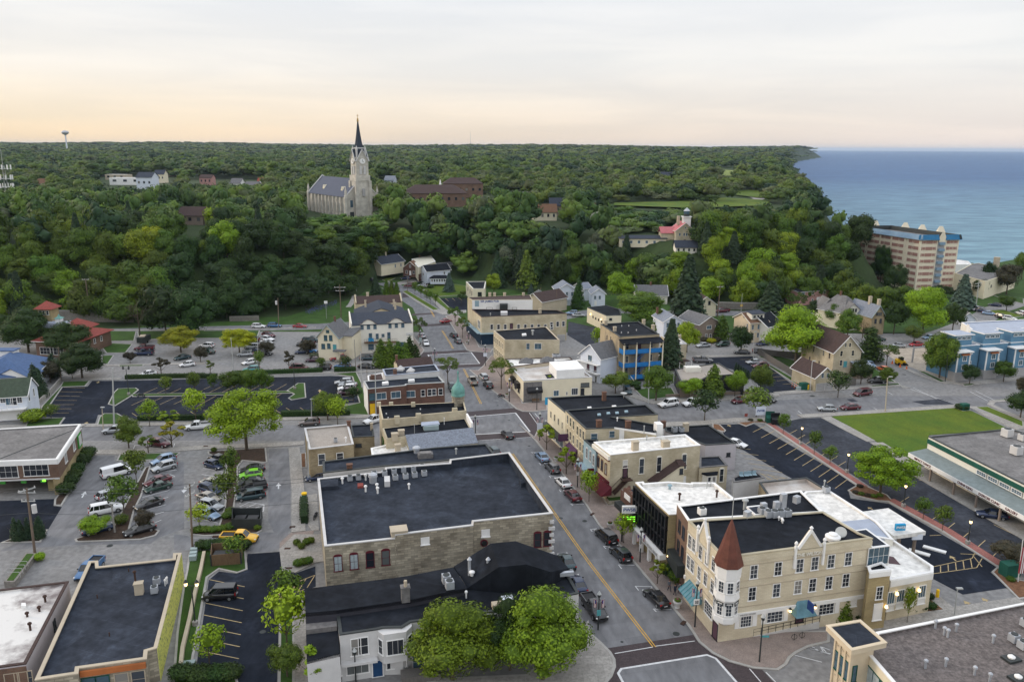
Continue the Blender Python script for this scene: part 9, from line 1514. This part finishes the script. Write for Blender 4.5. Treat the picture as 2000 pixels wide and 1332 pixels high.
# poles, lamps, wires, signs
def Y1(k,xt,yt,xb,yb,label,arms=(),m='woodpole',r=.16,name='utility_pole',cat='utility pole',trans=None,z0=0,lampa=None):
 g=G(P(k,xb,yb),z0);d=ray(*P(k,xt,yt));kk=g[1]/d[1];t=EYE+d*kk;b=B(name,label,cat,g,z0=z0);b.J0('pole',MB().K1(J2(g),J2(t),r,8,r*.65),m);ax_=J1(t)-J1(g)
 for f_,w_,a_ in arms:q=J1(g)+ax_*f_;b.J0('crossarm',MB().box((q.x,q.y,q.z),(w_,.15,.15),a_),'galv')
 for f_,w_,a_ in arms:
  for s in(-.45,-.15,.45):q=J1(g)+ax_*f_+J1((cos(a_),sin(a_),0))*w_*s;b.J0('insulator',MB().cyl((q.x,q.y),.07,q.z,q.z+.3,6),'graylight')
 if trans:q=J1(g)+ax_*trans[0];b.J0('transformer',MB().cyl((q.x+trans[1],q.y),.35,q.z-.8,q.z+.5,12),'graylight')
 if lampa:q=J1(t);b.J0('lamp_arm',MB().K1(J2(q),(q.x+lampa,q.y,q.z+.3),.06),'galv');b.J0('lamp_head',MB().box((q.x+lampa*1.2,q.y,q.z+.3),(.8,.35,.18)),'galv')
 b.top=J1(t);return b
pa=Y1(10,265,680,350,1330,'large wooden utility pole with white transformer, lower left',[(.97,2.4,.9),(.93,2.4,.05),(.80,2.0,.05)],trans=(.70,.75),r=.2);pb=Y1(11,155,640,185,1300,'utility pole at the end of the second planting strip',[(.96,2.2,1.2),(.84,2.0,1.2)],r=.18)
pc=Y1(5,740,20,790,400,'tall leaning wooden pole by the town hall and retaining wall',[(.98,2.2,.2)],r=.22);pd=Y1(6,1110,220,1122,480,'dark utility pole with double crossarms behind the white inn',[(.92,4,.1),(.82,3,.1)],r=.2);pe=Y1(6,637,320,645,550,'utility pole with transformer by the parked blue SUV',trans=(.85,-.6),r=.18)
Y1(5,975,795,990,1295,'tall bare pole standing before the white pickup lot entrance',m='galv',r=.2);Y1(5,503,610,530,905,'wooden pole beside the broad dark maple',r=.16);Y1(6,278,625,300,905,'bare grey pole before the second yellow green tree',m='galv',r=.13);Y1(6,482,625,487,880,'thin grey pole before the middle car park',m='galv',r=.1)
Y1(6,1222,640,1235,880,'dark pole before the white inn left corner',m='pole',r=.13);Y1(6,1270,730,1278,1010,'grey pole beside the grass strip, upper one',m='galv',r=.13);Y1(6,1382,885,1388,1215,'grey pole close to the red brick shop',m='galv',r=.14);Y1(14,105,905,115,1300,'leaning grey pole at the corner of the tan brick block',m='galv',r=.14);Y1(6,1318,840,1322,1000,'short brown pole with yellow guard by the grass strip',r=.08)
Y1(5,1740,30,1750,300,'wooden pole in front of the dark hillside trees',[(.95,1.8,.1)],r=.15);Y1(5,48,395,80,605,'pale flag pole at the left edge near the dark rounded tree',m='graylight',r=.08,name='flag_pole',cat='flag pole');Y1(8,1445,150,1420,415,'tall leaning utility pole with lamp by the verandah house',[(.93,2.6,.3)],r=.2);Y1(8,1623,222,1612,370,'slim pole with yellow sign on the right hillside road',m='galv',r=.09)
Y1(4,1662,1110,1640,1300,'tall double armed pole beside the blue grey spruce',[(.9,5,.6),(.8,4,.6)],m='galv',r=.2);Y1(4,1100,1090,1090,1230,'leaning pole before the apartment tower',[(.9,3,.3)],r=.18);Y1(4,315,1125,320,1260,'utility pole left of the pink house',[(.95,2,.3)],r=.16);Y1(9,915,855,897,1115,'tan lamp pole at the top edge of the big lawn',m='tan',r=.15,lampa=.6);Y1(9,1380,655,1355,885,'dark lamp pole before the left blue townhouse',m='darkmetal',r=.12);Y1(28,1128,890,1102,1230,'white lamp pole before the double garage',m='graylight',r=.1,lampa=.4)
Y1(28,440,545,432,840,'pale street lamp pole before the peach house',m='graylight',r=.1,lampa=.4);Y1(8,865,830,860,1115,'grey pole on the lawn before the blue porch flats',m='galv',r=.14);Y1(22,1408,330,1380,560,'grey lamp pole on the sidewalk behind the gravel roof',m='galv',r=.1,lampa=.2);Y1(5,885,1145,895,1325,'tan lamp post on the grass island by the lot exit',m='tan',r=.12,lampa=.1);Y1(6,893,1105,895,1235,'grey lamp post behind the bronze grey SUV',m='galv',r=.12,lampa=.1)
Y1(10,1115,850,1150,1130,'pale concrete lamp post in the first planting strip',m='walk',r=.16,lampa=.1);Y1(1,300,645,310,790,'white siren on a pole in the left hillside wood',m='tan',r=.25,name='siren_pole',cat='siren',z0=17);b=[t for t in THINGS if t.name=='siren_pole'][0]
q=EYE+ray(*P(1,302,652))*(G(P(1,310,790),17)[1]/ray(*P(1,302,652))[1]);J4('siren',MB().K2((q[0]-b.location.x,q[1]-b.location.y,q[2]-17),[(.6,-.5),(1.4,.2),(1.5,.9),(.4,1.6)],12).mesh('siren','white'),b)
Y1(8,945,118,945,205,'pole with transformer behind the brown roofed cottage',trans=(.5,1),r=.14);Y1(2,795,1075,798,1180,'grey pole with yellow diamond sign on the hill street',m='galv',r=.1,z0=2);Y1(7,62,275,68,380,'thin pole beside the hill path',m='galv',r=.1);Y1(7,480,210,482,380,'slim brown pole before the red brick house',r=.12);Y1(7,1568,335,1550,430,'leaning pole with guy wire behind the pub',r=.13);Y1(8,450,180,450,310,'pole before the white corner house',r=.1);Y1(8,115,180,110,370,'slim pole before the tall white house',r=.1)
def X4(label,ps,sag=1.2,r=.03):
 mb=MB()
 for a,b_ in zip(ps,ps[1:]):
  a,b_=J1(a),J1(b_);prev=a
  for i in range(1,9):t=i/8;q=a.lerp(b_,t);q.z-=sag*4*t*(1-t);mb.K1(prev,q,r,3);prev=q
 o=J4('power_cable',mb.mesh('power_cable','darkmetal'));tag(o,label,'cable')
for i_,dz in enumerate((0,-1.2,-3.2)):X4(('highest','middle','lowest')[i_]+' cable along the foot of the left hillside',[pc.top+J1((-90,4,dz)),pc.top+J1((0,0,dz)),pd.top+J1((0,0,dz-1)),],2.0)
for i_,dz in enumerate((0,-.6,-4.0)):X4(('top','second','lower')[i_]+' cable crossing the left lot between the two big poles',[pa.top+J1((-40,-3,dz)),pa.top+J1((0,0,dz)),pb.top+J1((0,0,dz)),pb.top+J1((26,8,dz-1))],.6)
X4('thin cable across the dark car park from its tall bare pole',[G(P(5,340,985),6),G(P(5,990,1060),5),G(P(6,0,1075),5)],.6,.02)
def K5(k,xb,yb,h,label,lit=True,m='darkmetal',base=True,twin=False,name='street_lamp',z=0,glass=True):
 c=G(P(k,xb,yb),z);T=J3(name,label,'street lamp',(c[0],c[1],z));J4('pole',MB().K1((0,0,0),(0,0,h-.9),.11,8,.07).mesh('pole',m),T)
 if base:J4('base',MB().K2((0,0,0),[(.38,0),(.36,.7),(.28,.75)],12).mesh('base','walk'),T)
 for dx in((-.7,.7)if twin else(0,)):
  if twin:J4('arm',MB().K1((0,0,h-.9),(dx,0,h-.6),.05).mesh('arm',m),T)
  J4('lamp_glass',MB().K2((dx,0,h-.9),[(.1,0),(.2,.15),(.22,.4),(.18,.5)],8).mesh('lamp_glass','lampglow'if lit else'darkmetal'),T);J4('lamp_cap',MB().K2((dx,0,h-.4),[(.3,0),(.18,.2),(.05,.42)],8).mesh('lamp_cap',m),T)
 return T
for k,x,y,yt,lb in((21,545,362,235,'first lit lantern from the top on the red brick walk'),(21,845,545,405,'second lit lantern from the top on the red brick walk'),(21,1212,768,608,'third lit lantern on the red brick walk, beside the wide tree'),(21,1630,1010,838,'lowest lit lantern on the red brick walk')):
 g=G(P(k,x,y));d=ray(*P(k,x+8,yt));h=CH+d[2]*g[1]/d[1];K5(k,x,y,h,lb)
K5(13,190,830,6.6,'black twin lit lamp beside the yellow mural building',twin=True);K5(5,1118,1030,7.5,'black twin bell lamp on the left grass island',False,twin=True);K5(6,768,1020,7,'black lamp on the right grass island of the dark car park',False)
def Z8(k,xb,yb,h,label,flags=True,sign=None):
 T=K5(k,xb,yb,h,label,False,base=False);T.children[0].data.materials[0]=M('galv')
 if flags:
  for s in(-1,1):J4('flag_staff',MB().K1((0,0,h-1.7),(s*.7,-.1,h-.9),.025,4).mesh('flag_staff','galv'),T);f_=J4('flag',MB().box((s*.5,-.1,h-1.7),(.32,.06,1.1),.3*s).mesh('flag','flagred'),T);J4('flag_canton',MB().box((s*.48,-.14,h-1.4),(.2,.05,.45),.3*s).mesh('flag_canton','flagblue'),f_);J4('flag_stripe',MB().box((s*.57,-.14,h-1.7),(.06,.05,1.0),.3*s).box((s*.44,-.14,h-1.95),(.06,.05,.5),.3*s).mesh('flag_stripe','white'),f_)
 if sign:J4('sign',MB().box((0,-.12,h-3.0),(sign[0],.06,sign[1]),.2).mesh('sign',sign[2]),T)
 return T
T=Z8(23,820,440,6.8,'flagged lamp with a white route sign before the hotel turret',sign=(.75,.8,'white'));J4('route_number',K4('32',.5,'blackframe'),T,(0,-.2,3.8),.2)
Z8(19,665,780,5.8,'flagged lamp with pale sign before the glass bank',sign=(.5,.6,'graylight'));Z8(17,922,1210,5.8,'flagged lamp with pale sign before the blue fronted shop',sign=(.5,.6,'graylight'));Z8(17,595,805,6.4,'flagged lamp with white notice board by the near crossing',sign=(1.2,1.4,'whitecool'));Z8(17,332,470,6.2,'flagged lamp before the gift shop corner',sign=(.5,.6,'graylight'));Z8(7,1115,980,6.4,'flagged lamp with white board at the upper crossing',sign=(1.0,1.0,'whitecool'));Z8(7,705,945,4.2,'short flagged lamp on the left of the upper crossing');Z8(7,590,825,5.5,'flagged lamp with green banner beside the white inn',sign=(.8,1.4,'graygreen'));Z8(7,980,810,4.6,'flagged lamp before the navy shopfront',sign=(.4,.4,'graylight'));Z8(19,345,1290,5.5,'flagged lamp beside the black pickup',sign=(.5,.8,'teal'));Z8(14,1743,830,4.2,'dark flagged lamp by the monitor roofed shop')
for k,x,y,h,lb in((23,1345,725,6.6,'tall pale lamp with street name sign on the brick corner plaza'),(17,570,540,5.6,'pale lamp before the gift shop side window'),(16,360,975,4.5,'short lamp before the grey tavern bay window')):T=K5(k,x,y,h,lb,False,base=False);T.children[0].data.materials[0]=M('galv')
J4('street_sign',MB().box((.4,0,3.6),(1.0,.05,.25)).mesh('street_sign','teal'),[t for t in THINGS if t['label'].startswith('tall pale lamp with')][0])
def sgn(name,k,x,y,w,h,hh,m,label,cat='sign',pm='galv',txt=None,rz=.2):
 c=gk(k,(x,y))[0];T=J3(name,label,cat,(c[0],c[1],0),rz);J4('post',MB().cyl((0,0),.06,0,hh,6).mesh('post',pm),T);J4('panel',MB().box((0,-.08,hh),(w,.08,h)).mesh('panel',m),T)
 if txt:J4('sign_text',K4(*txt),T,(0,-.14,hh),0)
 return T
sgn('hanging_banner',17,668,640,1.6,1.7,5.0,'brightblue','bright blue banner sign on the corner of the cream end shop');sgn('bank_sign',8,1765,1262,2.4,2.0,2.6,'whitecool','blue and white bank sign at the car park entrance',txt=('PWSB',.7,'bluetrim'));sgn('stop_sign',8,1648,1270,.7,.7,1.8,'redtile','small red sign left of the bank sign');sgn('warning_sign',8,1612,365,.8,.8,2.2,'yellow','yellow warning sign below the painted retaining wall');sgn('warning_sign',2,797,1182,.8,.8,2.4,'orange','yellow diamond sign at the top of the hill street');sgn('cross_sign',6,1010,480,1.2,1.0,6,'white','small white sign on a post above the cream house roof');
for k,x,y,s,lb in((19,950,1125,1,'large white flower urn beside the hotel sidewalk'),(19,435,515,.8,'flower urn behind the black minivan'),(17,738,985,.8,'stone flower urn beside the grey SUV'),(17,310,430,.8,'flower planter before the gift shop'),(7,585,825,.7,'planter beside the white inn corner'),(7,965,805,.7,'planter before the navy shopfront')):
 c_=gk(k,(x,y))[0];T=J3('flower_urn',lb,'planter',(c_[0],c_[1],.12));T.scale=(s,s,s);J4('urn',MB().K2((0,0,0),[(.42,0),(.36,.25),(.5,.6),(.62,.85),(.62,.95)],14).mesh('urn','graylight'),T);me=random.choice(PROTO['shrub'])[0];o=J4('flowers',X7(me,'l_mid'),T,(0,0,.85));o.scale=(.95,.95,.6);o=J4('blossom',X7(me,'flower'),T,(0,0,1.1));o.scale=(.35,.35,.35)
for k,x,y,rz,lb in((17,800,895,-1.0,'dark bench under the purple awning shop row'),(17,905,1030,-1.0,'dark bench before the shopfronts by the blue shop'),(17,560,475,.05,'long dark bench under the gift shop window')):
 c_=gk(k,(x,y))[0];T=J3('bench',lb,'bench',(c_[0],c_[1],.13),rz);J4('seat',MB().box((0,0,.45),(1.8,.5,.07)).mesh('seat','wood'),T);J4('backrest',MB().box((0,.24,.75),(1.8,.06,.4)).mesh('backrest','wood'),T)
 for s in(-.8,.8):J4('leg',MB().box((s,0,.22),(.07,.45,.44)).mesh('leg','darkmetal'),T)
for k,x,y,lb in((20,878,1165,'left bike rack on the hotel plaza'),(20,932,1152,'right bike rack on the hotel plaza')):
 c_=gk(k,(x,y))[0];T=J3('bike_rack',lb,'bike rack',(c_[0],c_[1],.13));mb=MB()
 for i in range(12):a0,a1=i*pi/6,(i+1)*pi/6;mb.K1((.35*cos(a0),0,.55+.35*sin(a0)),(.35*cos(a1),0,.55+.35*sin(a1)),.03,4)
 J4('ring',mb.mesh('ring','darkmetal'),T);J4('post',MB().cyl((0,0),.035,0,1.0,6).mesh('post','darkmetal'),T)
for k,x,y,lb,cl in((11,1305,800,'dark green barrel bin with yellow lid by the yard fence','green'),(18,808,1110,'long stone planter of green plants under the fire stair','grass')):
 c_=gk(k,(x,y))[0]
 if cl=='green':b=B('waste_bin',lb,'bin',c_);b.J0('bin',MB().cyl(c_,.45,0,1.1,12),'green');b.J0('lid',MB().cyl(c_,.48,1.1,1.35,12),'yellow')
 else:b=B('stone_planter',lb,'planter',c_);b.J0('box',MB().box((c_[0],c_[1],.4),(3.0,1.6,.8),.2),'stonewall');b.J0('plants',MB().box((c_[0],c_[1],.9),(2.7,1.3,.3),.2),'grass')
pp=Y1(22,1990,-120,1945,262,'white flag pole with a hanging striped flag, bottom right',m='graylight',r=.09,name='flag_pole',cat='flag pole');q=pp.top;pp.J0('flag',MB().box((q.x+.5,q.y,q.z-3.2),(.8,.15,4.0),.2),'flagred');pp.J0('flag_stripe',MB().box((q.x+.35,q.y-.1,q.z-3.2),(.12,.1,4.0),.2).box((q.x+.65,q.y-.08,q.z-3.2),(.12,.1,4.0),.2),'white')
# people
def person(k,x,y,rz,label,top,legs,stride=.25,hold=False):
 c=gk(k,(x,y))[0];bm=bmesh.new();J={'pel':((0,0,.95),.15),'che':((.0,0,1.30),.17),'nek':((.02,0,1.50),.06),'hed':((.04,0,1.66),.105),'top':((.03,0,1.74),.07),'sl':((0,.19,1.43),.065),'el':((-.06,.25,1.14),.045),'wl':((.10,.22,.90),.032),'sr':((0,-.19,1.43),.065),'er':((.04,-.25,1.14),.045),'wr':((.24,-.18,1.02 if hold else.92),.032),'hl':((0,.10,.88),.10),'kl':((.12*stride*4,.11,.50),.065),'al':((.02+stride,.11,.09),.045),'tl':((.16+stride,.12,.04),.04),'hr':((0,-.10,.88),.10),'kr':((.02,-.11,.50),.065),'ar':((-stride,-.11,.10),.045),'tr':((-stride+.14,-.12,.05),.04),'gl':((.13,.21,.82),.035),'gr':((.30,-.16,1.0 if hold else.85),.035)}
 ks=list(J);vs={k_:bm.verts.new(J[k_][0])for k_ in ks}
 for a,b_ in(('pel','che'),('che','nek'),('nek','hed'),('hed','top'),('che','sl'),('sl','el'),('el','wl'),('wl','gl'),('che','sr'),('sr','er'),('er','wr'),('wr','gr'),('pel','hl'),('hl','kl'),('kl','al'),('al','tl'),('pel','hr'),('hr','kr'),('kr','ar'),('ar','tr')):bm.edges.new((vs[a],vs[b_]))
 me=bpy.data.meshes.new('tmp');bm.to_mesh(me);bm.free();o=bpy.data.objects.new('tmp',me);COL.objects.link(o);o.modifiers.new('s','SKIN');sv=me.skin_vertices[0].data
 for i,k_ in enumerate(ks):sv[i].radius=(J[k_][1],)*2;sv[i].use_root=k_=='pel'
 o.modifiers.new('u','SUBSURF').levels=2;dg=bpy.context.evaluated_depsgraph_get();m2=bpy.data.meshes.new_from_object(o.evaluated_get(dg));bpy.data.objects.remove(o)
 for mm in('skin',top,legs,'blackframe'):m2.materials.append(M(mm))
 for p in m2.polygons:
  z=p.center.z;p.use_smooth=True;p.material_index=0 if(z>1.5 or(z<1.0 and abs(p.center.y)>.165 and p.center.x>.05))else(1 if z>.98 or(abs(p.center.y)>.17 and z>.9)else(2 if z>.12 else 3))
 T=J3('person',label,'person',(c[0],c[1],.135),rz);J4('body',m2,T);J4('hair',MB().K2((.02,0,1.68),[(.1,-.03),(.115,.03),(.09,.1),(.03,.125)],12).mesh('hair','hair'),T)
person(19,887,1000,-1.2,'walking person in a grey blue top and dark trousers, leftmost of three','clothgray','clothdark');person(19,932,1035,2.0,'small person in dark clothes holding something white','clothdark','clothdark',.12,True);person(19,968,1025,1.9,'person in a grey jacket walking by the hotel awning','clothgray','clothdark',.2)
# haze
hm=bpy.data.materials.new('haze');hm.use_nodes=True;hn=hm.node_tree.nodes;hn.remove(hn['Principled BSDF']);pv=hn.new('ShaderNodeVolumePrincipled')
pv.inputs['Color'].default_value=(.62,.78,1,1);pv.inputs['Density'].default_value=.000032;pv.inputs['Anisotropy'].default_value=.2;hm.node_tree.links.new(pv.outputs[0],hn['Material Output'].inputs['Volume'])
o=J4('haze',MB().box((0,35000,62),(170000,75000,144)).mesh('haze',hm));o['kind']='stuff'
# housekeeping
for o in list(bpy.data.objects):
 for k_ in('_L','_o','_k','_m'):
  if k_ in o.keys():del o[k_]
seen={}
for o in THINGS:
 seen.setdefault(o['label'],[]).append(o)
for l_,os_ in seen.items():
 if len(os_)>1 and not os_[0].get('group'):print('DUPLABEL',len(os_),l_)
print('things',len(THINGS),'objects',len(bpy.data.objects))
